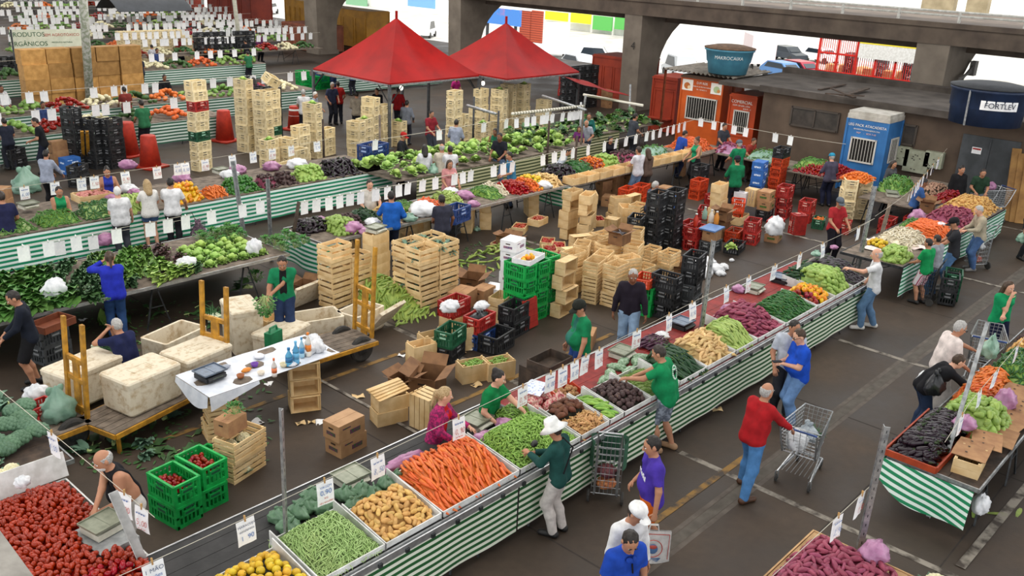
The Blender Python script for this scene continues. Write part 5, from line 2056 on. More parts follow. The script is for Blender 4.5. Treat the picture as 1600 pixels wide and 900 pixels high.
# bagged greens, scales, and bits at the back of the stall
for i,(px,py)in enumerate(((438,802),(466,795),(452,818),(478,785),(505,788),(490,770),(542,768),(556,785),(566,762),(585,768),(604,752),(622,745),(638,738))):
 q=G(px,py,TZ+.1)
 single('bagged_greens',bag_mesh('bagged_greens',M('bagged_greens','67866a','4f6f53',16,.3,bump=.5,bscale=20),(.14,.10,.085),40+i,True),'%s little clear bag of cut greens from the near end of the main stall'%ordn(i),'bag of greens','bagged greens on the main stall',Vector((q.x,q.y,TZ)),rnd.uniform(0,6))
for i,(px,py,kind,lab,rz)in enumerate(((548,742,SCALE_W,'flat-topped pale scale behind the potatoes on the main stall',0),(745,655,SCALE_W,'flat-topped pale scale beside the pink plaid woman',.1),(972,548,SCALE_W,'cream scale on the red boards beside the slim purple eggplants',.1),(1066,503,SCALE_B,'black scale with a steel tray on the red boards behind the cassava',0),(1178,448,SCALE_W,'grey-white scale behind the pink sweet potatoes',.1),(1221,433,SCALE_B,'black scale in front of the chayotes on the red boards',.1))):
 q=G(px,py,TZ+.1)
 kind.put(lab,'scale',(q.x,q.y,TZ),rz)
q=G(668,722,TZ+.1)
single('plastic_bag',bag_mesh('plastic_bag',BAGP,(.34,.09,.08),5,False),'long purple plastic bag bundle behind the carrots','plastic bag',None,(6.55,7.52,TZ),0.0)
for(px,py,k,lab,sc)in((757,682,'p','purple plastic bag lying between the scale and the snow peas',1.0),(790,658,'p','clear purplish bag held out over the snow peas',.9),(1140,480,'p','thin purple bag beside the grey post at the sweet potatoes',1.0),(1155,448,'p','pink plastic bag beside the sweet potato scale',.9),(1035,520,'w','white plastic bag behind the slim purple eggplants',.8),(1300,402,'p','small purple bag on top of the zucchini by the chayotes',.55),(1276,393,'g','greenish plastic bag on the red boards behind the chayotes',.7)):
 q=G(px,py,TZ+.1)
 bag(k,lab,(q.x,q.y,TZ+(.3 if 'on top' in lab else 0.0)),rnd.uniform(0,6),(sc,sc,sc*.6))
for i,(px,py)in enumerate(((805,632),(835,622),(857,612),(838,640),(862,630),(874,620))):
 q=G(px,py,TZ+.1)
 single('netted_onions',bag_mesh('netted_onions',M('net_red','b3505a','d8b7a8',34,.5,contrast=(.45,.55),bump=.6,bscale=30),(.12,.11,.085),60+i,True),'%s small net bag of red onions behind the snow peas'%ordn(i),'net bag','net bags of onions',Vector((q.x,q.y,TZ)),rnd.uniform(0,6))
for i,(px,py)in enumerate(((965,570),(975,562),(985,575),(955,580),(995,562),(1003,555),(945,590),(1008,570))):
 q=G(px,py,TZ+.08)
 single('wrapped_greens',bag_mesh('wrapped_greens',M('wrapped_greens','8fa88c','5f7f5c',30,.25,contrast=(.4,.6),bump=.5,bscale=26),(.15,.08,.06),80+i,False),'%s cling-wrapped pack of greens behind the beets'%ordn(i),'pack of greens','wrapped packs behind the beets',Vector((q.x,q.y,TZ)),rnd.uniform(0,6))
heap(KIND['snow_pea'],'small pale pea pod in the loose heap beside the scale and purple bag','pale pods by the purple bag',mound(8.15,8.75,7.15,7.65,TZ+.02,.13,.3,.3,.3),(8.2,8.7,7.2,7.6),(.06,.03),tilt=.6,lim=60,core=PEA_M,core_off=.03)
b=MB()
b.lathe([(.035,0),(.042,.11),(.044,.11)],12)
b.lathe([(.03,.06),(.043,.06),(.043,.095),(.03,.095)],12,mi=1)
q=G(782,622,TZ)
single('drinking_cup',b.mesh('drinking_cup',[M('cup_clear','a9bcd0',rough=.2),M('cup_blue','3c5f9c')],True),'blue-banded clear cup beside the woman in green with a bun','cup',None,(q.x,q.y,TZ))
b=MB()
b.grid(lambda u,v:Vector((.34*(u-.5),.26*(v-.5),.02*math.sin(u*5)+.012)),6,4)
b.grid(lambda u,v:Vector((.34*(.5-u)+.05,.26*(v-.5)+.04,.02*math.sin(u*5)+.045)),6,4)
q=G(838,612,TZ+.15)
single('price_sheet',b.mesh('price_sheet',[M('paper_blueish','cfd6ea','8b9cc8',30,.8,contrast=(.55,.62))],True),'bluish hand-written price sheets lying on the net bags','paper',None,(q.x,q.y,TZ+.17),.3)
# open crates behind the red boards
m=carton_mesh('crate_box',.50,.34,.2,PINE_OLD,False)
b=MB()
b.b2((-.3,-.22,0),(.3,.22,.02))
for s_ in(-1,1):
 b.b2((-.3,s_*.22-.01,0),(.3,s_*.22+.01,.16))
 b.b2((s_*.3-.01,-.22,0),(s_*.3+.01,.22,.16))
me=b.mesh('shallow_box',[WOOD_DARK])
q=G(888,580,TZ)
single('shallow_box',me,'dark shallow wooden box at the back of the main stall beside the capped man','box',None,(q.x,8.22,.8),.05)
b=MB()
b.b2((-.3,-.3,0),(.3,.3,.8))
single('support_box',b.mesh('support_box',[WOOD_DARK]),'dark box stand under the shallow wooden box behind the main stall','box',None,(q.x,8.30,0))
# posts of the main stall
post('grey perforated steel post at the green beans of the main stall',(4.58,7.22,0),(4.63,7.25,2.45),.05)
post('grey perforated steel post between the cassava and the ridge gourds',(13.22,7.30,0),(13.18,7.25,2.55),.06)
post('grey perforated steel post just past the far end of the main stall',(20.12,7.30,0),(20.09,7.25,2.42),.07)
def rayY(px,py,y):
 return GY(px,py,y)
xs=[3.08,4.07,5.06,5.80,7.10,8.30]
PT=[Vector((1.6,7.1,1.52)),Vector((4.62,7.12,1.47)),Vector((13.18,7.12,1.66)),Vector((20.09,7.12,1.70))]
tot=sum((b_-a).length for a,b_ in zip(PT,PT[1:]))
def fr_of(x):
 return(x-1.6)/(20.09-1.6)
INKD=M('ink_dark','4a5a7a')
allx=xs+[8.88,9.14,9.40,9.66,9.98]+[10.93,11.81,12.5,13.6,14.4,15.4,16.45,17.45]
strung(PT,.035,[fr_of(x)for x in allx],'above the main striped stall','price signs above the main stall',special={0:[('1 MÃO',.062,-.07,INKD),('limões',.055,-.14,BLUEINK)],1:[('MARACUJÁ',.04,-.06,INKD),('suculentos',.04,-.115,INKD),('1  90',.075,-.2,BLUEINK)],2:[('VAGEM',.045,-.06,BLUEINK),('0,90',.085,-.13,BLUEINK),('KG',.035,-.2,REDINK),('não escolher',.034,-.25,REDINK)]})
strung([Vector((20.09,7.12,1.70)),Vector((18.5,7.1,1.63))],.0,[.55],'ending at the post past the eggplants','price signs above the main stall')
# ------------------------------------------------------------------ people along the main stall
R_=.013
TEAL,PURPLE,COBALT=cl('1f4a45'),cl('4a35a0'),cl('1f43b5')
JEANS,JEANS_L,JEANS_D=cl('54769f'),cl('8aa3c0'),cl('2c3a55')
WHITEC,KHAKI,BLACKC,NAVY=cl('dcdcda'),cl('b9a98c'),cl('1b1b1e'),cl('1e2440')
GREENSH=cl('12834f')
o,inf=person('person in white sun hat, teal sweater and white trousers picking at the main stall',G(868,832),D(105),1.60,'tan',TEAL,'long',cl('cfc9c4'),'long','black','dark','short',.12,res=R_,hl=(.42,.10,1.16),hr=(.40,-.02,1.12),fl=(.0,.11),fr=(-.05,-.09),hpitch=.45)
hat=MB()
hat.lathe([(.20,-.01),(.13,.03),(.105,.05),(.10,.10),(.085,.14),(.0,.155)],20)
hat.v=[tuple(inf['Rh']@Vector(p)+Vector(inf['hc']+.03*inf['hu']))for p in hat.v]
ob('sun_hat',hat.mesh('sun_hat',[cl('e9e9e6')],True),o)
b=MB()
b.ell((0,0,0),(.075,.045,.04),10,7)
q=G(839,695,1.12)
single('avocado',b.mesh('avocado',[M('avocado_dark','1a1a17',rough=.5)],True),'dark avocado held in the hand of the white-hatted person','avocado',None,(7.78,6.43,1.14),.4)
b=MB()
b.tube([(.02+.12,-.14,1.2),(.0,-.02,1.47),(-.16,.0,1.38),(-.12,.16,1.05)],.012,5)
ob('shoulder_strap',b.mesh('shoulder_strap',[BLACKC]),o)
o,inf=person('man in purple football shirt and orange shorts walking past the main stall',at(1028,681,1.72),D(138),1.72,'tan',PURPLE,'short',cl('d9691f'),'knee','white','black','short',.03,res=R_,hl=(.02,.31,.80),hr=(.15,-.25,.95),fl=(.22,.09),fr=(-.2,-.09),belly=.015,fat=1.1)
me=text_mesh('Medial',.10,M('letter_white2','e6e6ea'),'lettering',.002)
ob('lettering',me,o,(.148,.055,1.22),(PI/2,0,PI/2))
b=MB()
b.ell((.158,0,1.33),(.006,.03,.038),8,6)
ob('crest',b.mesh('crest',[BLACKC]),o)
# white carrier bag in his hand
hand=o.matrix_basis@Vector((.02,.33,.72))
t=thing('carrier_bag','white woven carrier bag with a round red and blue print held by the purple-shirted man','bag',(hand.x,hand.y,.22),D(-48))
b=MB()
for s_ in(1,-1):
 b.grid(lambda u,v,s_=s_:Vector(((u-.5)*(.44-.02*v)*s_,s_*(.012+.06*math.sin(PI*u)*(1-v)),.42*v)),8,6)
b.build('bag_body',[M('bag_woven','c9c7c4','b3b1af',20,.6)],t,True)
b=MB()
for s_ in(1,-1):
 b.tube([(-.06,s_*.01,.41),(-.045,s_*.01,.50),(.045,s_*.01,.50),(.06,s_*.01,.41)],.008,5)
b.build('handles',[M('bag_woven','c9c7c4')],t)
b=MB()
th=[2*PI*k/20 for k in range(21)]
b.tube([(.11*math.cos(a),-.068,.21+.12*math.sin(a))for a in th],.006,4,0,False)
b.ell((0,-.062,.20),(.06,.012,.07),10,6,1)
b.ell((0,-.066,.23),(.05,.012,.03),10,6,0)
for k in range(4):
 b.box((0,-.06,.07-.014*k),(.20-.02*k,.01,.007),mi=1)
for s_ in(-1,1):
 b.box((s_*.19,-.03,.21),(.006,.008,.34),mi=0)
b.box((0,-.03,.385),(.38,.008,.006),mi=0)
b.build('print',[M('print_red','a8483f'),M('print_blue','4a6a94')],t)
o,inf=person('man in white long-sleeved top and white cap walking towards the viewer',at(984,777,1.66),D(-105),1.66,'tan',cl('e4e4e4'),'long',JEANS_D,'long','black','dark','short',.1,res=R_,hpitch=.45,hyaw=.45,cap=cl('f0f0ee'),hl=(.1,.27,.82),hr=(.1,-.27,.82),fl=(.15,.1),fr=(-.1,-.1))
o,inf=person('black-haired man in royal blue polo shirt nearest the viewer',at(981,818,1.70),D(-112),1.70,'tan',cl('1d45a8'),'short',JEANS_D,'long','black','black','short',.05,res=R_,hpitch=.55,hyaw=-.2,hl=(.05,.28,.82),hr=(.08,-.3,.84),fl=(.12,.1),fr=(-.12,-.1),neckcut=.045)
b=MB()
for s_ in(-1,1):
 b.ell((.135,s_*.03,1.36),(.012,.035,.03),8,5,rot=(0,-.5,s_*.5))
b.tube([(.125,.015,1.30),(.145,.02,1.2)],.01,5,1)
ob('collar',b.mesh('collar',[cl('1d45a8'),BLACKC],True),o)
o,inf=person('balding man in red sweater and jeans pushing a shopping cart',G(1163,769),D(-15),1.68,'tan',cl('a51a20'),'long',cl('4d7fb5'),'long','brown','grey','ring',.22,res=R_,hl=(.50,.22,1.0),hr=(.50,-.22,1.0),fl=(.14,.19),fr=(-.22,-.19),belly=.05,fat=1.15,hpitch=.05)
REDM=o
o,inf=person('man in royal blue t-shirt and jeans looking at his phone beside the main stall',G(1234,662),D(140),1.68,'light',cl('1c4fc0'),'short',cl('6f93c4'),'long','black','brown','short',.08,res=R_,hl=(.32,.06,1.12),hr=(.34,-.02,1.12),belly=.08,fat=1.2,hpitch=.35,glasses=True)
b=MB()
b.box((0,0,0),(.075,.15,.012))
q=o.matrix_basis@Vector((.40,.02,1.14))
single('mobile_phone',b.mesh('mobile_phone',[M('phone_black','15161a',rough=.2)]),'black mobile phone held by the blue-shirted man','phone',None,q,D(140)-PI/2)
o,inf=person('man in light grey t-shirt standing behind the blue-shirted man at the main stall',G(1216,648),D(-150),1.72,'tan',cl('b9c0cc'),'short',cl('2b2d33'),'long','black','black','short',.05,res=R_,hl=(.2,.2,.9),hr=(.2,-.2,.92),hpitch=.25,hyaw=.5)
o,inf=person('balding man in white t-shirt and jeans reaching over the eggplants',G(1352,513),D(118),1.72,'light',cl('d5d6d8'),'short',cl('5f80a3'),'long','white','grey','ring',.05,res=R_,hl=(.52,.18,1.28),hr=(.14,-.22,.88),fl=(.12,.1),fr=(-.15,-.1),hpitch=.1)
o,inf=person('stall man in green work shirt and plaid shorts bending over the zucchini',G(1034,703),D(108),1.72,'tan',GREENSH,'short',M('plaid_grey','8f98a6','5c6472',16,.8,contrast=(.42,.55)),'knee','tan','dark','short',.30,res=R_,hl=(.58,.20,1.13),hr=(.56,.08,1.10),fl=(.05,.12),fr=(-.12,-.10),fat=1.25,belly=.07,hpitch=.35,hem=.2)
b=MB()
th=[2*PI*k/22 for k in range(6,29)]
bk=inf['chest']-inf['fw']*.145-inf['up']*.02
ux=Vector(inf['up'])
pts=[Vector(bk)+Vector((0,1,0))*(.09*math.cos(a))+ux*(.10*math.sin(a))for a in th]
for k in range(0,len(pts)-1,1):
 b.bar(pts[k],pts[k].lerp(pts[k+1],.6),.008,.02)
b.ell(Vector(bk),(.012,.028,.05),8,6,1)
b.ell(Vector(bk)+ux*.04,(.016,.02,.02),8,6,0)
ob('back_emblem',b.mesh('back_emblem',[M('emblem_white','cfe3d6'),BLACKC]),o)
o,inf=person('stall woman in magenta plaid shirt over a red top behind the carrots',at(683,603,1.62)+Vector((0,0,0)),D(-62),1.62,'light',M('plaid_magenta','b01c62','6d1548',26,.8,contrast=(.42,.55)),'long',JEANS_D,'long','black','blonde','pony',.15,fem=True,res=R_,hl=(.42,.18,1.05),hr=(.34,-.16,.98),hpitch=.15,hyaw=.5,open_front=cl('c81f1c'),fat=1.1)
o,inf=person('stall woman in green smock with a dark bun reaching over the pods',at(766,574,1.62),D(-75),1.62,'light',cl('0f7a42'),'short',BLACKC,'long','black','black','bun',.18,fem=True,res=R_,hl=(.55,.10,1.08),hr=(.25,-.2,.95),hpitch=.25,hyaw=.3,fat=1.1)
o,inf=person('stall man in open green shirt and black cap standing behind the main stall',at(912,468,1.78),D(150),1.78,'tan',cl('127a4c'),'short',cl('2a4a8a'),'long','black','black','short',.0,res=R_,hl=(.12,.28,.86),hr=(.1,-.30,.86),cap=cl('22251f'),belly=.07,fat=1.15,hem=.2,open_front=cl('2f6f62'),hpitch=.4)
o,inf=person('man in black long-sleeved sweater and pale jeans walking behind the main stall',at(990,418,1.76),D(-140),1.76,'brown',cl('231d28'),'long',JEANS_L,'long','black','grey','short',.03,res=R_,hl=(.12,.28,.84),hr=(-.02,-.28,.84),hpitch=.3,fl=(.12,.09),fr=(-.12,-.09))
# ------------------------------------------------------------------ stalls, people and trolleys on the right
CHROME=M('chrome_wire','b5b8ba','8f9294',14,.35,.8)
def shopping_cart(label,loc,rot,wire=None,handle=None,s=1.0):
 t=thing('shopping_cart',label,'shopping cart',loc,rot)
 t.scale=(s,s,s)
 wire=wire or CHROME
 b=MB()
 L,zt,zb=.86,1.0,.52
 def hw(x,z):
  return(.30-.09*(x+L/2)/L)*(.8+.2*(z-zb)/(zt-zb))
 for k in range(9):
  z=zb+(zt-zb)*k/8
  x0,x1=-L/2+.10*(1-k/8),L/2-.12*(1-k/8)
  r=.011 if k in(0,8)else.0045
  b.tube([(x0,hw(x0,z),z),(x1,hw(x1,z),z),(x1,-hw(x1,z),z),(x0,-hw(x0,z),z),(x0,hw(x0,z),z)],r,4)
 for i in range(15):
  f=i/14
  for sg in(-1,1):
   xb,xt=-L/2+.10+(L-.22)*f,-L/2+L*f
   b.tube([(xb,sg*hw(xb,zb),zb),(xt,sg*hw(xt,zt),zt)],.0045,4)
  if i%2==0:
   x=-L/2+.1+(L-.22)*f
   b.tube([(x,hw(x,zb),zb),(x,-hw(x,zb),zb)],.0045,4)
 for i in range(7):
  u=i/6*2-1
  for x0,x1 in((-L/2+.1,-L/2),(L/2-.12,L/2)):
   b.tube([(x0,u*hw(x0,zb),zb),(x1,u*hw(x1,zt),zt)],.0045,4)
 b.build('basket',[wire],t)
 b=MB()
 for sg in(-1,1):
  b.tube([(-L/2-.12,sg*.27,1.02),(-L/2+.0,sg*.26,.72),(-L/2+.12,sg*.25,.50),(L/2-.22,sg*.17,.46),(L/2-.32,sg*.2,.28),(-L/2+.05,sg*.25,.17)],.014,6)
  b.tube([(-L/2+.05,sg*.25,.17),(L/2,sg*.19,.17)],.014,6)
 b.tube([(L/2,.19,.17),(L/2,-.19,.17)],.014,6)
 for k in range(7):
  y=-.2+.4*k/6
  b.tube([(-L/2+.1,y,.19),(L/2,y*.85,.19)],.005,4)
 b.build('frame',[wire],t)
 b=MB()
 b.tube([(-L/2-.12,-.27,1.02),(-L/2-.12,.27,1.02)],.016,8)
 b.build('handle',[handle or BLUEPL],t)
 for sx,sy in((-.38,.25),(-.38,-.25),(.42,.18),(.42,-.18)):
  b=MB()
  b.lathe([(.02,-.014),(.058,-.014),(.062,0),(.058,.014),(.02,.014)],12,(sx,sy,.062),0,(PI/2,0,0))
  b.bar((sx,sy-.02,.06),(sx,sy-.02,.17),.02,.006,1)
  b.bar((sx,sy+.02,.06),(sx,sy+.02,.17),.02,.006,1)
  b.build('wheel',[RUBBER,wire],t)
 return t
def trolley(label,loc,rot,mat,fill=None,s=1.0,cover=False):
 """upright two-wheeled shopping trolley of wire"""
 t=thing('shopping_trolley',label,'shopping trolley',loc,rot)
 t.scale=(s,s,s)
 b=MB()
 w_,d,h=.17,.14,.62
 for k in range(8):
  z=.12+h*k/7
  b.tube([(d,w_,z),(d,-w_,z),(-d,-w_,z),(-d,w_,z),(d,w_,z)],.007 if k in(0,7)else.004,4)
 for i in range(8):
  u=i/7*2-1
  for sx in(-1,1):
   b.tube([(sx*d,u*w_,.12),(sx*d,u*w_,.12+h)],.004,4)
  for sy in(-1,1):
   b.tube([(u*d,sy*w_,.12),(u*d,sy*w_,.12+h)],.004,4)
  b.tube([(d,u*w_,.12),(-d,u*w_,.12)],.004,4)
 b.build('basket',[mat],t)
 b=MB()
 b.tube([(-d,w_*.8,.1),(-d-.03,w_*.8,.8),(-d-.12,w_*.8,1.0),(-d-.12,-w_*.8,1.0),(-d-.03,-w_*.8,.8),(-d,-w_*.8,.1)],.012,6)
 b.build('handle',[mat],t)
 for sy in(-1,1):
  b=MB()
  b.lathe([(.02,-.015),(.075,-.015),(.08,0),(.075,.015),(.02,.015)],14,(-d,sy*(w_+.03),.08),0,(PI/2,0,0))
  b.build('wheel',[RUBBER],t)
 if cover:
  b=MB()
  b.grid(lambda u,v:Vector((d*1.25*math.cos((u-.5)*4.6),w_*1.3*math.sin((u-.5)*4.6),.42+.36*v+.03*math.sin(u*9))),18,5)
  b.build('cloth_liner',[M('liner_green','35604a','2a4f3a',6,.8,bump=.3)],t,True)
 if fill:
  for i,(m_,z)in enumerate(fill):
   single('bagged_goods',bag_mesh('bagged_goods',m_,(.13,.12,.09),100+i,False),'%s bag in the %s'%(('lower','upper')[i],label),'bag',None,Vector(loc)+Vector((0,0,(.13+z)*s)),rot)
 return t
cp=Vector((11.45,4.42,0))
shopping_cart('steel shopping cart pushed by the balding man in the red sweater',cp,D(8),None,None,.95)
bag('w','white bag of shopping at the handle end of the steel shopping cart',cp+Vector((-.22,0.05,.54)),0,(.9,1.0,1.15))
bag('b','grey translucent bag in the steel shopping cart',cp+Vector((.12,.05,.54)),1,(.9,1,.9)).data=bag_mesh('plastic_bag',M('bag_grey','8c97a0','b9c2c8',9,.3,bump=.6,bscale=14),seed=5)
single('herb_bunch',grassy('herb_bunch','onion',40,.3,.012,.4,3),'bunch of green onions at the front of the steel shopping cart','vegetable bunch',None,cp+Vector((.14,-.02,.55)),0)
trolley('wire trolley with a green cloth cover beside the striped cloth',G(945,775)+Vector((0,0,0)),D(35),CHROME,[(M('onion_net','a8502f','d0905a',30,.5),.02),(M('purple_net','5a2436','7d4a4a',30,.5),.17)],1.15,True)
# stall B, further along on the right
table('long table beyond the main stall under the teal striped cloth on the right',19.75,27.3,6.22,7.6,TZ,WOOD_GREY,METAL_DK,5,planks=5)
me=drape(19.75,27.35,0,6.18,.16,.84,TARP_T,'striped_cloth',.022,5)
single('striped_cloth',me,'teal and white striped cloth on the far right stall behind the shoppers','cloth')
me=drape(6.2,7.5,1,27.38,.2,.84,TARP_T,'striped_cloth',.02,6)
single('striped_cloth',me,'teal striped end cloth of the far right stall below the yellow potatoes','cloth')
heap(KIND['chayote'],'pale green chayote at the corner of the far right stall by the bald man','chayotes on the far right stall',mound(19.8,20.75,6.25,6.95,TZ,.22,.3,.3,.25),(19.85,20.7,6.28,6.92),(.10,.085),tilt=.6,core=CHAY_M,core_off=.05)
K('white_root',[m_pod(.2,.018,.03,6,5,end=.3),m_pod(.16,.02,-.02,6,5,end=.3)],[prod('white_root_skin','d9d2bd','c4b79a',10)],'white root')
heap(KIND['white_root'],'whitish root in the pale heap on the far right stall','white roots on the far right stall',mound(21.0,22.45,6.5,7.5,TZ,.24,.3,.3,.2),(21.05,22.4,6.55,7.45),(.13,.06),yawj=1,tilt=.4,core=M('white_root_skin','d9d2bd'),core_off=.03,lim=120)
heap(KIND['carrot'],'orange carrot in the heap before the man in the black cap','carrots on the far right stall',mound(22.3,23.6,6.25,7.4,TZ,.25,.3,.3,.2),(22.35,23.55,6.28,7.35),(.13,.05),yaw=-1.5,yawj=.6,tilt=.3,core=CARROT_M,core_off=.03,lim=0)
K('okra_pod',[m_pod(.15,.014,.02,5,4,end=.2)],[prod('okra_skin','4f7f32','3c6a28',10)],'green pod')
heap(KIND['okra_pod'],'green pod heaped behind the white roots on the far right stall','green pods on the far right stall',mound(22.6,23.6,7.0,7.5,TZ,.2,.3,.3,.2),(22.65,23.55,7.05,7.48),(.1,.05),yawj=.9,tilt=.4,core=PEA_M,core_off=.03,lim=60)
heap(KIND['sweet_potato'],'purple-pink sweet potato on the far right stall before the yellow potatoes','sweet potatoes on the far right stall',mound(24.1,25.6,6.25,7.45,TZ,.25,.3,.3,.2),(24.15,25.55,6.28,7.4),(.15,.08),yawj=1,tilt=.4,core=SWEET_M,core_off=.04,lim=0)
heap(KIND['potato'],'yellow potato in the big heap at the far end of the far right stall','potatoes on the far right stall',mound(25.6,27.3,6.25,7.55,TZ,.28,.3,.3,.2),(25.65,27.25,6.28,7.5),(.12,.085),tilt=.6,core=POT_M,core_off=.05,lim=100)
heap(KIND['passion_fruit'],'orange-yellow fruit in the papers at the near end of the far right stall','orange fruit in papers',mound(20.7,21.2,7.0,7.5,TZ,.1,.3,.3,.3),(20.75,21.15,7.05,7.45),(.09,.08),tilt=1)
for i,(x,y)in enumerate(((20.5,7.2),(20.9,6.9),(21.2,7.45),(20.4,6.9),(21.5,6.5))):
 b=MB()
 b.grid(lambda u,v:Vector((.3*(u-.5),.35*(v-.5),.03+.03*math.sin(u*6+i)*math.cos(v*5))),6,6)
 single('wrapping_paper',b.mesh('wrapping_paper',[M('pink_paper','d8c3bb','e6dcd6',8,.8)],True),'%s crumpled pinkish wrapping paper at the near end of the far right stall'%ordn(i),'paper','wrapping papers',(x,y,TZ),i*1.3)
bag('p','pink plastic bag behind the sweet potatoes on the far right stall',(23.9,7.4,TZ),0,(1.4,1.3,1.3))
bag('w','white plastic bag on the orange carrots of the far right stall',(23.2,6.6,TZ+.22),0,(.8,.6,.3))
CT_OPEN.put('open cardboard box at the back of the far right stall behind the purple heap','box',(25.2,7.6,TZ),.2)
post('slanted dark wooden pole at the near end of the far right stall',G(1372,385,.75),G(1391,315,1.7),.09,WOOD_GREY,False,name='wooden_post')
strung([Vector((20.09,7.12,1.75)),Vector((23.2,7.5,1.75)),Vector((29.2,8.6,1.9))],.02,[.36,.405,.435,.475,.515,.565,.63,.73,.83],'over the far right stall','price signs over the far right stall')
# table behind it, against the wall
table('second table by the brown wall holding corn and mushrooms',25.2,29.3,8.0,9.5,TZ,WOOD_GREY,None,3)
heap(KIND['okra_pod'],'long green corn cob heaped on the table by the brown wall','green corn on the wall table',mound(26.3,27.8,8.7,9.6,TZ,.35,.3,.3,.3),(26.35,27.75,8.72,9.55),(.14,.07),yaw=.4,yawj=.4,tilt=.3,core=PEA_M,core_off=.03,lim=70,scale=(1.4,1.8))
K('mushroom',[m_fruit(.035,.8,8)],[prod('mushroom_skin','b08d77','8f6d58',12,.7)],'brown tuber')
heap(KIND['mushroom'],'small brown tuber heaped on the table by the brown wall','brown tubers on the wall table',mound(26.8,28.6,8.05,8.7,TZ,.15,.3,.3,.2),(26.85,28.55,8.08,8.65),(.085,.08),tilt=.6,core=DEEP,core_off=.04)
K('tomato',[m_fruit(.030,1.65,9),m_fruit(.031,1.5,9)],[TOM_M],'tomato',380)
heap(KIND['tomato'],'red tomato heaped at the far end of the wall table','tomatoes on the wall table',mound(26.4,28.2,7.56,8.02,TZ,.12,.3,.3,.2),(26.45,28.15,7.58,7.98),(.1,.09),tilt=.6,lim=0,core=TOM_M,core_off=.04)
SCALE_W.put('pale scale on a small crate on the wall table beside the corn','scale',(26.1,8.9,TZ),.5)
for i,(x,y,kk,lab)in enumerate(((24.6,8.35,CR_RED,'dark red crate standing under the corn table nearest the cream crate stack'),(25.3,7.95,CR_RED,'dark red crate behind the blue-shirted man at the far right stall'))):
 for k in range(2):
  kk.put(lab+(', lower one' if k==0 else ', upper one'),'crate',(x,y,k*CH),.1)
for i,(x,y)in enumerate(((21.1,5.5),(20.75,5.45))):
 for k in range(2):
  (CR_DKGREEN if i==0 else CR_BLACK).put('%s %s crate on the trolley load beside the man in black t-shirt'%(('lower','upper')[k],('dark green','black')[i]),'crate',(x,y,.03+k*CH),.3)
  # people around it
person('boy in green t-shirt and striped shorts at the far right stall',Vector((20.2,5.85,0)),D(75),1.5,'tan',cl('118a4c'),'short',stripes('short_stripe','b04a66','e2dade',.04,1,.5,coord='Object'),'knee','black','black','short',.08,hl=(.35,.15,1.0),hr=(.3,-.15,1.0))
person('child in grey long-sleeved top between the green-shirted boy and the black-capped man',Vector((20.85,5.85,0)),D(75),1.45,'tan',cl('8d9097'),'long',JEANS,'long','black','black','short',.15,hl=(.4,.2,.95),hr=(.3,-.25,.9))
person('man in black t-shirt and black cap at the far right stall',Vector((21.6,5.75,0)),D(115),1.75,'tan',cl('2a2b2f'),'short',JEANS,'long','grey','black','short',.12,hl=(.42,.15,1.0),hr=(.4,-.1,1.02),cap=BLACKC,hpitch=.35)
person('old man in beige jacket and jeans at the far end of the far right stall',Vector((23.7,5.8,0)),D(130),1.68,'light',cl('a89f8a'),'long',cl('46618c'),'long','grey','grey','short',.2,hl=(.4,.1,1.05),hr=(.38,-.1,1.05),hem=.2,hpitch=.4)
trolley('wire trolley of red shopping beside the old man in beige jacket',G(1522,418),D(60),CHROME,[(M('tomato_bag','9a3325','c0705a',20,.4),.02),(BAGW,.3)],1.2)
trolley('tall black trolley behind the boy in green',G(1442,472),D(100),METAL_DK,None,1.05)
person('man in blue t-shirt behind the far right stall',at(1437,277,1.66),D(-60),1.66,'brown',cl('35588f'),'short',NAVY,'long','black','black','short',.2,hl=(.45,.15,1.05),hr=(.4,-.15,1.0))
person('woman in grey hooded top with dark hair by the brown wall',at(1396,250,1.6),D(-110),1.6,'tan',cl('4f5054'),'long',BLACKC,'long','black','dark','long',.0,fem=True)
person('man in black shirt standing at the grey door',at(1503,258,1.72),D(-130),1.72,'tan',BLACKC,'long',BLACKC,'long','black','black','short',0)
person('man in dark green shirt bending over bags by the grey door',at(1535,264,1.6),D(-150),1.66,'tan',cl('28402f'),'short',cl('6d7178'),'long','black','dark','short',.25,hl=(.35,.15,1.0),hr=(.35,-.15,1.0))
bag('p','pink bag held by the man in dark green by the grey door',at(1537,285,1.0)+Vector((-.3,-.3,.9)),0,.9)
shopping_cart('grey shopping cart parked by the leaning planks',at(1552,300,.9),D(150))
person('man in black with a clear bag cut off at the right edge of the picture',G(1598,405),D(-120),1.68,'tan',cl('24262b'),'long',cl('202226'),'long','black','black','short',0)
bag('g','clear greenish bag carried at the right edge of the picture',G(1588,400)+Vector((-.1,-.1,.42)),0,1.1)
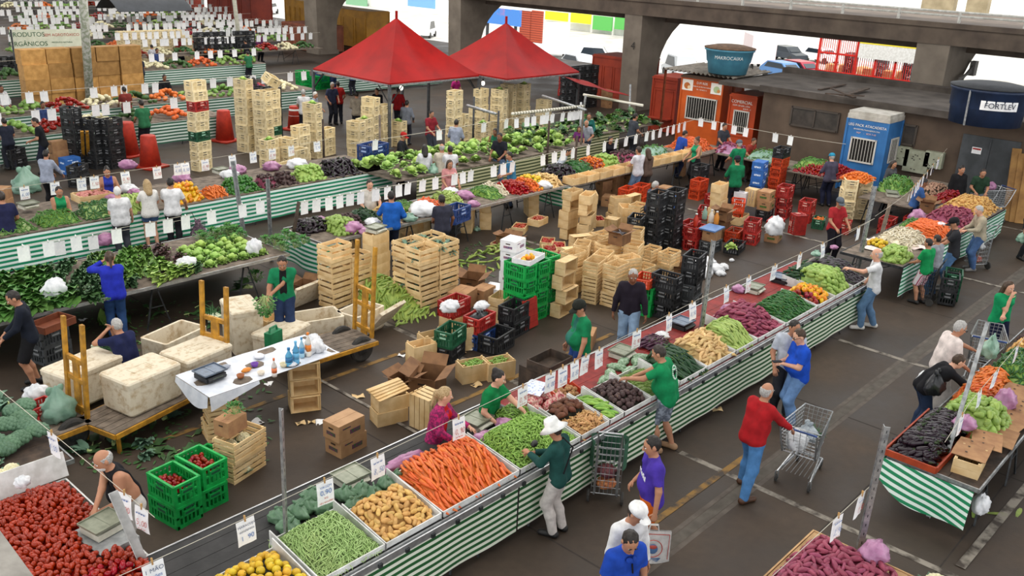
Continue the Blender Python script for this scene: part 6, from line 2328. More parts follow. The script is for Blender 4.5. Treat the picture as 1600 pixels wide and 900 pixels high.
# stall C: eggplants, chayotes, carrots
CT_top=.80
table('grey-framed table with a striped end cloth holding eggplants and chayotes',11.55,18.6,2.15,3.30,CT_top,WOOD_DARK,METAL,5,planks=3,legs=True)
b=MB()
def cend(u,v):
 y=3.34-1.16*u
 drop=.30+.30*math.sin(u*PI*.55)+.06*math.sin(u*5)
 return Vector((11.48-.10*math.sin(u*7)*(1-v)*.4-.05*(1-v),y,(CT_top-.03)-drop*(1-v)))
b.grid(cend,20,10)
b.grid(lambda u,v:Vector((11.48+.75*u,3.345+.02*math.sin(u*9+v*3)*(1-v),CT_top-.03-(.32-.2*u)*(1-v))),8,6)
single('striped_cloth',b.mesh('striped_cloth',[stripes('stripe_slant','1c8557','dfeee6',.095,2,.5,wob=.012,axis2=1,slope=-.22)],True),'slanted teal striped cloth tied over the end of the eggplant table at right','cloth')
heap(KIND['eggplant'],'long black eggplant on the red tray at the end of the right-hand table','eggplants on the right-hand table',mound(11.6,13.2,2.72,3.35,CT_top+.02,.22,.3,.3,.15),(11.62,13.15,2.76,3.34),(.13,.05),yaw=-.9,yawj=.5,tilt=.3,core=EGG_M,core_off=.04,scale=(1.0,1.25))
b=MB()
b.b2((11.52,2.68,CT_top),(13.2,3.36,CT_top+.015))
for y in(2.68,3.36):
 b.b2((11.52,y-.012,CT_top),(13.2,y+.012,CT_top+.09))
b.b2((11.50,2.68,CT_top),(11.525,3.36,CT_top+.09))
single('red_tray',b.mesh('red_tray',[M('tray_orange','a8421f','8f3419',6,.6)]),'orange-red shallow tray under the eggplants on the right-hand table','tray')
WC_SOLID.put('pale wooden box under flattened cartons at the corner of the right-hand table','crate',(12.0,2.42,CT_top),.1,None,(1.0,1.1,.9))
for i,(x,y,z,r_,s_)in enumerate(((12.15,2.45,.22,.1,1),(12.6,2.4,.19,.25,.9),(13.1,2.35,.06,.1,1),(13.75,2.4,.03,-.1,1.1),(14.35,2.35,.03,.15,1),(14.9,2.6,.03,0,.9))):
 b=MB()
 b.grid(lambda u,v:Vector((.62*(u-.5),.42*(v-.5),.03*math.sin(u*5+i)*(v-.2)+.012*i)),6,4)
 b.grid(lambda u,v:Vector((.62*(.5-u),.42*(v-.5),.03*math.sin((1-u)*5+i)*(v-.2)+.012*i-.006)),6,4)
 for k in range(3):
  b.ell((-.18+.18*k,.05,.012*i+.02),(.018,.018,.004),8,4,1)
 single('flattened_carton',b.mesh('flattened_carton',[CARD,M('carton_dark','3a2c20')],True),'%s flattened brown carton from the corner of the right-hand table'%ordn(i),'cardboard','flattened cartons',(x,y,CT_top+z),r_,s_)
heap(KIND['chayote'],'pale green chayote heaped beside the eggplants on the right-hand table','chayotes on the right-hand table',mound(12.85,13.9,2.3,3.25,CT_top,.34,.3,.3,.25),(12.9,13.85,2.33,3.22),(.105,.085),tilt=.6,core=CHAY_M,core_off=.05)
heap(KIND['carrot'],'orange carrot on the right-hand table under the reaching woman','carrots on the right-hand table',mound(13.9,15.4,2.75,3.3,CT_top,.22,.3,.3,.15),(13.93,15.35,2.78,3.27),(.14,.048),yaw=-.6,yawj=.5,tilt=.3,core=CARROT_M,core_off=.03,lim=60)
heap(KIND['green_pepper'],'long green pepper pod in the heap past the carrots on the right-hand table','green peppers on the right-hand table',mound(15.3,16.6,2.4,3.25,CT_top,.26,.3,.3,.2),(15.33,16.55,2.42,3.22),(.11,.045),yawj=1,tilt=.4,core=PEA_M,core_off=.03,lim=110)
heap(KIND['potato'],'pale potato at the right edge past the green peppers','potatoes on the right-hand table',mound(16.5,17.2,2.6,3.25,CT_top,.2,.3,.3,.2),(16.53,17.15,2.62,3.22),(.12,.085),tilt=.6,lim=30,core=POT_M,core_off=.05)
heap(KIND['beet'],'purple-red beet at the far end of the right-hand table','beets on the right-hand table',mound(17.1,18.0,2.6,3.25,CT_top,.22,.3,.3,.2),(17.15,17.95,2.62,3.22),(.11,.1),tilt=.6,core=SWEET_M,core_off=.04,scale=(1.2,1.4))
bag('p','pink plastic bag between eggplants and chayotes on the right-hand table',(12.75,2.75,CT_top+.2),0,(1.1,1,.7))
bag('p','pinkish clear bag over the carrots on the right-hand table',(14.2,2.6,CT_top+.05),0,(1.2,1,1.2))
bag('w','crumpled clear plastic hanging beside the slanted striped cloth',(11.75,2.12,.40),0,(.9,.7,1.0))
tp=G(1543,503,2.45)
post('grey steel post leaning at the chayotes of the right-hand table',(11.75,2.70,.0),(tp.x,tp.y,2.45),.055)
strung([Vector((11.78,2.72,1.15)),Vector((12.6,2.72,1.45)),Vector((18.5,2.9,1.65))],.01,[.09,.2,.33,.5],'over the right-hand table','price signs over the right-hand table')
person('grey-haired man in pale pink shirt bagging vegetables at the right-hand table',at(1500,503,1.7)+Vector((-.1,.1,0)),D(-45),1.74,'tan',cl('e2d5cf'),'short',cl('c9c3bd'),'long','black','grey','short',.22,res=R_,hl=(.60,.16,1.10),hr=(.3,-.25,.95),fat=1.2,belly=.06,hpitch=.3,glasses=True,hem=.2)
bag('g','clear greenish bag held open over the green peppers',(15.55,3.25,1.05),0,(1.1,.9,1.2))
person('woman in black jacket stooping over the carrots with a black shoulder bag',Vector((14.0,3.72,0)),D(-50),1.62,'light',cl('16161a'),'long',cl('2b3a55'),'long','black','brown','short',.95,res=R_,hl=(.75,.12,.90),hr=(.85,-.10,.88),fem=True,hpitch=.1)
bag('b','black leather shoulder bag on the stooping woman',(13.95,3.55,.82),0,(1.2,.9,1.2))
bag('w','white patterned cloth bag behind the man in the pale pink shirt',(14.72,3.92,.5),0,(1.0,.8,1.2))
person('young woman in green t-shirt with hand on her chin at the right edge',at(1577,438,1.66),D(-125),1.66,'light',cl('12925a'),'short',NAVY,'long','black','brown','long',.0,res=R_,fem=True,hl=(.22,-.14,1.08),hr=(.17,-.03,1.40),hpitch=.2,fat=1.05)
shopping_cart('silver shopping cart with blue handle before the young woman in green',(16.95,3.62,0),D(15),CHROME,BLUEPL,1.0)
CT.put('brown carton inside the silver shopping cart with blue handle','box',(16.95,3.62,.55),D(15),None,.7)
# stall D: purple sweet potatoes at the bottom edge
table('low table at the bottom edge holding purple sweet potatoes',6.8,9.15,1.6,3.25,.78,PINE_OLD,PINE_OLD,2)
heap(KIND['sweet_potato'],'purple sweet potato in the heap at the bottom right of the picture','sweet potatoes at the bottom right',mound(6.9,9.1,2.1,3.22,.80,.16,.3,.2,.12),(7.3,9.02,2.15,3.18),(.115,.055),yawj=1.4,tilt=.4,core=SWEET_M,core_off=.04,lim=205)
bag('p','crumpled pink plastic bag at the foot of the grey post on the sweet potatoes',(9.0,2.5,.9),0,(1.1,1.0,.8))
tp=G(1386,665,2.4)
post('grey steel post rising from the purple sweet potatoes at the bottom right',(9.22,2.74,0),(tp.x,tp.y,2.4),.06)
strung([Vector((6.9,3.0,1.2)),Vector((9.25,2.76,1.60))],.01,[.72,.92],'over the purple sweet potatoes','price signs over the sweet potatoes')
q=G(1470,890,.85)
single('cauliflower',cauliflower('cauliflower',2,.15),'wrapped pale green cauliflower beside the purple sweet potatoes','cauliflower',None,(q.x,q.y,.55))
WC_LOW.put('low crate under the wrapped cauliflower at the bottom edge','crate',(q.x,q.y,.38),0)
WC_SOLID.put('pale crate below the low crate at the bottom edge','crate',(q.x,q.y,.0),0,None,(1,1,1.6))
for i,(px,py,L_,c)in enumerate(((1520,810,.5,'corn'),(1545,795,.12,'bright'),(1575,805,.35,'corn'),(1595,795,.3,'corn'))):
 m_=MB()
 leaf(m_,(0,0,.01),(1,.2,.0),L_,.06,.1,.1)
 single('fallen_leaf',m_.mesh('fallen_leaf',[LEAFM[c]],True),'%s loose leaf on the floor right of the slanted cloth'%ordn(i),'leaf','leaves on the floor',G(px,py),i)
 # ------------------------------------------------------------------ crates, boxes, carts between the stalls
HT={id(CR_CREAM):CH}
for k_,h_ in((WC_SOLID,.23),(WC_SLAT,.31),(WC_OPEN,.305),(WC_GREEN,.33),(WC_LOW,.18),(CT,.285),(CT_OPEN,.26),(CT_WHITE,.225),(CT_BLUE,.245),(CT_GREEN,.265),(CT_BAN,.265)):
 HT[id(k_)]=h_
def stack(kind,p,n,rot,lab,cat='crate',z=0.0,jit=.02,group=None,scale=None):
 """n alike boxes on top of each other; kind may be a list from the bottom up"""
 if isinstance(p,tuple):
  p=G(p[0],p[1],z)if len(p)==2 else Vector(p)
 ks=kind if isinstance(kind,list)else[kind]*n
 zz=z
 for i,k in enumerate(ks):
  l=lab if len(ks)==1 else('%s, %s'%(lab,'lowest' if i==0 else 'topmost' if i==len(ks)-1 else ordn(i)+' up'))
  k.put(l,cat,Vector((p.x+rnd.uniform(-jit,jit),p.y+rnd.uniform(-jit,jit),zz)),rot+rnd.uniform(-.04,.04),group,scale)
  zz+=HT.get(id(k),CH)*(scale[2]if isinstance(scale,tuple)else 1)
 return Vector((p.x,p.y,zz))
H9=PI/2
# bright green crates and pine boxes behind the capped man
stack(CR_GREEN,(12.72,11.12,0),4,H9,'bright green crate of the stack facing the white cartons')
tp=stack(CR_GREEN,(13.12,11.12,0),4,H9,'bright green crate of the stack beside the pine boxes')
stack(CR_GREEN,(13.50,11.2,0),4,H9,'bright green crate at the back of the stack by the pine boxes')
b=MB()
for k in range(5):
 b.box((0,0,.09+k*.12),(.46,.02,.115))
for s_ in(-1,1):
 b.box((s_*.2,.018,.33),(.04,.016,.62))
single('slatted_board',b.mesh('slatted_board',[M('panel_red','a82a1f','8f2219',6,.6)]),'red slatted panel leaning on the bright green crates','panel',None,G(830,515),(-.12,0,.1))
tp2=stack(CT_WHITE,(12.95,11.55,0),7,.25,'white printed carton in the tall stack behind the green crates','box')
b=MB()
b.b2((-.32,-.2,0),(.32,.2,.012))
for s_ in(-1,1):
 b.b2((-.32,s_*.2-.006,0),(.32,s_*.2+.006,.1))
 b.b2((s_*.32-.006,-.2,0),(s_*.32+.006,.2,.1))
single('white_tray',b.mesh('white_tray',[MATS['carton_white']]),'low white carton tray of fruit on the bright green crates','box',None,(12.9,11.1,4*CH+.005),.25)
heap(KIND['yellow_pepper'],'yellow fruit in the low white tray on the green crates','fruit in the white tray',lambda x,y:4*CH+.06,(12.7,13.1,11.0,11.2),(.12,.1),tilt=1)
stack(WC_OPEN,(13.66,10.72,0),4,.12,jit=.04,lab='pine box with an open end in the stack right of the green crates')
stack(WC_SLAT,G(925,468),3,.3,'slatted pine crate behind the pine box stack')
stack(WC_SLAT,G(958,474),3,.1,'slatted pine crate in the stack behind the man in the black sweater',group=None)
stack(WC_SLAT,G(905,440),3,.5,'slatted pine crate stacked left of the eggplant carton')
stack(WC_SLAT,G(945,440),3,-.2,'slatted pine crate under the carton of eggplants')
tp=stack(CT_OPEN,G(962,440)+Vector((0,0,0)),1,.2,'open cardboard carton of small eggplants on the slatted crates','box',z=.93)
for i in range(10):
 single('eggplant',KIND['eggplant'].me[0],'small black eggplant in the open carton on the slatted crates','eggplant','eggplants in the carton',(tp.x+rnd.uniform(-.14,.14),tp.y+rnd.uniform(-.09,.09),1.16),(0,0,rnd.uniform(0,6)))
stack(WC_SLAT,G(1012,425),2,.1,'wide slatted pine crate left of the white plastic bags')
stack(WC_SLAT,G(1042,432),2,.1,'wide slatted pine crate right beside the crumpled carton')
stack(WC_SLAT,G(987,415),3,.4,'slatted pine crate at the back behind the eggplant carton')
for i,(px,py,n,k)in enumerate(((893,455,3,WC_SLAT),(938,455,3,WC_SLAT),(972,462,3,WC_SLAT),(925,430,3,WC_SLAT),(968,425,2,WC_SLAT),(893,425,2,WC_OPEN),(940,400,2,WC_SLAT),(985,440,3,WC_SLAT),(905,405,2,WC_OPEN),(1000,455,2,WC_SLAT),(925,395,2,WC_SOLID),(965,345,3,WC_SOLID),(985,335,2,WC_OPEN))):
 stack(k,G(px,py),n,.4*math.sin(i*2.1),'pine crate in the %s pile of the jumble behind the black-sweatered man'%ordn(i),jit=.05)
stack(CR_GREEN,G(1003,488),2,H9+.2,'green crate behind the man in the black sweater')
single('orange_tray',CR_ORANGE.body,'orange crate on the green crates behind the man in the black sweater','crate',None,G(1003,488)+Vector((0,0,2*CH)),.3,(1,1,.6))
stack(CR_BLACK,G(1036,494),3,H9+.1,'black crate in the stack right of the green crate')
stack([CR_GREY,CR_GREY,CR_BLACK,CR_BLACK],G(1075,482),4,.25,'grey and black crate stack beside the stall post')
for i,(px,py)in enumerate(((888,372),(912,378))):
 stack([WC_OPEN,WC_SOLID,WC_SOLID,WC_OPEN,WC_SOLID],G(px,py),5,.1+i*.3,jit=.06,lab='pine box in the %s tall stack left of the standing slatted crate'%('farther','nearer')[i])
stack(WC_SOLID,G(920,352),4,.8,'pine box in the back stack near the tomato trays')
WC_SLAT.put('slatted pine crate standing on its end before the tall black stack','crate',G(952,372)+Vector((0,0,.26)),(0,H9,.3))
for i,(px,py,n)in enumerate(((1020,392,5),(1046,388,5))):
 stack(CR_BLACK,G(px,py),n,.15,'black crate in the %s tall stack below the blue carton'%('left','right')[i])
stack(CR_BLACK,G(990,392),3,.4,'black crate in the low stack left of the tall black stacks')
stack(WC_SOLID,G(975,360),3,.9,'pine crate in the jumble left of the tall black stacks')
stack(WC_SLAT,G(993,372),3,.2,'pine slatted crate in the jumble behind the low black stack')
for i,(px,py)in enumerate(((978,325),(1000,320))):
 stack(CR_ORANGE,G(px,py),2,.2,'%s orange crate behind the jumble of pine crates'%('left','right')[i])
stack(CT_OPEN,G(1003,305),1,.1,'open cardboard carton behind the orange crates','box')
stack(CT,G(1035,320),2,.1,'brown carton behind the grey-haired worker','box')
for i,(px,py)in enumerate(((1115,318),(1090,310),(1130,305),(1140,318),(1100,340),(1150,345))):
 stack([CR_RED,CR_ORANGE][i%2],G(px,py),1+i%2,.1*i,'%s red and orange crate group near the stall woman in green'%ordn(i))
stack(CR_BLACK,G(1108,315)+Vector((0.6,.8,0)),3,.1,'black crate between the red crates and the woman in green')
stack(CT_BLUE,G(1180,312),5,.2,'blue printed carton in the tall stack behind the men in green','box')
stack(WC_SOLID,G(1118,348),5,.12,'pine box in the stack left of the white carton')
WC_SOLID.put('pine crate lying before the upright white carton','crate',G(1155,348),.15,None,(1.3,1,1))
CT_WHITE.put('white carton standing on end beside the pine stack','box',G(1152,335)+Vector((0,0,.45)),(0,H9,.2))
WC_SLAT.put('pine crate standing upright beside the green-printed cartons','crate',G(1168,335)+Vector((0,0,.5)),(0,H9,.1))
stack([CR_BLACK,CT_GREEN,CT_GREEN],G(1192,342),3,.2,'green-printed carton stack on a black crate')
stack([CR_RED]*2,G(1173,378),2,.25,'open dark red crate in the pair in front of the pine crate')
CR_ORANGE.put('empty orange-red crate on the floor left of the open dark red crates','crate',G(1146,376),.2)
stack([CT_GREEN,CR_RED],G(1207,375),2,.2,'crate and carton stack under the white sack')
bag('w','big white sack in the red crate behind the paved gap',G(1210,365,.58),0,(1.7,1.4,1.8))
CR_RED.put('dark red crate standing on its end right of the white sack','crate',G(1249,368)+Vector((0,0,.28)),(0,H9,1.0))
stack(CR_RED,G(1222,338),3,.2,'dark red crate in the stack behind the white sack')
stack(CR_RED,G(1258,345),2,.15,'dark red crate in the wide pair left of the cap-wearing man in red')
stack(CR_RED,G(1317,362),1,.3,'dark red crate on the floor right of the man in red')
CR_DKGREEN.put('dark green crate of carrots beside the upright red crate','crate',G(1278,355),.3,None,.9)
heap(KIND['tangerine'],'orange fruit in the dark green crate','fruit in the dark green crate',lambda x,y:.24,(G(1278,355).x-.2,G(1278,355).x+.2,G(1278,355).y-.12,G(1278,355).y+.12),(.08,.07),tilt=1)
for i in range(2):
 stack(CR_CREAM,G(1318+22*i,343-4*i),4,.6,'%s cream crate column topped with tangerines'%('left','right')[i])
q=G(1330,341)
heap(KIND['tangerine'],'tangerine heaped on top of the cream crates by the woman in navy','tangerines on the cream crates',mound(q.x-.5,q.x+.5,q.y-.5,q.y+.5,1.2,.16,.4,.4,.4),(q.x-.4,q.x+.4,q.y-.4,q.y+.4),(.085,.08),tilt=1,core=CARROT_M,core_off=.05)
stack([CR_ORANGE]*4+[CR_BLACK],G(1211,305),5,.1,'orange crate stack with a black top right of the blue cartons')
for i,(px,py,kk)in enumerate(((1083,388,CR_RED),(1075,382,CR_RED))):
 stack(kk,G(px,py),2,.15,'%s dark red crate pair left of the blue-lidded box'%('near','far')[i])
tp=stack([CR_GREY,CT],G(1108,392),2,.1,'brown carton on a grey crate under the blue lid','box')
b=MB()
b.b2((-.3,-.22,0),(.3,.22,.035))
single('blue_lid',b.mesh('blue_lid',[M('lid_blue','5f83b5','4f73a5',6,.4)]),'pale blue lid lying on the brown carton behind the stall post','lid',None,tp,.1)  # a flat lid resting on the carton, not a tray
stack(CT_OPEN,G(1125,372),3,.2,'open carton of bottles beside the blue-lidded box','box')
for i,(px,py,c)in enumerate(((1080,352,'b0301f'),(1104,345,'d8d2c4'),(1112,348,'c8802f'),(1094,340,'88a898'))):
 b=MB()
 b.lathe([(.06,0),(.065,.02),(.065,.2),(.03,.27),(.028,.31)],10)
 b.lathe([(.032,.31),(.032,.34),(0,.345)],8,mi=1)
 single('bottle',b.mesh('bottle',[M('bottle'+c,c,rough=.3),WHITE_PL],True),('red jug on the dark red crates','white bottle among cartons behind the stall post','orange-banded bottle among cartons behind the stall post','greenish bottle among cartons behind the stall post')[i],'bottle',None,G(px+2,py+38)+Vector((0,0,.62)))
CR_BLACK.put('low black crate with a pale cabbage lying on the floor right of the cartons','crate',G(1147,392),.25,None,(1.2,1.1,.7))
single('cabbage_head',rosette('cabbage_head','pale',.14,18,5),'pale cabbage on the low black crate','cabbage',None,G(1142,388,.2))
for i,(px,py,s_)in enumerate(((1090,425,1.6),(1105,415,1.3),(1118,425,1.2),(1100,432,1.3),(1130,420,.8),(1125,430,.7),(1143,408,.4))):
 bag('w','%s crumpled white plastic bag on the floor behind the stall post'%ordn(i),G(px,py),i,(s_,s_,s_*.7),group='white bags on the floor')
stack(CT_OPEN,G(1060,430),1,.7,'crumpled open carton left of the white plastic bags','box')
# boxes of tomatoes and cartons in the middle
TOM_C=TOM_M
def filled(kind,p,rot,lab,what,c,z=0,scale=1.0,hz=.14,w_=(.22,.13)):
 kind.put(lab,'crate',Vector((p.x,p.y,z)),rot,None,scale)
 b=MB()
 rs=random.Random(int(p.x*100))
 for k in range(70):
  b.ell((rs.uniform(-w_[0],w_[0]),rs.uniform(-w_[1],w_[1]),hz+rs.uniform(-.02,.02)),(.035,.03,.03),6,4,rot=(0,0,rs.uniform(0,3)))
 single(what.split()[-1]+'_fill',b.mesh('fill',[c],True),what+' filling the '+lab[:60],'produce heap',None,Vector((p.x,p.y,z)),rot,scale,kind='stuff')
for i,(px,py,z)in enumerate(((840,350,.35),(782,388,0),(800,372,0),(812,362,.18),(855,385,0),(872,392,0),(858,398,.18),(878,405,0),(935,350,.0))):
 filled(WC_LOW,G(px,py,z),.2+.1*i,'%s low pine tray of red tomatoes between the corn husks and the pine stacks'%ordn(i),'red tomatoes',TOM_C,z)
CT_OPEN.put('open carton beside the tomato trays','box',G(800,388),.4)
CT_OPEN.put('small open carton on the tomato trays left of the white cartons','box',G(788,380,.18),.2,None,.8)
# crates of dark leafy vegetables 2 x 2
for i,(x,y)in enumerate(((11.75,12.95),(12.33,12.98),(11.8,13.4),(12.38,13.44))):
 stack(WC_GREEN,(x,y,0),4,.05,'%s column of pine crates packed with cut kale'%('front left','front right','back left','back right')[i])
b0=bunch('kale_bundle','blue',16,.2,.05,1.0,.3,.1,.02,8)
for i in range(46):
 x,y=rnd.choice(((11.75,12.95),(12.33,12.98),(11.8,13.4),(12.38,13.44)))
 single('kale_bundle',b0,'bundle of blue-green kale packed in the pine crates','vegetable bunch','kale in the pine crates',(x+rnd.uniform(-.16,.16),y+rnd.uniform(-.1,.1),rnd.choice((.05,.4,.72,1.06,1.2,1.22))),(0,0,rnd.uniform(0,6)))
 # corn husks on the floor
K('corn_ear',[m_pod(.24,.028,.02,6,5,end=.25),m_pod(.26,.026,-.02,6,5,end=.2)],[LEAFM['corn'],STEMM],'corn')
q=G(625,465)
heap(KIND['corn_ear'],'green ear of corn in the pile on the floor left of the kale crates','corn piled on the floor',mound(10.75,12.1,12.4,14.9,0,.4,.35,.35,.35),(10.75,12.1,12.4,14.9),(.19,.085),yaw=.5,yawj=.6,tilt=.4,core=LEAFM['corn'],core_off=.04,mask=lambda x,y:abs((x-11.1)-(y-12.4)*.22)<.55)
heap(KIND['corn_ear'],'loose corn husk scattered on the floor by the grey-clad shopper','corn husks by the tables',mound(14.0,16.4,13.5,14.6,0,.3,.4,.4,.4),(14.0,16.4,13.5,14.6),(.22,.14),yawj=2,tilt=.4)
CT_OPEN.put('open carton lying right of the kale crates','box',G(738,452),.5,None,1.2)
CT.put('brown carton right of the kale crates','box',G(722,478),.3,None,1.25)
CT.put('brown carton before the white carton right of the kale crates','box',G(755,468),.2)
CT_WHITE.put('white carton left of the bright green crates','box',G(772,462),.4)
# coloured crates in the centre
tp=stack([CR_BLACK,CR_DKGREEN],G(702,560),2,.3,'dark green crate on a black crate beside the pine boxes')
stack(WC_SOLID,G(722,540),2,1.2,'pine box standing behind the dark green crate')
tp=stack([WC_SOLID,WC_SOLID,CR_RED],G(708,525),3,.15,'bright red crate holding a white sack, raised on pine boxes')
bag('w','white sack in the bright red crate',G(703,485,.75),0,(1.2,1.0,.8))
tp=stack([CR_BLUE,CR_RED],G(748,538),2,.15,'red crate on a blue crate left of the low pine crates')
bag('b','black folded sheets in the red crate on the blue crate',tp+Vector((0,0,-.1)),0,(1.3,.9,.5))
CR_BLACK.put('empty black crate before the red and blue crates','crate',G(775,545),.2,None,1.15)
stack(WC_LOW,G(782,500),3,.3,'low pine crate before the bright green crates')
bag('w','white bag beside the red crate of black sheets',G(752,482,.6),0,(1,.8,.6))
stack(CR_BLACK,G(802,520),2,.2,'black crate at the foot of the bright green crates')
WC_SOLID.put('tall pine box in front of the dark green crate','crate',G(658,568),-.2,None,(.9,1,1.8))
WC_SOLID.put('tall pine box left behind the dark green crate','crate',G(675,555),-.2,None,(.9,1,1.9))
for i,(px,py)in enumerate(((738,592),(778,588))):
 WC_SOLID.put(('pine box of pea pods left of the other','pine box of pea pods right behind the woman with a bun')[i],'crate',G(px,py),-.35,None,(1,1,1.45))
 qq=G(px,py)
 heap(KIND['snow_pea'],'pea pod in the %s pine box behind the woman with a bun'%('left','right')[i],'pea pods in the %s pine box'%('left','right')[i],lambda x,y:.31,(qq.x-.16,qq.x+.16,qq.y-.1,qq.y+.1),(.05,.025),tilt=.6,lim=30)
stack(CT_BAN,G(540,702),2,.12,'printed carton with a purple motif in the pair behind the carrots','box')
tp=stack(WC_SOLID,G(608,655),2,-.3,'pine crate under the loose boards behind the pink plaid woman')
for i in range(5):
 beam('%s loose pine board on the pine crates behind the pink plaid woman'%ordn(i),tp+Vector((-.32,-.12+.06*i,.02+.02*i)),tp+Vector((.30,-.10+.05*i,.03+.02*i)),.09,.016,PINE)
CT_OPEN.put('open brown carton behind the pink plaid woman','box',G(668,610),.5,None,1.35)
CT_OPEN.put('open carton behind the loose boards','box',G(632,608),.2)
WC_SLAT.put('slatted crate standing on edge left of the pink plaid woman','crate',G(655,672)+Vector((0,0,.26)),(0,H9,.1),None,1.2)
CT.put('brown carton half hidden behind the green-shirted capped man','box',G(915,538),.5)
# green crates of tomatoes by the tank-top man
for i,(x,y)in enumerate(((4.55,9.62),(5.0,9.75))):
 stack(CR_GREEN,(x,y,0),2,H9+.12,'green crate of plum tomatoes, %s pair'%('left','right')[i],scale=(1.0,1.08,1.0))
 heap(KIND['tomato'],'plum tomato in the %s green crate'%('left','right')[i],'plum tomatoes in the %s green crate'%('left','right')[i],lambda x,y:.50+.04*math.sin(9*x),(x-.12,x+.12,y-.2,y+.2),(.07,.06),tilt=.8,core=TOM_M,core_off=.05)
CR_GREEN.put('empty green crate behind the green crates of tomatoes','crate',(5.3,10.25,0),.3)
stack(WC_SLAT,(5.72,10.0,0),2,.25,'slatted crate of cauliflowers behind the green crates',scale=(1.2,1.15,1.0))
cf=[cauliflower('cauliflower',k,.085)for k in range(2)]
for i in range(14):
 single('cauliflower',cf[i%2],'white cauliflower packed in the slatted crates','cauliflower','cauliflowers in the slatted crates',(5.72+rnd.uniform(-.22,.22),10.0+rnd.uniform(-.13,.13),(.05,.38)[i%2]),rnd.uniform(0,6))
CT.put('brown carton under the chive bunches on the cauliflower crates','box',(5.65,10.08,.63),.3,None,.8)
ch_=herb('chive_bunch','parsley',120,.14,.14,.025,4)
single('chive_bunch',ch_,'green herb bunch on the carton above the cauliflowers','herb bunch',None,(5.7,10.05,.87))
# white table with bottles
t=table('table spread with white plastic, bottles and bags, beside the yellow cart',5.75,7.95,10.75,11.6,.88,WOOD_GREY,None,1,legs=False)
b=MB()
b.grid(lambda u,v:Vector((5.70+2.28*u,10.70+.95*v,.885+.012*math.sin(u*17)*math.sin(v*9))),24,10)
b.grid(lambda u,v:Vector((5.69-.02*v,10.72+.9*u,.885-.28*v*(.6+.4*math.sin(u*4)))),10,4)
b.grid(lambda u,v:Vector((5.70+.8*u,10.69-.02*v,.885-.22*v*(1-u*.8))),10,4)
single('plastic_sheet',b.mesh('plastic_sheet',[M('sheet_white','d4d8e0','bfc5cf',7,.4)],True),'white plastic sheet spread over the bottle table','cloth')
stack(WC_OPEN,(7.45,10.95,0),3,-.5,'pine crate under the right end of the bottle table',scale=(.9,1.4,.93))
stack(WC_SLAT,(6.05,11.05,0),3,-.3,'pine crate under the left end of the bottle table',scale=(.9,1.0,.92))
SCALE_B.put('black flat scale on the white sheet at the left end of the bottle table','scale',(6.02,11.22,.9),.1)
for i,(px,py,c,c2,h_,r_,lab)in enumerate(((429,560,'cfc8c2','d8784a',.26,.04,'half-full clear bottle with orange drink at the left of the table'),(452,543,'4f9ac0','2f6fa0',.26,.055,'squat blue flask with a dark lid on the bottle table'),(463,540,'5a9fc8','6ab0d8',.34,.05,'tall light blue water bottle on the bottle table'),(472,530,'9cc4d8','4a90c0',.3,.04,'clear blue-capped water bottle on the bottle table'),(482,528,'d9d2c8','e08030',.36,.048,'tall orange-labelled soft drink bottle on the bottle table'))):
 b=MB()
 b.lathe([(r_*.95,0),(r_,.02),(r_,h_*.25)],12)
 b.lathe([(r_*1.01,h_*.25),(r_*1.01,h_*.55)],12,mi=1)
 b.lathe([(r_,h_*.55),(r_,h_*.65),(r_*.35,h_*.9),(r_*.35,h_)],12)
 t=thing('bottle',lab,'bottle',G(px,py+28,.9))
 b.build('bottle_body',[M('glass'+c,c,rough=.12),M('label'+c2,c2,rough=.4)],t,True)
 b=MB()
 b.lathe([(r_*.42,h_),(r_*.42,h_+.035),(0,h_+.04)],10)
 b.build('cap',[M('cap'+c2,c2)],t)
for i,(px,py,c,lab)in enumerate(((376,590,'9a5a30','small brown pot'),(398,572,'6a3a9a','small purple tub'),(408,585,'d8cfc0','shallow cream bowl'),(443,572,'d6cba8','second shallow bowl'),(405,558,'e2e4ea','crumpled white wrapper'),(456,570,'d8dce2','folded white packet'),(385,580,'d0802a','orange handled knife'),(352,575,'9aa0ac','grey plastic wrapper'))):
 b=MB()
 b.lathe([(.045,0),(.06,.05),(.05,.05),(.04,.012),(0,.012)]if i<4 else[(.07,0),(.09,.02),(.05,.05),(0,.05)],12,sy=1 if i<6 else.5)
 single(lab.split()[-1],b.mesh(lab.split()[-1],[M('tbl'+c,c,rough=.5)],True),lab+' on the white sheet of the bottle table',lab.split()[-1],None,G(px,py,.9))
for i,(px,py)in enumerate(((490,540),(480,552),(495,548))):
 bag('w','%s clear white bag at the right end of the bottle table'%ordn(i),G(px,py,.9),i,.8,group='bags on the bottle table')
b=MB()
b.box((0,0,.14),(.30,.14,.26))
b.tube([(-.1,0,.27),(-.08,0,.34),(.08,0,.34),(.1,0,.27)],.02,6)
single('jerrycan',b.mesh('jerrycan',[M('can_green','1c7a4f','166640',6,.5)]),'green plastic watering can behind the bottle table','can',None,G(428,540,.55),.3)
stack(WC_SOLID,G(428,545)+Vector((.25,.35,0)),2,.1,'box under the green watering can')
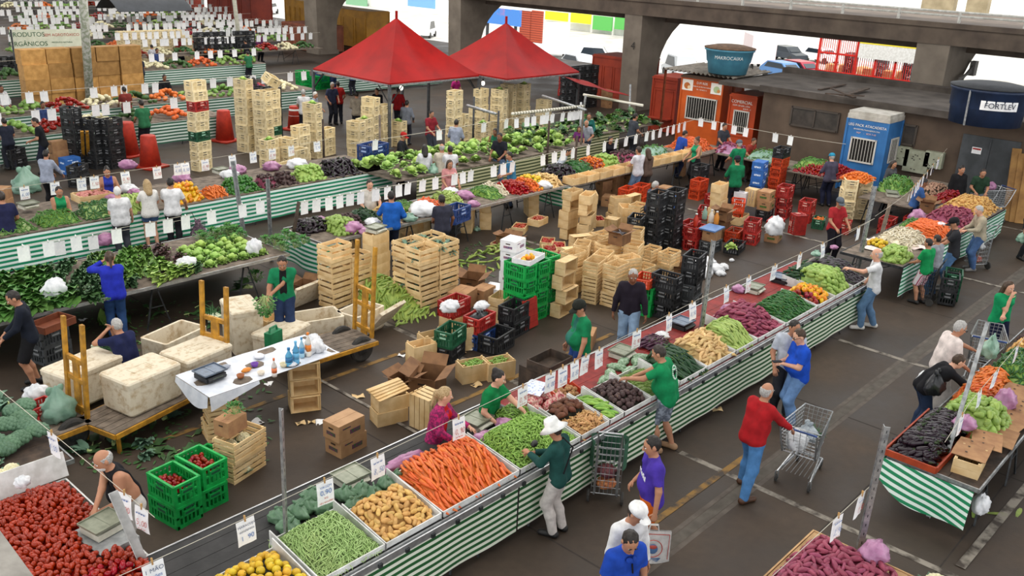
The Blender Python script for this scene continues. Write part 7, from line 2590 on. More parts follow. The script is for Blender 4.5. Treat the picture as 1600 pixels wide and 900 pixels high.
# yellow hand carts
def handcart(label,loc,rot,L=1.5,W=.8,H=1.55,wz=.36):
 """flat-bed porter's cart: bed of planks, tall back frame, two wheels"""
 t=thing('hand_cart',label,'hand cart',loc,rot)
 b=MB()
 for i in range(6):
  b.box((-L/2,-W/2+W*(i+.5)/6,wz),(L,W/6-.012,.035))
 b.build('plank_bed',[WOOD_GREY],t)
 b=MB()
 for s_ in(-1,1):
  b.bar((-L,s_*W/2,wz-.03),(.02,s_*W/2,wz-.03),.05,.07)
 b.bar((-L,-W/2,wz-.03),(-L,W/2,wz-.03),.05,.07)
 b.build('bed_frame',[CARTYEL],t)
 b=MB()
 for s_ in(-1,1):
  b.bar((0,s_*W/2*.62,wz-.05),(.10,s_*W/2*.62,wz+H),.07,.05)
 for z in(.12,.55,.85):
  b.bar((.02+z*.06,-W/2*.62,wz+z),(.02+z*.06,W/2*.62,wz+z),.05,.07)
 b.bar((.02,0,wz),(.07,0,wz+.85),.16,.03)
 b.build('back_frame',[CARTYEL],t)
 for s_ in(-1,1):
  b=MB()
  b.lathe([(.03,-.035),(.2,-.05),(.235,-.03),(.24,0),(.235,.03),(.2,.05),(.03,.035)],20,(-.25,s_*(W/2-.12),.24),0,(H9,0,0))
  b.lathe([(.1,-.055),(.1,.055)],14,(-.25,s_*(W/2-.12),.24),1,(H9,0,0))
  b.build('wheel',[RUBBER,METAL_DK],t)
 for s_ in(-1,1):
  b=MB()
  b.bar((-L+.1,s_*W/2*.8,wz),(-L+.1,s_*W/2*.8,0),.05,.04)
  b.build('leg',[CARTYEL],t)
 return t
handcart('yellow hand cart with a tall back frame right of the bottle table',(9.45,11.98,0),-.05,1.45,.85,1.7)
handcart('yellow hand cart loaded with dirty foam boxes left of the bottle table',(6.78,12.45,0),.25,2.3,.85,1.45)
handcart('yellow hand cart with green bags at the left edge',(4.55,12.42,0),.1,1.3,.8,1.45)
# dirty foam boxes
styro_box('dirty foam box with lid at the front of the loaded cart, nearest the bottle table',(6.42,12.34,.385),.2,.88,.66,.40)
styro_box('dirty foam box with lid at the front left of the loaded cart',(5.40,12.12,.385),.2,.92,.66,.46)
styro_box('long dirty foam box with lid left behind the loaded cart',(5.05,13.35,.12),.25,1.0,.62,.5)
styro_box('open dirty foam box behind the crouching person in navy',(6.75,13.7,.1),.3,.95,.6,.52,False)
styro_box('dirty foam box with lid under the spring onions behind the loaded cart',(8.0,13.6,.0),1.3,.8,.55,.75)
styro_box('broad dirty foam box low down beside the green-shirted man with herbs',(8.35,12.9,.0),.3,.9,.6,.4)
styro_box('open foam box right of the green-shirted man',(9.25,13.1,0),-.3,.9,.6,.45,False)
styro_box('open foam box behind the tall yellow back frame',(10.05,12.8,0),.2,.8,.55,.45,False)
for lab,p,r_ in(('dirty foam lid leaning on the corn pile right of the yellow cart',G(607,522)+Vector((.05,.1,.30)),(-.9,.0,.3)),('foam lid standing behind the green-shirted man with herbs',G(482,478)+Vector((0,0,.25)),(-1.1,0,.2))):
 b=MB()
 b.prism([(-.42,-.27),(.42,-.27),(.42,.27),(-.42,.27)],0,.06)
 b.prism([(-.37,-.22),(.37,-.22),(.37,.22),(-.37,.22)],.06,.085)
 single('foam_lid',b.mesh('foam_lid',[STYRO]),lab,'lid',None,p,r_)
 # slatted crates behind the cart and the pine stack with a scale
stack(WC_GREEN,G(525,475),4,.1,'slatted crate of greens behind the yellow cart')
stack(WC_GREEN,G(555,465),3,.1,'slatted crate of greens left of the pine scale stack')
CT_OPEN.put('open carton low behind the tall yellow cart','box',G(475,460),.4)
tp=stack(WC_SOLID,G(588,440),5,.15,'pine box in the stack carrying the white scale')
SCALE_W.put('white scale on top of the pine stack behind the yellow cart','scale',tp,.2)
# ------------------------------------------------------------------ tomato stall, leafy stall and the stalls behind
b=MB()
pa,pb_=G(-2,826,5.2),G(56,905,5.2)
d=(pb_-pa).normalized()
n_=Vector((d.y,-d.x,0))
if n_.dot(Vector((-1,-1,0)))<0:
 n_=-n_
a0,a1=pa-d*1.2,pb_+d*1.5
b.add([a0,a1,a1+n_*.6,a0+n_*.6,a0-Vector((0,0,.3)),a1-Vector((0,0,.3)),a1+n_*.6-Vector((0,0,.3)),a0+n_*.6-Vector((0,0,.3))],[(0,1,2,3),(7,6,5,4),(0,4,5,1),(1,5,6,2),(2,6,7,3),(3,7,4,0)])
tag(struct('parapet_ledge',b,M('ledge_concrete','a09c95','7f7b75',9,.9,bump=.4)))
table('table carrying the plum tomato heap at the lower left',1.4,3.45,7.5,10.1,.8,WOOD_DARK,BOARD,2)
heap(KIND['tomato'],'glossy red plum tomato in the big heap at the lower left','plum tomatoes on the lower left table',mound(1.4,3.45,7.5,10.1,.84,.14,.15,.15,.15),(1.5,3.40,7.6,10.05),(.072,.058),tilt=.7,lim=240,core=TOM_M,core_off=.05,mask=lambda x,y:not(x>3.0 and 8.2<y<8.85))
b=MB()
b.box((0,0,0),(1.1,.03,.3),(-.3,0,0))
single('white_board',b.mesh('white_board',[BOARD]),'white board standing behind the plum tomato heap','board',None,(2.95,10.16,.98))
b=MB()
b.b2((-.22,-.3,0),(.22,.3,.16))
single('grey_block',b.mesh('grey_block',[GREY_PAINT]),'grey block under the cream scale on the tomato table','box',None,(3.22,8.52,.80),.1)
SCALE_W.put('cream scale with a greenish tray standing among the plum tomatoes','scale',(3.24,8.58,.965),H9*2+.2)
post('broad whitish perforated post at the right end of the tomato table',(3.52,7.85,0),GY(178,772,7.95),.09,M('post_white','c2c2c0','a9a9a8',9,.6))
strung([GX(-60,560,2.9),Vector((3.5,7.9,1.35))],0,[.5,.86,.94],'over the plum tomatoes','price signs over the tomatoes')
bag('w','small white bag clipped to the string over the cauliflowers',GX(32,735,2.9)+Vector((0,0,-.2)),0,.5)
person('grey-haired man in black tank top and white apron leaning over the tomatoes',(3.76,9.05,0),D(178),1.68,'tan',cl('17171b'),'none',cl('cfcac4'),'long','black','grey','ring',.42,res=R_,hl=(.40,.12,.98),hr=(.55,.28,1.0),fat=1.2,belly=.06,hpitch=.2,beard='white')
table('low table of broccoli and cauliflower at the left edge',1.2,3.7,10.5,12.4,.8,WOOD_DARK,METAL,2)
br=MB()
for i in range(40):
 z=1-(i+.5)/40*1.2
 r=math.sqrt(max(0,1-z*z))
 br.ell((r*math.cos(i*2.4)*.1,r*math.sin(i*2.4)*.1,.08+z*.07),(.042,)*3,6,4)
brm=br.mesh('broccoli_head',[LEAFM['broc']],True)
colb=bunch('collard_bunch','collard',15,.32,.2,.9,.6,.12,.08,1)
lvb=bunch('broccoli_leaves','blue',22,.26,.12,1.1,.5,.12,.03,5)
for i in range(26):
 x,y=rnd.uniform(2.7,3.65),rnd.uniform(11.1,11.75)
 single('broccoli_head',brm,'blue-green broccoli head stacked at the left edge','broccoli','broccoli at the left edge',(x,y,.82+.3*(y-11.1)),rnd.uniform(0,6))
for i in range(22):
 single('broccoli_leaves',lvb,'bunch of broccoli leaves piled behind the broccoli heads','vegetable bunch','broccoli leaves at the left edge',(rnd.uniform(2.2,3.6),rnd.uniform(11.7,12.4),.95+rnd.uniform(0,.15)),rnd.uniform(0,6))
for i in range(9):
 single('cauliflower',cf[i%2],'cream cauliflower at the left edge below the broccoli','cauliflower','cauliflowers at the left edge',(rnd.uniform(2.5,3.1),rnd.uniform(10.5,10.95),.82),rnd.uniform(0,6),1.1)
bag('g','green plastic bag on the floor behind the tomato table',G(70,740),0,1.5)
bag('g','big clear green bag on the yellow cart at the left edge',G(92,655,.38),0,(1.4,1.2,1.6))
bag('w','white bag beside the big green bag at the left edge',G(58,625,.45),0,1.0)
CR_RED.put('red crate behind the green bag on the left cart','crate',G(60,655,.38),.2,None,.8)
# scattered leaves on the floor
for i in range(70):
 q=(G(rnd.uniform(60,330),rnd.uniform(640,720))if i<40 else G(rnd.uniform(180,420),rnd.uniform(480,560)))
 if i%7==0:
  o=single('discarded_bunch',lvb,'discarded leafy bunch on the floor around the foam box cart','vegetable bunch','discarded bunches on the floor',q,rnd.uniform(0,6),rnd.uniform(.6,1.1))
 else:
  o=single('fallen_leaf',bpy.data.meshes.get('leaf_litter')or(lambda m_:(leaf(m_,(0,0,.01),(1,0,.15),.26,.11,.3,.15,ruff=.2,stem=.08),m_.mesh('leaf_litter',[LEAFM['dark'],STEMM],True))[1])(MB()),'fallen leaf on the floor around the foam box cart','leaf','leaves around the foam box cart',q,(0,0,rnd.uniform(0,6)),rnd.uniform(.6,1.3))
  # leafy stall G
table('long trestle table of leafy greens on the left',2.5,10.2,15.35,17.6,TZ,WOOD_GREY,ALU,4,planks=5)
single('green_skirt',drape(2.5,10.2,0,17.55,.2,.8,GREEN_BOARD,'green_skirt',.02,9),'dark green cloth hanging at the back of the leafy table','cloth')
HB={'collard':colb,'kale':bunch('kale_bunch','kale',22,.24,.09,1.0,.5,.3,.06,2),'bright':bunch('escarole_bunch','bright',20,.26,.14,1.0,.6,.25,.05,3,cup=.3),'chard':bunch('chard_bunch','purple',16,.24,.12,.9,.5,.15,.12,4),'bok':bunch('bok_choy','pale',14,.32,.12,.6,.3,.1,.1,6,st=WHITESTEM),'parsley':herb('parsley_bunch','parsley',150,.15,.15,.03,7),'lett':rosette('lettuce_head','lettuce',.13,26,1),'onion':grassy('spring_onions','onion',50,.42,.014,.35,2),'dark':bunch('spinach_bunch','dark',20,.24,.11,1,.5,.12,.08,9)}
NAMES={'collard':('collard_bunch','broad-leaved collard bunch'),'kale':('kale_bunch','curly blue-green kale bunch'),'bright':('escarole_bunch','bright green leafy bunch'),'chard':('chard_bunch','dark purple leafy bunch'),'bok':('bok_choy','pale long-leaved cabbage bunch'),'parsley':('parsley_bunch','parsley bunch'),'lett':('lettuce_head','light green lettuce head'),'onion':('spring_onions','spring onion bunch'),'dark':('spinach_bunch','dark green spinach bunch')}
for k,x0,x1,y0,y1,st,z in(('bok',2.8,3.9,15.4,16.6,.26,.1),('collard',4.4,6.1,15.5,17.4,.27,.08),('kale',6.0,7.1,15.6,17.4,.24,.06),('dark',5.7,6.6,15.4,16.0,.25,.0),('bright',6.9,8.0,16.0,17.4,.25,.08),('bok',7.5,8.4,15.5,16.3,.24,.05),('chard',8.0,8.6,16.4,17.3,.24,.08),('lett',8.5,9.9,15.6,16.9,.23,.0),('parsley',9.2,10.2,16.7,17.5,.24,.0),('kale',7.9,8.5,15.5,15.9,.24,.0),('parsley',10.1,10.9,15.5,16.4,.26,-.02)):
 nx,ny=max(1,int((x1-x0)/st)),max(1,int((y1-y0)/st))
 for i in range(nx):
  for j in range(ny):
   x,y=x0+(i+.5+rnd.uniform(-.25,.25))*(x1-x0)/nx,y0+(j+.5+rnd.uniform(-.25,.25))*(y1-y0)/ny
   single(NAMES[k][0],HB[k],NAMES[k][1]+' on the long leafy table','vegetable bunch' if k!='lett' else 'lettuce',NAMES[k][1]+'s on the leafy table',(x,y,TZ+z*(.5+.8*j/ny)),-2.1+rnd.uniform(-.5,.5),rnd.uniform(.9,1.2))
for k,px,py,lab in(('onion',145,545,'spring onions lying on the dirty foam box lid'),('onion',330,505,'spring onions behind the tall yellow frame left'),('onion',345,500,'second spring onion bundle behind the yellow frame'),('parsley',400,440,'herb bunch beside the green-shirted man on the floor'),('lett',370,500,'pale cabbage beside the standing foam box'),('dark',390,450,'dark leafy bunch under the leafy table'),('bright',170,510,'leafy bunch on the floor behind the crouching person')):
 single(NAMES[k][0],HB[k],lab,'vegetable bunch',None,G(px,py,.55 if 'lid' in lab else.1),rnd.uniform(0,6),1.3)
bag('w','white bag on the leafy table before the hooded man',G(88,462,.95),0,(1.2,1,1.3))
bag('w','white bag on the leafy table below the lettuces',G(292,418,.9),0,(1.2,1,.9))
bag('w','white bag at the right end of the leafy table',G(398,395,.9),0,(1.0,.9,1.2))
b=MB()
b.b2((-.3,-.2,0),(.3,.2,.02))
for s_ in(-1,1):
 b.b2((-.3,s_*.2-.01,0),(.3,s_*.2+.01,.12))
 b.b2((s_*.3-.01,-.2,0),(s_*.3+.01,.2,.12))
single('money_tray',b.mesh('money_tray',[M('tray_brown','7a4128','63321d',6,.6)]),'brown wooden money tray beside the hooded man','tray',None,G(82,510,.75),.3)
stack(CR_GREY,G(82,560),2,.3,'box under the brown money tray')
strung([Vector((1.5,17.2,1.62)),Vector((11.0,17.2,1.52))],.08,[(x-1.5)/9.5 for x in(5.74,6.19,6.7,7.49,8.19,8.57,8.96,9.55,10.3,10.75)],'over the leafy table','price signs over the leafy table',blank=True)
post('thin grey post at the right end of the leafy string',(11.0,17.25,0),(11.0,17.25,1.95),.06)
# people there
person('man in dark hooded top and black shorts at the left edge',G(58,603),D(160),1.70,'tan',cl('171c28'),'long',BLACKC,'knee','black','black','short',.15,res=R_,hl=(.35,.15,.95),hr=(.33,-.1,.95),hpitch=.5)
person('woman in bright blue jacket with a ponytail at the leafy table',G(186,528),D(70),1.66,'tan',cl('2733b0'),'long',cl('2c4a78'),'long','black','brown','pony',.03,res=R_,fem=True,hl=(.25,.12,1.45),hr=(.20,.02,1.40),fat=1.15)
person('person in navy t-shirt crouching behind the foam boxes',at(193,500,1.25),D(100),1.66,'tan',cl('1d2348'),'short',NAVY,'long','black','grey','short',.3,res=R_,drop=.42,hl=(.35,.12,1.02),hr=(.35,0,1.0),fat=1.2)
person('man in open green shirt holding a big bunch of herbs',G(447,535),D(-125),1.72,'tan',cl('157a4f'),'short',cl('2a3a5c'),'long','black','black','short',.0,res=R_,hl=(.2,-.28,.95),hr=(.28,-.30,.82),open_front=BLACKC,hpitch=.45,hem=.2)
q=at(434,424,1.72)
single('herb_bunch',herb('herb_bunch','parsley',240,.2,.34,.035,9),'big leafy herb bunch held upside down by the man in the open green shirt','herb bunch',None,G(417,478,.95)+Vector((-.1,-.1,.25)),(PI,0,0))
person('man with dark hair and navy shirt at the left edge by the striped stall',G(20,422),D(75),1.74,'tan',cl('232646'),'short',cl('6d7e93'),'long','black','dark','short',.1,hl=(.4,.15,1.05),hr=(.3,-.2,.95))
# striped stall H behind it
table('long table under the bright teal striped cloth on the left',2.5,16.9,20.0,22.2,TZ,WOOD_GREY,None,5,planks=5)
single('striped_cloth',drape(2.5,16.9,0,19.95,.10,.84,stripes('stripe_bright','148a62','e4f1ec',.105,2,.5),'striped_cloth',.02,12),'long bright teal striped cloth behind the leafy greens','cloth')
for nm,kd,x0,x1,d_,h,sp,yw,lim,core in(('slim green beans at the left end','okra_pod',5.9,7.1,.8,.2,(.1,.04),None,0,BEAN_M),('green pods','okra_pod',7.15,8.05,.9,.22,(.1,.04),None,0,PEA_M),('long green peppers','green_pepper',8.1,9.0,.9,.26,(.1,.05),None,0,BEAN_M),('striped gourds','ridge_gourd',9.05,9.75,.9,.28,(.14,.06),-1.5,60,GOURD_M),('yellow peppers','yellow_pepper',10.3,11.05,.9,.35,(.11,.1),None,50,YPEP_M),('carrots','carrot',11.1,11.7,.6,.2,(.13,.05),-1.5,0,CARROT_M),('limes','lime',11.75,12.65,.8,.3,(.085,.075),None,75,GPEP_M),('red beets','beet',12.7,13.25,.8,.25,(.11,.1),None,0,SWEET_M),('brown beets','beet',13.3,13.8,.8,.25,(.11,.1),None,40,BEET_M),('chayotes','chayote',13.85,14.75,.8,.32,(.12,.09),None,70,CHAY_M),('eggplants','eggplant',14.8,15.9,.9,.34,(.15,.07),None,90,EGG_M)):
 if kd=='lime':
  K('lime',[m_fruit(.038,1.1,9)],[prod('lime_skin','3f7a2a','2f6320',10,.4)],'lime')
 yb_=20.03
 heap(KIND[kd],'%s piece in the %s heap on the teal striped stall'%(kd.replace('_',' '),nm),nm+' on the teal striped stall',mound(x0,x1,yb_,yb_+d_,TZ,h,.45,.3,.2),(x0+.02,x1-.02,yb_+.02,yb_+d_),sp,yaw=yw,yawj=.5 if yw else 3,tilt=.4,lim=lim,core=core,core_off=.05)
filled(WC_LOW,G(145,312,TZ),.0,'wooden crate of pinkish beans before the woman in the blue vest','pinkish beans',M('bean_pink','c98a80','b06a60',30,.6),TZ,(1.6,1.6,1),.15)
for k,px,py,s_ in(('p',172,312,1.0),('p',210,303,.9),('p',285,283,1.4),('p',372,270,1.5),('w',360,278,1.5),('p',425,265,1.6),('w',465,262,1.8),('w',200,300,1.4),('p',200,262,1.5)):
 bag(k,'%s plastic bag behind the produce of the teal striped stall'%('purple' if k=='p' else 'white'),G(px,py,TZ),px,(s_,s_,s_*.6),group='bags on the teal striped stall')
SCALE_W.put('scale on the teal striped stall behind the limes','scale',G(345,270,TZ),.1)
SCALE_W.put('scale on a brown box at the left of the teal striped stall','scale',G(45,325,TZ+.1),.1)
strung([Vector((4,21.2,1.58)),Vector((15.6,21.2,1.66))],.05,[(x-4)/11.6 for x in(4.6,7.29,7.95,8.55,8.85,9.59,10.4,10.95,11.15,11.7,12.48,13.11,13.71,14.32,15.18)],'over the teal striped stall','price signs over the teal striped stall')
strung([G(-10,392,1.1)*1.0,G(420,318,1.0)],.04,[.09,.2,.31],'hung low before the teal striped cloth','low price signs before the striped cloth',blank=True)
post('leaning grey post at the lettuces of the leafy table',(10.6,17.6,0),(10.55,17.9,2.3),.07)
for lab,px,py,kw in(('grey-haired man in white t-shirt before the teal striped stall',195,402,dict(head=75,h=1.65,skin='light',top=cl('dadadc'),legs=cl('3a3d45'),hair='white',style='short',belly=.06,fat=1.2,hl=(.25,.1,1.0),hr=(.2,-.3,.85))),('blonde woman in dotted white top and denim shorts with a thin bag strap',240,388,dict(head=80,h=1.66,skin='light',top=M('dotted_white','dcdad6','9a9896',60,.8,contrast=(.6,.66)),legs=cl('4a6690'),leg_len='short',hair='blonde',style='long',fem=True,hl=(.4,.15,1.1),hr=(.3,-.15,1.0),shoes='tan')),('person in white t-shirt and black trousers beside the blonde woman',275,386,dict(head=60,h=1.68,skin='tan',top=cl('e6e6e8'),legs=cl('1c1d22'),hair='black',style='short',hl=(.35,.15,1.0),hr=(.25,-.3,.95)))):
 person(lab,G(px,py),D(kw.pop('head')),res=.017,**kw)
trolley('small trolley bag with a dotted pattern beside the person in black trousers',G(312,385),D(-60),METAL_DK,None,.8)
single('plastic_bag',bag_mesh('plastic_bag',M('dotted_bag','4a3a4a','9a7a8a',40,.7,contrast=(.5,.6)),(.17,.14,.26),3),'dark dotted bag on the small trolley by the striped cloth','bag',None,G(312,385)+Vector((0,0,.12)))
bag('p','purple-white bag carried by the grey-haired man in white',G(178,405)+Vector((-.1,.1,.35)),0,1.1)
person('stall woman in green apron behind the signs of the teal striped stall',at(90,290,1.6),D(-100),1.6,'tan',cl('1f8a55'),'none',JEANS_D,'long','black','black','short',.05,fem=True,hl=(.3,.1,1.0),hr=(.3,-.05,1.0))
person('stall woman in blue vest behind the pinkish beans',at(166,260,1.6),D(-110),1.6,'tan',cl('2b3a9c'),'none',JEANS_D,'long','black','black','bun',.05,fem=True,hl=(.3,.2,1.0),hr=(.3,-.2,1.0))
person('person in pale grey hooded top facing away by the black crates at left',at(68,235,1.6),D(35),1.6,'tan',cl('9aa2b4'),'long',BLACKC,'long','black','black','short',.1,hl=(.4,.1,.95),hr=(.4,-.2,.95))
# middle stall I
table('table of mixed vegetables in the middle, its end wrapped in striped cloth',11.15,19.6,15.45,16.9,TZ,WOOD_GREY,ALU,5,planks=4)
b=MB()
b.grid(lambda u,v:Vector((11.12+.05*math.sin(u*8)*(1-v),16.95-1.5*u,.12+.2*(1-u)*0+(.82-.12)*v)),16,8)
b.grid(lambda u,v:Vector((11.12+.5*u,15.44+.03*math.sin(u*9)*(1-v),.10+.05*u+(.82-.10-.05*u)*v)),8,8)
single('striped_cloth',b.mesh('striped_cloth',[MATS['stripe_bright']],True),'teal striped cloth wrapped round the near end of the middle table','cloth')
for nm,kd,x0,x1,y0,h,sp,lim,core in(('black eggplants','eggplant',11.2,12.0,16.1,.2,(.13,.06),60,EGG_M),('green chayotes','chayote',11.7,12.4,15.5,.25,(.11,.09),45,CHAY_M),('dark beets','beet',12.4,12.8,15.9,.15,(.1,.09),20,BEET_M),('zucchini','zucchini',12.8,13.3,15.9,.18,(.15,.06),35,ZUC_M),('cassava','cassava_root',13.3,14.0,15.6,.2,(.17,.08),45,CASS_M),('green pods','okra_pod',14.0,14.5,15.8,.2,(.1,.05),40,PEA_M),('carrots','carrot',14.7,15.1,15.6,.18,(.14,.06),0,CARROT_M),('gourds','ridge_gourd',15.5,16.0,16.0,.2,(.15,.07),25,GOURD_M),('peas','okra_pod',16.6,17.2,15.6,.2,(.11,.05),40,PEA_M),('white beans','white_root',17.1,17.5,15.7,.2,(.14,.06),30,MATS['white_root_skin']),('red tomatoes','tomato',17.5,18.2,15.5,.22,(.09,.08),0,TOM_M),('mixed tomatoes','tangerine',18.2,18.55,15.5,.22,(.09,.08),40,CARROT_M),('pale yellow gourds','passion_fruit',18.55,18.95,15.6,.22,(.1,.09),40,GOURD_M),('cassava at the far end','cassava_root',18.95,19.55,15.5,.2,(.17,.08),40,POT_M)):
 heap(KIND[kd],'%s piece in the %s heap on the middle table'%(kd.replace('_',' '),nm),nm+' on the middle table',mound(x0,x1,y0,min(y0+1.1,16.85),TZ,h,.35,.3,.25),(x0+.02,x1-.02,y0+.02,min(y0+1.1,16.85)),sp,tilt=.4,lim=lim,core=core,core_off=.05)
for k,px,py,s_ in(('p',500,348,1.0),('p',550,362,1.6),('p',572,365,1.0),('w',582,352,1.2),('w',660,335,2.2),('p',725,310,1.4),('g',640,345,1.0),('p',740,322,1.0),('w',850,293,1.3),('w',705,305,1.4),('g',745,360,.6)):
 bag(k,'%s bag among the vegetables of the middle table'%{'p':'purple','w':'white','g':'greenish'}[k],G(px,py,TZ if px!=745 else 0),px,(s_,s_,s_*.6),group='bags on the middle table')
for i,(px,py,n)in enumerate(((545,400,3),(635,370,3),(660,360,2),(730,360,3),(757,355,3),(830,335,3),(640,395,2))):
 stack(WC_SOLID,G(px,py),n,.2*i,'pine box of the %s stack under the middle table'%ordn(i))
CR_BLUE.put('blue crate at the elbow of the man in the dark polo','crate',G(712,345,.75),.2,None,1.2)
stack(CR_GREY,G(712,362),2,.2,'grey crate under the blue crate by the middle table')
pole('leaning dark wooden pole over the eggplants of the middle table',[G(457,375,.8),G(467,315,1.62)],.04,WOOD_DARK)
for i,(px,py)in enumerate(((507,262),(594,262),(775,260),(853,260),(905,245),(738,230),(895,290))):
 q=G(px,py+20)
 pole('%s upright wooden or steel pole between the middle stalls'%ordn(i),[(q.x,q.y,0),(q.x,q.y,1.9+.15*(i%3))],.035,(WOOD_DARK,WOOD_GREY,METAL_DK)[i%3])
strung([Vector((11.2,16.3,1.6)),Vector((20.3,16.3,1.62)),Vector((28.8,17.0,1.6)),Vector((27.9,11.2,1.75))],.06,[x/23.4 for x in(.1,.42,.75,1.05,1.35,1.65,2.1,2.45,2.8,3.1,3.58,4.0,4.67,4.95,5.25,6.1,6.47,6.85,8.1,8.6,9.0,9.5,10.3,11.2,11.9,12.5,13.1,13.8,14.2,14.7,15.2,15.6,16.0,16.4,17.6,18.2,18.6,19.1,19.6,20.8,21.4)],'running over the middle stalls','price signs over the middle stalls',far=True)
person('man in royal blue jacket with black sleeves seen from behind',G(612,408),D(60),1.68,'tan',[cl('1f5fb8')],'long',cl('1c2236'),'long','white','black','short',.02,res=.017,hl=(.3,.12,1.3),hr=(.2,-.25,1.0),fat=1.2,belly=.05)
person('man in dark polo shirt standing at the middle table',at(692,305,1.66),D(70),1.66,'brown',cl('343543'),'short',cl('232a3c'),'long','black','black','short',.05,res=.017,hl=(.3,.1,1.0),hr=(.15,-.3,.9),fat=1.1)
for lab,px,py,h,hd,sk,tp_,sl,lg,hs,fm,ln in(('man in white shirt and jeans facing the middle table',577,280,1.66,-115,'light','d9d4cc','short','4a5f80','dark',0,0),('woman in pink t-shirt with a thin strap behind the middle table',702,249,1.64,-110,'tan','c98a8a','short','22242c','brown',1,0),('woman in white top and black trousers with a brown bag',664,226,1.64,60,'tan','dcdce2','long','1b1c22','black',1,0),('bald man in beige shirt before the lettuces',691,225,1.66,60,'tan','c9bfae','short','5a5850','grey',0,0),('person in white behind the bald man in beige',704,228,1.62,60,'brown','d9d9dc','short','2c2d33','black',0,0),('man in red cap and black jacket handing over a lettuce',626,206,1.64,-60,'tan','24252c','long','2a2c34','black',0,.1),('man in black t-shirt at the end of the lettuces',782,207,1.74,200,'brown','1f2029','short','5a7090','black',0,0),('man in turquoise t-shirt at the far end of the middle table',801,237,1.62,150,'tan','3f7fa8','short','3a4a66','black',0,.1),('man in pale shirt bending over the black eggplants',874,226,1.62,-60,'tan','ccd2dc','short','3a4660','black',0,.5),('woman in black with her hand on her face at the upper stall',953,212,1.55,-120,'tan','1d1c22','long','1d1c22','black',1,.1),('man in white t-shirt and jeans seen from behind at the upper stall',1000,229,1.66,80,'tan','cfcfd6','short','7a98bc','dark',0,0),('person in brown jacket beside the man in jeans',1014,232,1.58,70,'tan','5a4a42','long','3a3432','brown',1,0),('stall woman in green vest with a bun at the corner of the upper stall',1091,214,1.66,160,'tan','1f8f62','none','1b1b1f','brown',1,0),('man in green shirt and grey cap by the blue cartons, farther one',1157,219,1.74,60,'tan','177a50','short','2c3038','grey',0,0),('man in green coat and dark cap by the blue cartons, nearer one',1154,244,1.7,50,'tan','15724a','long','2a2c32','black',0,0),('grey-haired worker lifting a blue carton',1020,283,1.6,-30,'tan','3a3f55','short','33363f','grey',0,.1),('man in blue t-shirt at the far carrots of the upper stall',1064,203,1.62,-20,'tan','27479c','short','2c3350','black',0,.3),('man in dark t-shirt by the orange kiosks',1132,192,1.66,-110,'tan','3c3f48','short','22242c','black',0,0),('person in red and tan beside the orange kiosks',1174,214,1.5,-100,'tan','9a3a30','short','4a3a34','brown',0,.2),('woman in navy work clothes and bright blue cap before the blue kiosk',1303,240,1.64,50,'light','4a4658','long','1c2036','grey',1,.1),('young man in red shirt and grey cap standing beside the dark red crates',1312,308,1.66,-120,'tan','a8292f','short','1f1d26','black',0,0),('bald man with hunched grey-white shirt at the far herbs',918,185,1.6,-150,'tan','a5aab4','short','3c4150','white',0,.3),('girl in purple top by the upper stall pole',905,197,1.35,-130,'tan','6a2f6a','short','3a3040','brown',1,0),('woman in teal headscarf and robe at the far herbs',921,176,1.62,-140,'tan','1f5f58','long','1f4a46','dark',1,0),('man in dark grey t-shirt beside the pillar',990,177,1.7,-20,'tan','42464e','short','25272e','black',0,.1),('man in maroon t-shirt among the cream crates',673,172,1.7,-90,'tan','8a2630','short','3c404a','black',0,0),('man in pale blue-grey top with his back turned by the cream crates',712,187,1.64,30,'tan','99a1b4','long','3a3e48','black',0,.1),('man in black t-shirt sorting greens at the upper left',62,183,1.7,150,'tan','17181d','short','1d2030','black',0,.2),('green-vested helper beside the man in black by the lettuces',775,200,1.62,200,'brown','1d6a4c','none','2a2c34','black',0,0)):
 person(lab,at(px,py,h),D(hd),h,sk,cl(tp_),sl,cl(lg),'long','black',hs,'ring' if 'bald' in lab.split()[:1]else 'bun' if 'bun' in lab else 'long' if fm and hs in('brown','black')else 'short',ln,fem=bool(fm),hl=(.33,.18,1.02),hr=(.30,-.18,.98),cap=cl('a8201c')if 'red cap' in lab else cl('5a626c')if 'grey cap' in lab else cl('20242e')if 'dark cap' in lab else cl('2f8fb0')if 'blue cap' in lab else None,res=.022)
bag('g','brown shoulder bag on the woman in the white top',at(664,226,1.64)+Vector((.1,-.25,.8)),0,1)
q=at(1020,283,1.6)+Vector((.35,-.35,.95))
CT_BLUE.put('blue carton lifted by the grey-haired worker','box',q,.1)
# ------------------------------------------------------------------ lettuce stall, pale crate towers, upper stalls, far stalls, street
table('table heaped with lettuces under the olive striped cloth',16.0,24.6,18.7,21.0,TZ,WOOD_GREY,None,3)
single('striped_cloth',drape(16.7,24.6,0,18.65,.1,.84,TARP_O,'striped_cloth',.03,21),'olive striped cloth below the heaped lettuces','cloth')
lt=rosette('lettuce_head','lettuce',.15,22,4,ruff=.1)
for i in range(15):
 for j in range(5):
  u=i/15
  x,y=16.2+i*.54+rnd.uniform(-.1,.1),18.95+j*.42+rnd.uniform(-.08,.08)
  single('lettuce_head',lt if(i+j)%2 else HB['lett'],'lettuce head heaped on the olive striped stall','lettuce','lettuces on the olive striped stall',(x,y,TZ+.02+.22*math.sin(PI*(j+.5)/5)),(rnd.uniform(-.5,.5),rnd.uniform(-.5,.5),i),rnd.uniform(1.1,1.4))
CR_BLUE.put('blue tub behind the heaped lettuces','crate',G(583,248,.9),.2,None,1.5)
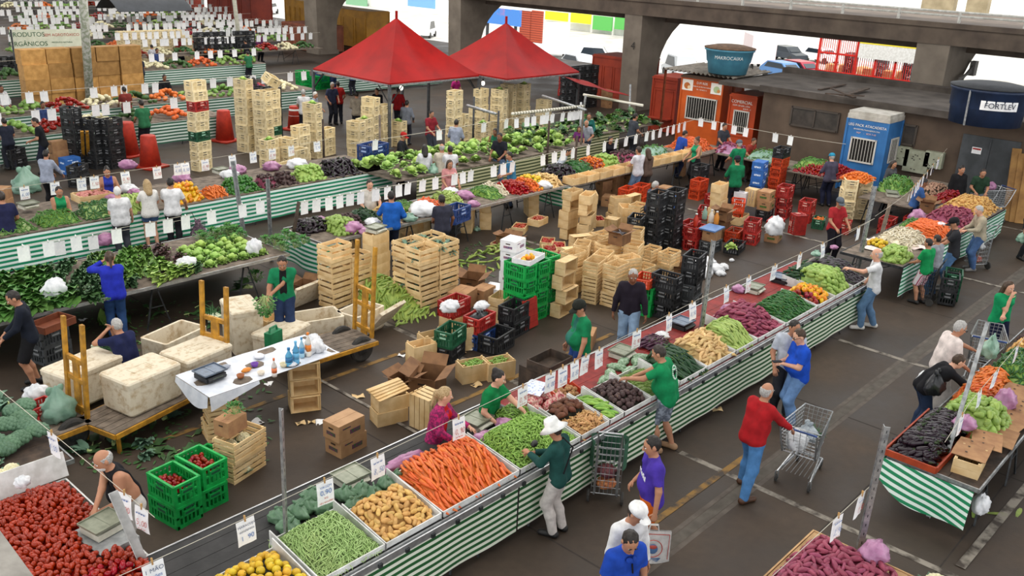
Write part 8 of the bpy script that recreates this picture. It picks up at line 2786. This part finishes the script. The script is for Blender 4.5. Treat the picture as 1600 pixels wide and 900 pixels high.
# upper stall K with open wooden boxes along its front
table('upper table edged with open wooden boxes, right of the lettuces',19.5,28.2,15.3,17.0,TZ,WOOD_GREY,None,4)
single('striped_cloth',drape(15.3,17.0,1,19.47,.2,.84,MATS['stripe_bright'],'striped_cloth',.02,22),'teal striped end cloth of the upper table by the black eggplants','cloth')
table('short table at the right turn of the upper stall',27.0,28.2,11.2,15.2,TZ,WOOD_GREY,None,2)
for i in range(11):
 WC_LOW.put('%s open wooden box from the left along the upper table front'%ordn(i),'crate',(19.85+i*.62,15.52,TZ),rnd.uniform(-.1,.1),'boxes along the upper table',1.15)
for nm,kd,x0,x1,y0,y1,sp,lim,core in(('black eggplants','eggplant',19.7,20.6,15.8,16.9,(.16,.08),60,EGG_M),('green peppers','green_pepper',20.6,21.4,15.8,16.9,(.13,.07),60,GPEP_M),('tomatoes','tangerine',21.4,22.1,15.9,16.9,(.1,.09),40,TOM_M),('chayotes','chayote',22.1,22.8,15.9,16.9,(.13,.1),50,CHAY_M),('red beets','beet',22.8,23.9,15.9,16.9,(.12,.11),0,SWEET_M),('bagged greens','okra_pod',24.4,25.6,15.9,16.8,(.2,.1),30,BAGG),('far carrots','carrot',26.4,27.8,15.6,16.9,(.16,.07),0,CARROT_M),('pink bags','sweet_potato',27.2,28.1,14.4,15.5,(.2,.1),0,BAGP),('green bags','okra_pod',27.1,28.1,13.0,14.3,(.2,.1),30,BAGG),('green chillies','okra_pod',27.1,28.1,11.4,12.6,(.13,.06),40,PEA_M)):
 heap(KIND[kd],'%s piece in the %s heap on the upper table'%(kd.replace('_',' '),nm),nm+' on the upper table',mound(x0,x1,y0,y1,TZ,.3,.3,.3,.25),(x0,x1,y0,y1),sp,tilt=.4,lim=lim,core=core,core_off=.05)
for i,(px,py,n)in enumerate(((940,310,2),(960,306,3),(980,300,3),(1060,275,2),(950,320,1))):
 stack(CT,G(px,py),n,.1*i,'brown carton of the %s pile under the upper table'%ordn(i),'box')
table('table of red tomatoes behind the woman in navy and blue cap',26.6,28.6,10.7,12.4,TZ,WOOD_GREY,None,2)
heap(KIND['tomato'],'tomato on the table behind the woman in navy','tomatoes behind the woman in navy',mound(26.7,28.5,10.8,12.3,TZ,.2,.3,.3,.3),(26.7,28.5,10.8,12.3),(.1,.09),tilt=.6,lim=0,core=TOM_M,core_off=.04)
# herbs further back
table('table of leafy herbs at the back beside the pale pipes',22.6,30.5,19.6,21.4,TZ,WOOD_GREY,None,3)
single('striped_cloth',drape(22.6,27.5,0,19.55,.15,.84,TARP_O,'striped_cloth',.03,23),'olive striped cloth below the leafy herbs at the back','cloth')
for i in range(54):
 k=('dark','parsley','dark','kale','bright')[i%5]
 single(NAMES[k][0],HB[k],NAMES[k][1]+' on the herb table at the back','vegetable bunch',NAMES[k][1]+'s on the herb table',(22.8+(i%18)*.42,19.8+(i//18)*.5,TZ+.1*(i//18)),rnd.uniform(0,6),1.4)
for a,c_,lab in((G(800,178,2.1),G(912,166,2.1),'striped pipe over the herb table, left one'),(G(912,148,2.1),G(1005,165,2.1),'striped pipe over the herb table, right one'),(G(730,165,2.0),G(775,178,2.0),'plain steel pipe left of the striped pipe'),(G(848,150,2.0),G(915,172,2.1),'plain steel pipe slanting behind the striped pipe')):
 pole(lab,[a,c_],.05,stripes('pipe_stripe','d8d4c6','8a8672',.12,0,.55)if 'striped pipe over' in lab else METAL,name='pipe')
for i,(px,py)in enumerate(((905,250),(982,222),(905,225))):
 pole('%s upright steel pipe of the frame by the herb table'%ordn(i),[G(px,py),G(px+3,py-90,2.1)if i<2 else G(px+10,py-75,2.1)],.04,METAL,name='pipe')
strung([G(800,186,1.95),G(912,172,1.95)],.0,[.06,.2,.29,.41,.47,.55,.7,.8,.86,.92,.98],'hung on the striped pipe','price signs on the striped pipe',far=True)
strung([Vector((15.6,20.2,1.7)),Vector((24.5,20.2,1.8))],.03,[.1,.38,.6,.72,.95],'over the lettuces','price signs over the lettuces',far=True)
# pale crate towers
for i,(x,y,ks)in enumerate(((14.35,26.2,'cccgccrcc'),(16.9,27.7,'cccccccc'),(17.5,27.0,'ccgcccc'),(17.1,26.9,'ccccccc'),(16.2,25.2,'ccc'),(16.8,25.0,'ccc'),(17.4,25.2,'cccc'),(18.2,25.6,'cccccc'),(18.8,25.7,'ccc'),(19.4,24.8,'cccc'),(20.0,25.1,'cccc'),(20.6,25.5,'cccccc'),(21.2,25.5,'ccccc'),(21.8,25.4,'ccc'),(22.9,23.6,'ccccccc'),(23.5,23.9,'cccc'),(24.2,23.4,'ccc'),(24.9,24.4,'cccc'),(25.6,24.9,'cccccc'),(26.2,24.5,'cccccc'),(26.9,25.0,'ccccc'),(27.5,25.2,'cccccc'),(28.2,25.0,'cccccc'),(28.8,24.4,'cccc'),(15.5,23.2,'cc'),(14.9,23.4,'c'),(16.1,23.5,'ccc'),(11.9,28.3,'bbbbb'),(12.4,28.0,'bbbbb'),(11.5,28.7,'bbbbbb'),(18.6,29.5,'bbbbbb'),(19.0,29.2,'bbbbbb'))):
 w_={'c':'cream','b':'black'}[ks[0]]
 stack([{'c':CR_CREAM,'g':CR_DKGREEN,'r':CR_RED,'b':CR_BLACK}[k]for k in ks],(x,y,0),len(ks),.25+H9*(i%2),'slotted crate in the %s %s tower by the red tents'%(ordn(i)if i<27 else ordn(i-27),w_),jit=.015)
 if i%3==1 and ks[0]=='c':
  single('lettuce_head',lt,'greens on top of the %s cream tower by the red tents'%ordn(i),'lettuce',None,(x,y,len(ks)*CH-.08))
CR_CREAM.put('cream crate tipped over on top of the second cream tower','crate',(17.45,27.0,7.6*CH),(.5,.4,.3))
CONE=M('cone_red','b8321c','9c2816',6,.6)
for i,(x,y,h_,r_)in enumerate(((13.45,29.3,1.1,.32),(13.25,27.4,1.0,.3),(17.2,29.6,1.1,.3),(20.5,30.0,.9,.28))):
 b=MB()
 b.b2((-.4,-.4,0),(.4,.4,.07))
 b.lathe([(r_*1.1,.07),(r_*.75,h_),(r_*.7,h_+.02)],16)
 for k in range(3 if i==3 else 0):
  b.lathe([(r_*(1.03-k*.1),.2+k*.25),(r_*(.99-k*.1),.32+k*.25)],16,mi=1)
 single('traffic_drum',b.mesh('traffic_drum',[CONE,WHITE_PL],True),('tall red traffic drum with a square base, farther of the left pair','red traffic drum with a square base, nearer of the left pair','red traffic drum behind the first cream tower','red and white traffic drum by the tent leg')[i],'traffic drum',None,(x,y,0),.3)
for i in range(2):
 beam('%s yellow wooden bar of the dolly before the black crates'%ordn(i),G(131+8*i,258),G(128+8*i,205,1.3),.09,.05,CARTYEL)
 # far rows of stalls: (x0, x1, y, cloth) along x, with strings of signs, crates and heaps
FK=[('lettuce',LEAFM['lettuce']),('carrot',CARROT_M),('greens',LEAFM['dark']),('cauliflower',MATS['cauli_white']),('tomato',TOM_M),('greens',LEAFM['bright'])]
far_signs=[]
row=[(8.5,17.5,30.0,1),(9,24,33.5,1),(14,27,42.0,1),(27,34,36,1),(22,34,46.5,0),(18,35,51,0),(20,36,56,0),(22,38,62,0),(25,40,69,0),(28,44,80,0),(30,46,92,0)]
RN=['left edge greens row','black crate row','organic banner row','row behind the red tents','cauliflower row','dark awning row','far crowded row','crowded row before the farthest','third farthest row','second farthest row','farthest row']
fruit=m_fruit(.1,.8,7).mesh('produce',[LEAFM['lettuce']],True)
for r_,(x0,x1,y,clo)in enumerate(row):
 table('long far table of the '+RN[r_],x0,x1,y,y+1.6,TZ,WOOD_GREY,None,3)
 if clo:
  single('striped_cloth',drape(x0,x1,0,y-.04,.1,.84,TARP_D,'striped_cloth',.02,30+r_),'striped cloth along the '+RN[r_],'cloth')
 n=int((x1-x0)/1.3)
 for i in range(n):
  nm,m_=FK[(i*5+r_)%6]
  xa=x0+.1+i*1.3
  b=MB()
  rs=random.Random(i*17+r_)
  for k in range(40):
   u,v=rs.random(),rs.random()
   b.ell((xa+1.15*u,y+.15+1.2*v,TZ+.05+.3*math.sin(PI*u)*math.sin(PI*v)),(.1,.09,.08),6,4)
  single(nm+'_heap',b.mesh(nm+'_heap',[m_],True),'%s heap, %s from the left on the %s'%(nm,ordn(i),RN[r_]),'produce heap',kind='stuff')
 m_n=int((x1-x0)/(.42 if r_>3 else.6))
 for k,zz in((0,1.75),(1,2.0))if r_>3 else((0,1.6),):
  strung([Vector((x0,y+.3+k*1.2,zz)),Vector((x1,y+.3+k*1.2,zz))],.02,[(j+rnd.random()*.5)/m_n for j in range(m_n)if rnd.random()<.8],('over the ','at the back of the ')[k]+RN[r_],'price signs over the '+RN[r_],far=True,scale=1.25,heap_=far_signs if r_>4 else None)
 for i in range(int((x1-x0)/2.6)):
  xx=x0+.8+i*2.6+rnd.uniform(-.6,.6)
  fm=rnd.random()<.4
  tone=('262a38','8a8f9c','1a1b20','3a4a7a','b8b8bc','6a2f5a','2f6f4a','7a2f2a')[(i*3+r_)%8]
  if r_<6:
   person('person in %s top, %s from the left behind the %s'%(('dark blue','grey','black','blue','pale','purple','green','red')[(i*3+r_)%8],ordn(i),RN[r_]),(xx,y+(2.0 if i%2 else-.5),0),D(-90 if i%2 else 90),rnd.uniform(1.55,1.75),('tan','brown')[i%2],cl(tone),('short','long')[i%2],cl('23252e'),'long','black','black','long' if fm else 'short',.1,fem=fm,hl=(.35,.15,1.0),hr=(.3,-.15,1.0),res=.03)
join_stuff('distant_signs',far_signs,'white price sheets hanging over the far crowded rows at the top left','price signs')
WB=Flat('wooden_box',carton_mesh('wooden_box',.95,.6,.58,M('box_ochre','bf9152','a3783f',4,.7,var=.3),hole=False))
for i in range(5):
 for k in range(4):
  WB.put('ochre wooden box, %s column and %s up, under the organic banner'%(ordn(i),ordn(k)),'box',(14.3+i*.99+.3,39.6+rnd.uniform(-.08,.08),k*.59),0,'ochre boxes under the banner')
for x0,y0,nx,nz,kk,nm in((22.8,48.9,7,6,CR_CREAM,'cream'),(26.2,47.0,6,6,CR_BLACK,'black'),(14.5,46,5,4,CR_BLACK,'dark'),(26.5,38.0,3,3,CR_GREEN,'green'),(27.8,38.2,3,3,CR_BLUE,'blue'),(29.2,38.4,3,3,CR_YELLOW,'yellow'),(30.6,38.6,4,4,CR_RED,'red'),(33.5,27.0,4,6,CR_BLACK,'navy'),(37,30,3,3,CR_RED,'rust')):
 join_stuff('crate_wall',[(kk.me,Matrix.Translation((x0+i*.6,y0+rnd.uniform(-.03,.03),k*.33))@Matrix.Scale(1.05,4))for i in range(nx)for k in range(nz)if k<nz-1 or rnd.random()<.7],'distant wall of stacked %s crates'%nm,'crates')
 # organic banner
a,c_=G(16,62,2.3),G(130,60,2.3)
t=thing('banner','cream banner of organic produce with green letters at the upper left','banner',((a.x+c_.x)/2,(a.y+c_.y)/2,2.3),math.atan2(c_.y-a.y,c_.x-a.x))
L_=(c_-a).length
b=MB()
b.b2((-L_/2,-.01,-.42),(L_/2,.01,.42))
b.build('banner_sheet',[M('banner_cream','d3d6c2','c2c6b0',3,.7)],t)
for tx,x,z,s_,mt in(('PRODUTOS',-.27*L_,.20,.27,M('banner_green','2c5a3c')),('ORGÂNICOS',-.27*L_,-.2,.27,MATS['banner_green']),('SEM AGROTÓXICO',.2*L_,.17,.17,M('banner_red','a8483a')),('PRODUTO NATURAL',.2*L_,-.15,.09,MATS['banner_green'])):
 o=ob('lettering',text_mesh(tx,s_,mt,'lettering',.003),t,(x,-.014,z),(H9,0,0))
for s_ in(-1,1):
 pole('%s post of the organic banner'%('left' if s_<0 else 'right'),[(t.location.x+s_*L_/2,t.location.y,0),(t.location.x+s_*L_/2,t.location.y,2.75)],.04,METAL_DK)
pole('mottled grey lamp post at the upper left',[G(141,165),GX(130,0,G(141,165).x),GX(128,-60,G(141,165).x)],.17,M('post_mottled','c6c7be','98a08a',8,.8,contrast=(.45,.55)),'lamp post','lamp_post',12)
pole('slim pale lamp post right of the cauliflower row',[G(378,100),GX(366,0,G(378,100).x),GX(363,-30,G(378,100).x)],.12,M('post_pale','c9c7b6','b0ae9c',8,.7),'lamp post','lamp_post',10)
b=MB()
a,c_=G(175,14,2.6),G(330,18,2.6)
for s_ in(0,1):
 b.grid(lambda u,v:Vector((a.x+(c_.x-a.x)*(u if s_ else 1-u),a.y-.8+3*v,2.5+.7*math.sin(PI*v)-.02*s_)),10,6)
tag(b.build('dark_awning',[M('tarp_dark','3c4046','2f3338',1.5,.6)],None,True),'long dark tarpaulin awning above the cream crates at the upper left','awning')
# booths and containers at the back
for lab,px,py,x,wd,h_,mt in(('yellow booth row left of the nearer tent top',535,66,41,5.5,2.4,M('booth_yellow','c28a1e','a87418',2,.6)),('yellow booth left of the second pillar',462,52,43,2.6,2.4,MATS['booth_yellow']),('rust-red container behind the slim lamp post',360,45,44,7,2.6,KR),('long rust-red container at the upper left',255,14,47,9,2.6,KR),('low brown booth behind the red tent corner',470,92,36.5,4,1.6,M('booth_brown','8a4a30','733c26',2,.6)),('rust booth with a dark opening left of the first pillar',955,150,37.5,2.6,2.1,KR)):
 q=GX(px,py,x)
 kiosk(lab,x,q.y-wd/2,x+2,q.y+wd/2,h_,mt,mt,None,None,panel=[(u/4+.02,u/4+.22,.3,h_-.4)for u in range(4)])
 # street behind: walls, signs, red cage, vehicles
def slab(name,lab,cat,x,px0,py0,px1,py1,mat,th=.2):
 a,c_=GX(px0,py0,x),GX(px1,py1,x)
 b=MB()
 b.b2((x,min(a.y,c_.y),min(a.z,c_.z)),(x+th,max(a.y,c_.y),max(a.z,c_.z)))
 o=b.build(name,[mat])
 if lab:
  tag(o,lab,cat)
 else:
  o['kind']='structure'
 return o
slab('wall_far',None,None,95,-700,110,2400,-90,M('far_wall','dcdcd6','c8c8c2',.3,.9),.5)
for i,(x0,y0,x1,y1,c_)in enumerate(((852,17,886,34,'d9dc1e'),(892,20,922,38,'d9dc1e'),(927,24,955,49,'4f9c4a'),(961,26,985,48,'4f9c4a'),(400,-8,453,13,'a8c070'),(540,-10,573,34,'6f9a78'))):
 slab('shop_panel','%s painted shop front panel across the street'%ordn(i),'shop front',94,x0,y0,x1,y1,M('panel'+c_,c_,rough=.7))
o=slab('hanging_sign','blue sign board with a red blot above the farther tent','sign',62,752,10,812,42,M('sign_blue','3f74b8','b85a6a',.6,.6,contrast=(.55,.7)))
for px in(760,804):
 q=GX(px,40,62.1)
 b=MB()
 b.bar((62.25,q.y,-2.5),(62.25,q.y,q.z+.6),.2,.2)
 b.build('sign_post',[METAL_DK],o)
slab('blue_tarp','pale blue tarpaulin hanging left of the third pillar','tarpaulin',60,637,-5,678,14,M('tarp_blue','6fa0cc'))
for i,x0 in enumerate((813,831)):
 slab('shutter','%s rust slatted shutter across the street'%('left','right')[i],'shutter',64,x0,16,x0+14,68,stripes('shutter_rust','a8492e','7f3320',.2,2,.5,wob=0))
t=thing('steel_cage','bright red barred cage full of crates between the pillars','cage',GX(1350,150,50.5))
t.location.z=GX(1350,62,50.5).z-3.7
y0,y1=GX(1277,100,50.5).y-t.location.y,GX(1432,100,50.5).y-t.location.y
CG=M('cage_red','c8281e','ab2018',4,.5)
b=MB()
for k in range(46):
 y=y0+(y1-y0)*k/45
 b.box((0,y,1.8),(.03,.03,3.6))
b.build('bars',[CG],t)
b=MB()
for z in(.6,1.8,2.8,3.6):
 b.box((0,(y0+y1)/2,z),(.09,abs(y1-y0),.1))
for k in range(6):
 b.box((0,y0+(y1-y0)*k/5,1.8),(.1,.12,3.6))
b.build('cage_frame',[CG],t)
b=MB()
b.b2((-.12,y1,2.75),(-.06,y0+(y1-y0)*.42,3.6))
b.b2((-.125,y1,3.5),(-.06,y0+(y1-y0)*.42,3.66),1)
b.build('cage_banner',[WHITE_PL,M('banner_yellow','e0cf3a')],t)
for i in range(9):
 stack([WC_SOLID,WC_SOLID,CR_GREY][i%3],(51.6+.5*(i%2),t.location.y+y0+(y1-y0)*(i+.7)/10,0),8,.1,'crate in the %s pile inside the red cage'%ordn(i),scale=(1.4,1.4,1.15),z=t.location.z)
def car(label,px,py,rot,mat,kind='car',s=1.0):
 q=G(px,py,-2.5)
 t=thing('truck' if kind=='truck' else 'car',label,'truck' if kind=='truck' else 'car',q,rot)
 t.scale=(s,s,s)
 gl=M('car_glass','252c33',rough=.15)
 if kind=='truck':
  b=MB()
  b.b2((-2.6,-1.1,.75),(1.5,1.1,3.2))
  b.build('cargo_box',[mat],t)
  P=[(1.6,.4),(3.0,.4),(3.05,1.2),(2.7,2.1),(1.6,2.15)]
  W_=[(2.3,1.3),(2.95,1.3),(2.68,2.0),(2.3,2.0)]
  xs=(2.3,-1.8)
 else:
  v=kind=='van'
  P=[(-2.0,.35),(2.0,.35),(2.05,.75),(1.2,.95),(.55,1.45+.4*v),(-1.2-.7*v,1.48+.4*v),(-1.9,.98+.5*v),(-2.05,.8)]
  W_=[(-1.5,.98),(1.0,.98),(.5,1.38+.35*v),(-1.15,1.40+.35*v)]
  xs=(1.25,-1.25)
 Rx=Matrix(((1,0,0,0),(0,0,-1,0),(0,1,0,0),(0,0,0,1)))
 b=MB()
 b.prism(P,-.82,.82,0,Rx)
 b.build('car_body',[mat],t)
 b=MB()
 b.prism(W_,-.835,.835,0,Rx)
 e=[(P[3][0]+.02,P[3][1]+.05),(P[4][0]+.06,P[4][1]-.06)]if kind!='truck' else[(3.07,1.3),(2.76,2.0)]
 b.add([(e[0][0],-.7,e[0][1]),(e[0][0],.7,e[0][1]),(e[1][0],.62,e[1][1]),(e[1][0],-.62,e[1][1])],[(0,1,2,3)])
 b.build('windows',[gl],t)
 for x in xs:
  for y in(-.75,.75):
   b=MB()
   b.lathe([(.1,-.1),(.31,-.1),(.33,0),(.31,.1),(.1,.1)],16,(x,y,.33),0,(H9,0,0))
   b.build('wheel',[RUBBER],t)
CW,CS=M('car_white','e6e6e6',rough=.3),M('car_silver','a9adb0',rough=.3)
for lab,px,py,r_,mt,kd in(('steel blue car right of the light blue tank',1222,124,-1.9,M('car_blue','4a6f9c',rough=.3),'car'),('dark red car beside the red cage',1250,122,-1.9,M('car_red','8a1f30',rough=.3),'car'),('dark grey off-roader left of the light blue tank',1058,120,.9,CS,'van'),('dark car with a red jacket person behind the blue car',1228,95,-1.9,M('car_dark','2f353c',rough=.3),'car'),('white van at the far parking rows',1213,82,-1.2,CW,'van'),('second white van at the far parking rows',1255,74,-1.2,CW,'van'),('white box truck behind the light blue tank',1103,108,.7,CW,'truck'),('pinkish white truck right of the light blue tank',1180,108,.7,M('truck_pink','cdbcbc',rough=.5),'truck'),('white box truck before the green shop panels',868,92,.7,CW,'truck'),('white pickup van left of the first pillar',930,105,-.9,CW,'van'),('white car above the yellow booths',545,36,.7,CW,'car'),('silver car at the rear left of the nearer tent top',590,40,.7,CS,'car'),('white car behind the farther tent',900,112,1.2,CS,'car'),('white van behind the nearer tent top',665,58,.6,CW,'van'),('white car at the top left beyond the containers',420,22,.7,CW,'car'),('white car in the back parking row, leftmost above the tank',1165,72,-1.6,CW,'car'),('silver car in the back parking row behind the white vans',1235,66,-1.6,CS,'car'),('white car in the back parking row near the cage',1275,68,-1.6,CW,'car'),('white van in the back parking row above the truck',1150,62,-1.2,CW,'van'),('silver car between the van rows',1190,90,-1.9,CS,'car'),('white car in the middle parking row',1275,84,-1.9,CW,'car'),('pale car at the far parking rows beside the cage',1282,98,-1.9,CW,'car')):
 car(lab,px,py,r_,mt,kd)
 # people and goods in the shade of the red tents
for i,(px,py,h_,hd,tp_,sl,hs,lab)in enumerate(((474,140,1.72,60,'d8d8da','short','grey','man in white t-shirt by the left leg of the nearer tent'),(490,143,1.62,-60,'98a0b0','short','white','white-haired man in pale blue by the left tent leg'),(518,128,1.7,-100,'3a3f58','short','grey','man in striped navy top under the nearer tent'),(528,127,1.7,60,'b02420','short','black','person in red t-shirt under the nearer tent'),(557,143,1.7,50,'9a9080','long','black','man in beige sweater with his back turned under the nearer tent'),(590,137,1.66,200,'1d1d22','long','black','person in black top at the near leg of the nearer tent'),(622,137,1.66,40,'a01e22','long','black','person in red hooded top behind the pale crates'),(635,157,1.64,30,'70757f','long','black','person in grey hooded top behind the pale crates'),(712,118,1.6,-90,'b82a7a','short','black','person in magenta top between the two tents'))):
 person(lab,at(px,py,h_),D(hd),h_,'tan',cl(tp_),sl,cl('2a2c36'),'long','black',hs,'short',.05,hl=(.3,.15,1.0),hr=(.2,-.22,.95),res=.025)
for i,(px,py,n,kk,lab)in enumerate(((95,262,3,CT,'brown carton beside the person in the pale hooded top'),(112,270,2,CT_BLUE,'blue and white carton beside the person in the pale hooded top'),(25,262,2,CR_BLACK,'black crate at the left edge behind the striped stall'),(125,290,2,CR_BLACK,'black crate behind the woman in the blue vest'),(10,345,3,CT,'tall brown carton at the left end of the striped stall'),(100,235,2,CT_OPEN,'open brown carton beside the man sorting greens'),(975,165,2,CT,'carton at the foot of the first concrete pillar'),(947,168,3,CT,'carton pile left of the first concrete pillar'))):
 stack(kk,G(px,py),n,.2*i,lab,'box')
bag('g','big grey-green sack on the floor at the left behind the striped stall',G(42,300),0,2.2)
for i,(px,py)in enumerate(((745,602),(500,660),(627,556),(722,552),(640,575),(332,108),(470,662),(690,560),(915,600),(560,620),(420,600),(402,660),(487,660),(735,545),(1190,650),(1120,640),(130,500),(370,600),(560,255),(270,205),(850,470),(1040,470))):
 b=MB()
 s_=.05+.05*rnd.random()
 b.grid(lambda u,v:Vector((s_*2*(u-.5),s_*1.5*(v-.5),.012+.02*math.sin(u*5+i)*math.cos(v*4))),4,4)
 single('paper_scrap',b.mesh('paper_scrap',[WHITE if i%3 else PINE],True),'small scrap of litter lying on the market floor','litter','litter on the floor',G(px,py),i)
b=MB()
rs=random.Random(4)
for i in range(900):
 q=G(rs.uniform(60,420),rs.uniform(470,740))if i<650 else G(rs.uniform(700,880),rs.uniform(380,440))
 leaf(b,(q.x,q.y,.006+.01*rs.random()),(rs.uniform(-1,1),rs.uniform(-1,1),.12),rs.uniform(.05,.14),rs.uniform(.02,.05),.3,.1,nu=2,nv=2,rs=rs)
single('leaf_litter',b.mesh('leaf_litter',[LEAFM['dark']],True),'trampled leaf scraps strewn over the dark floor','leaf litter',kind='stuff')
# tidy: very long labels lose their tail
for o in COL.objects:
 if 'label' in o and len(o['label'].split())>16:
  o['label']=' '.join(o['label'].split()[:16])
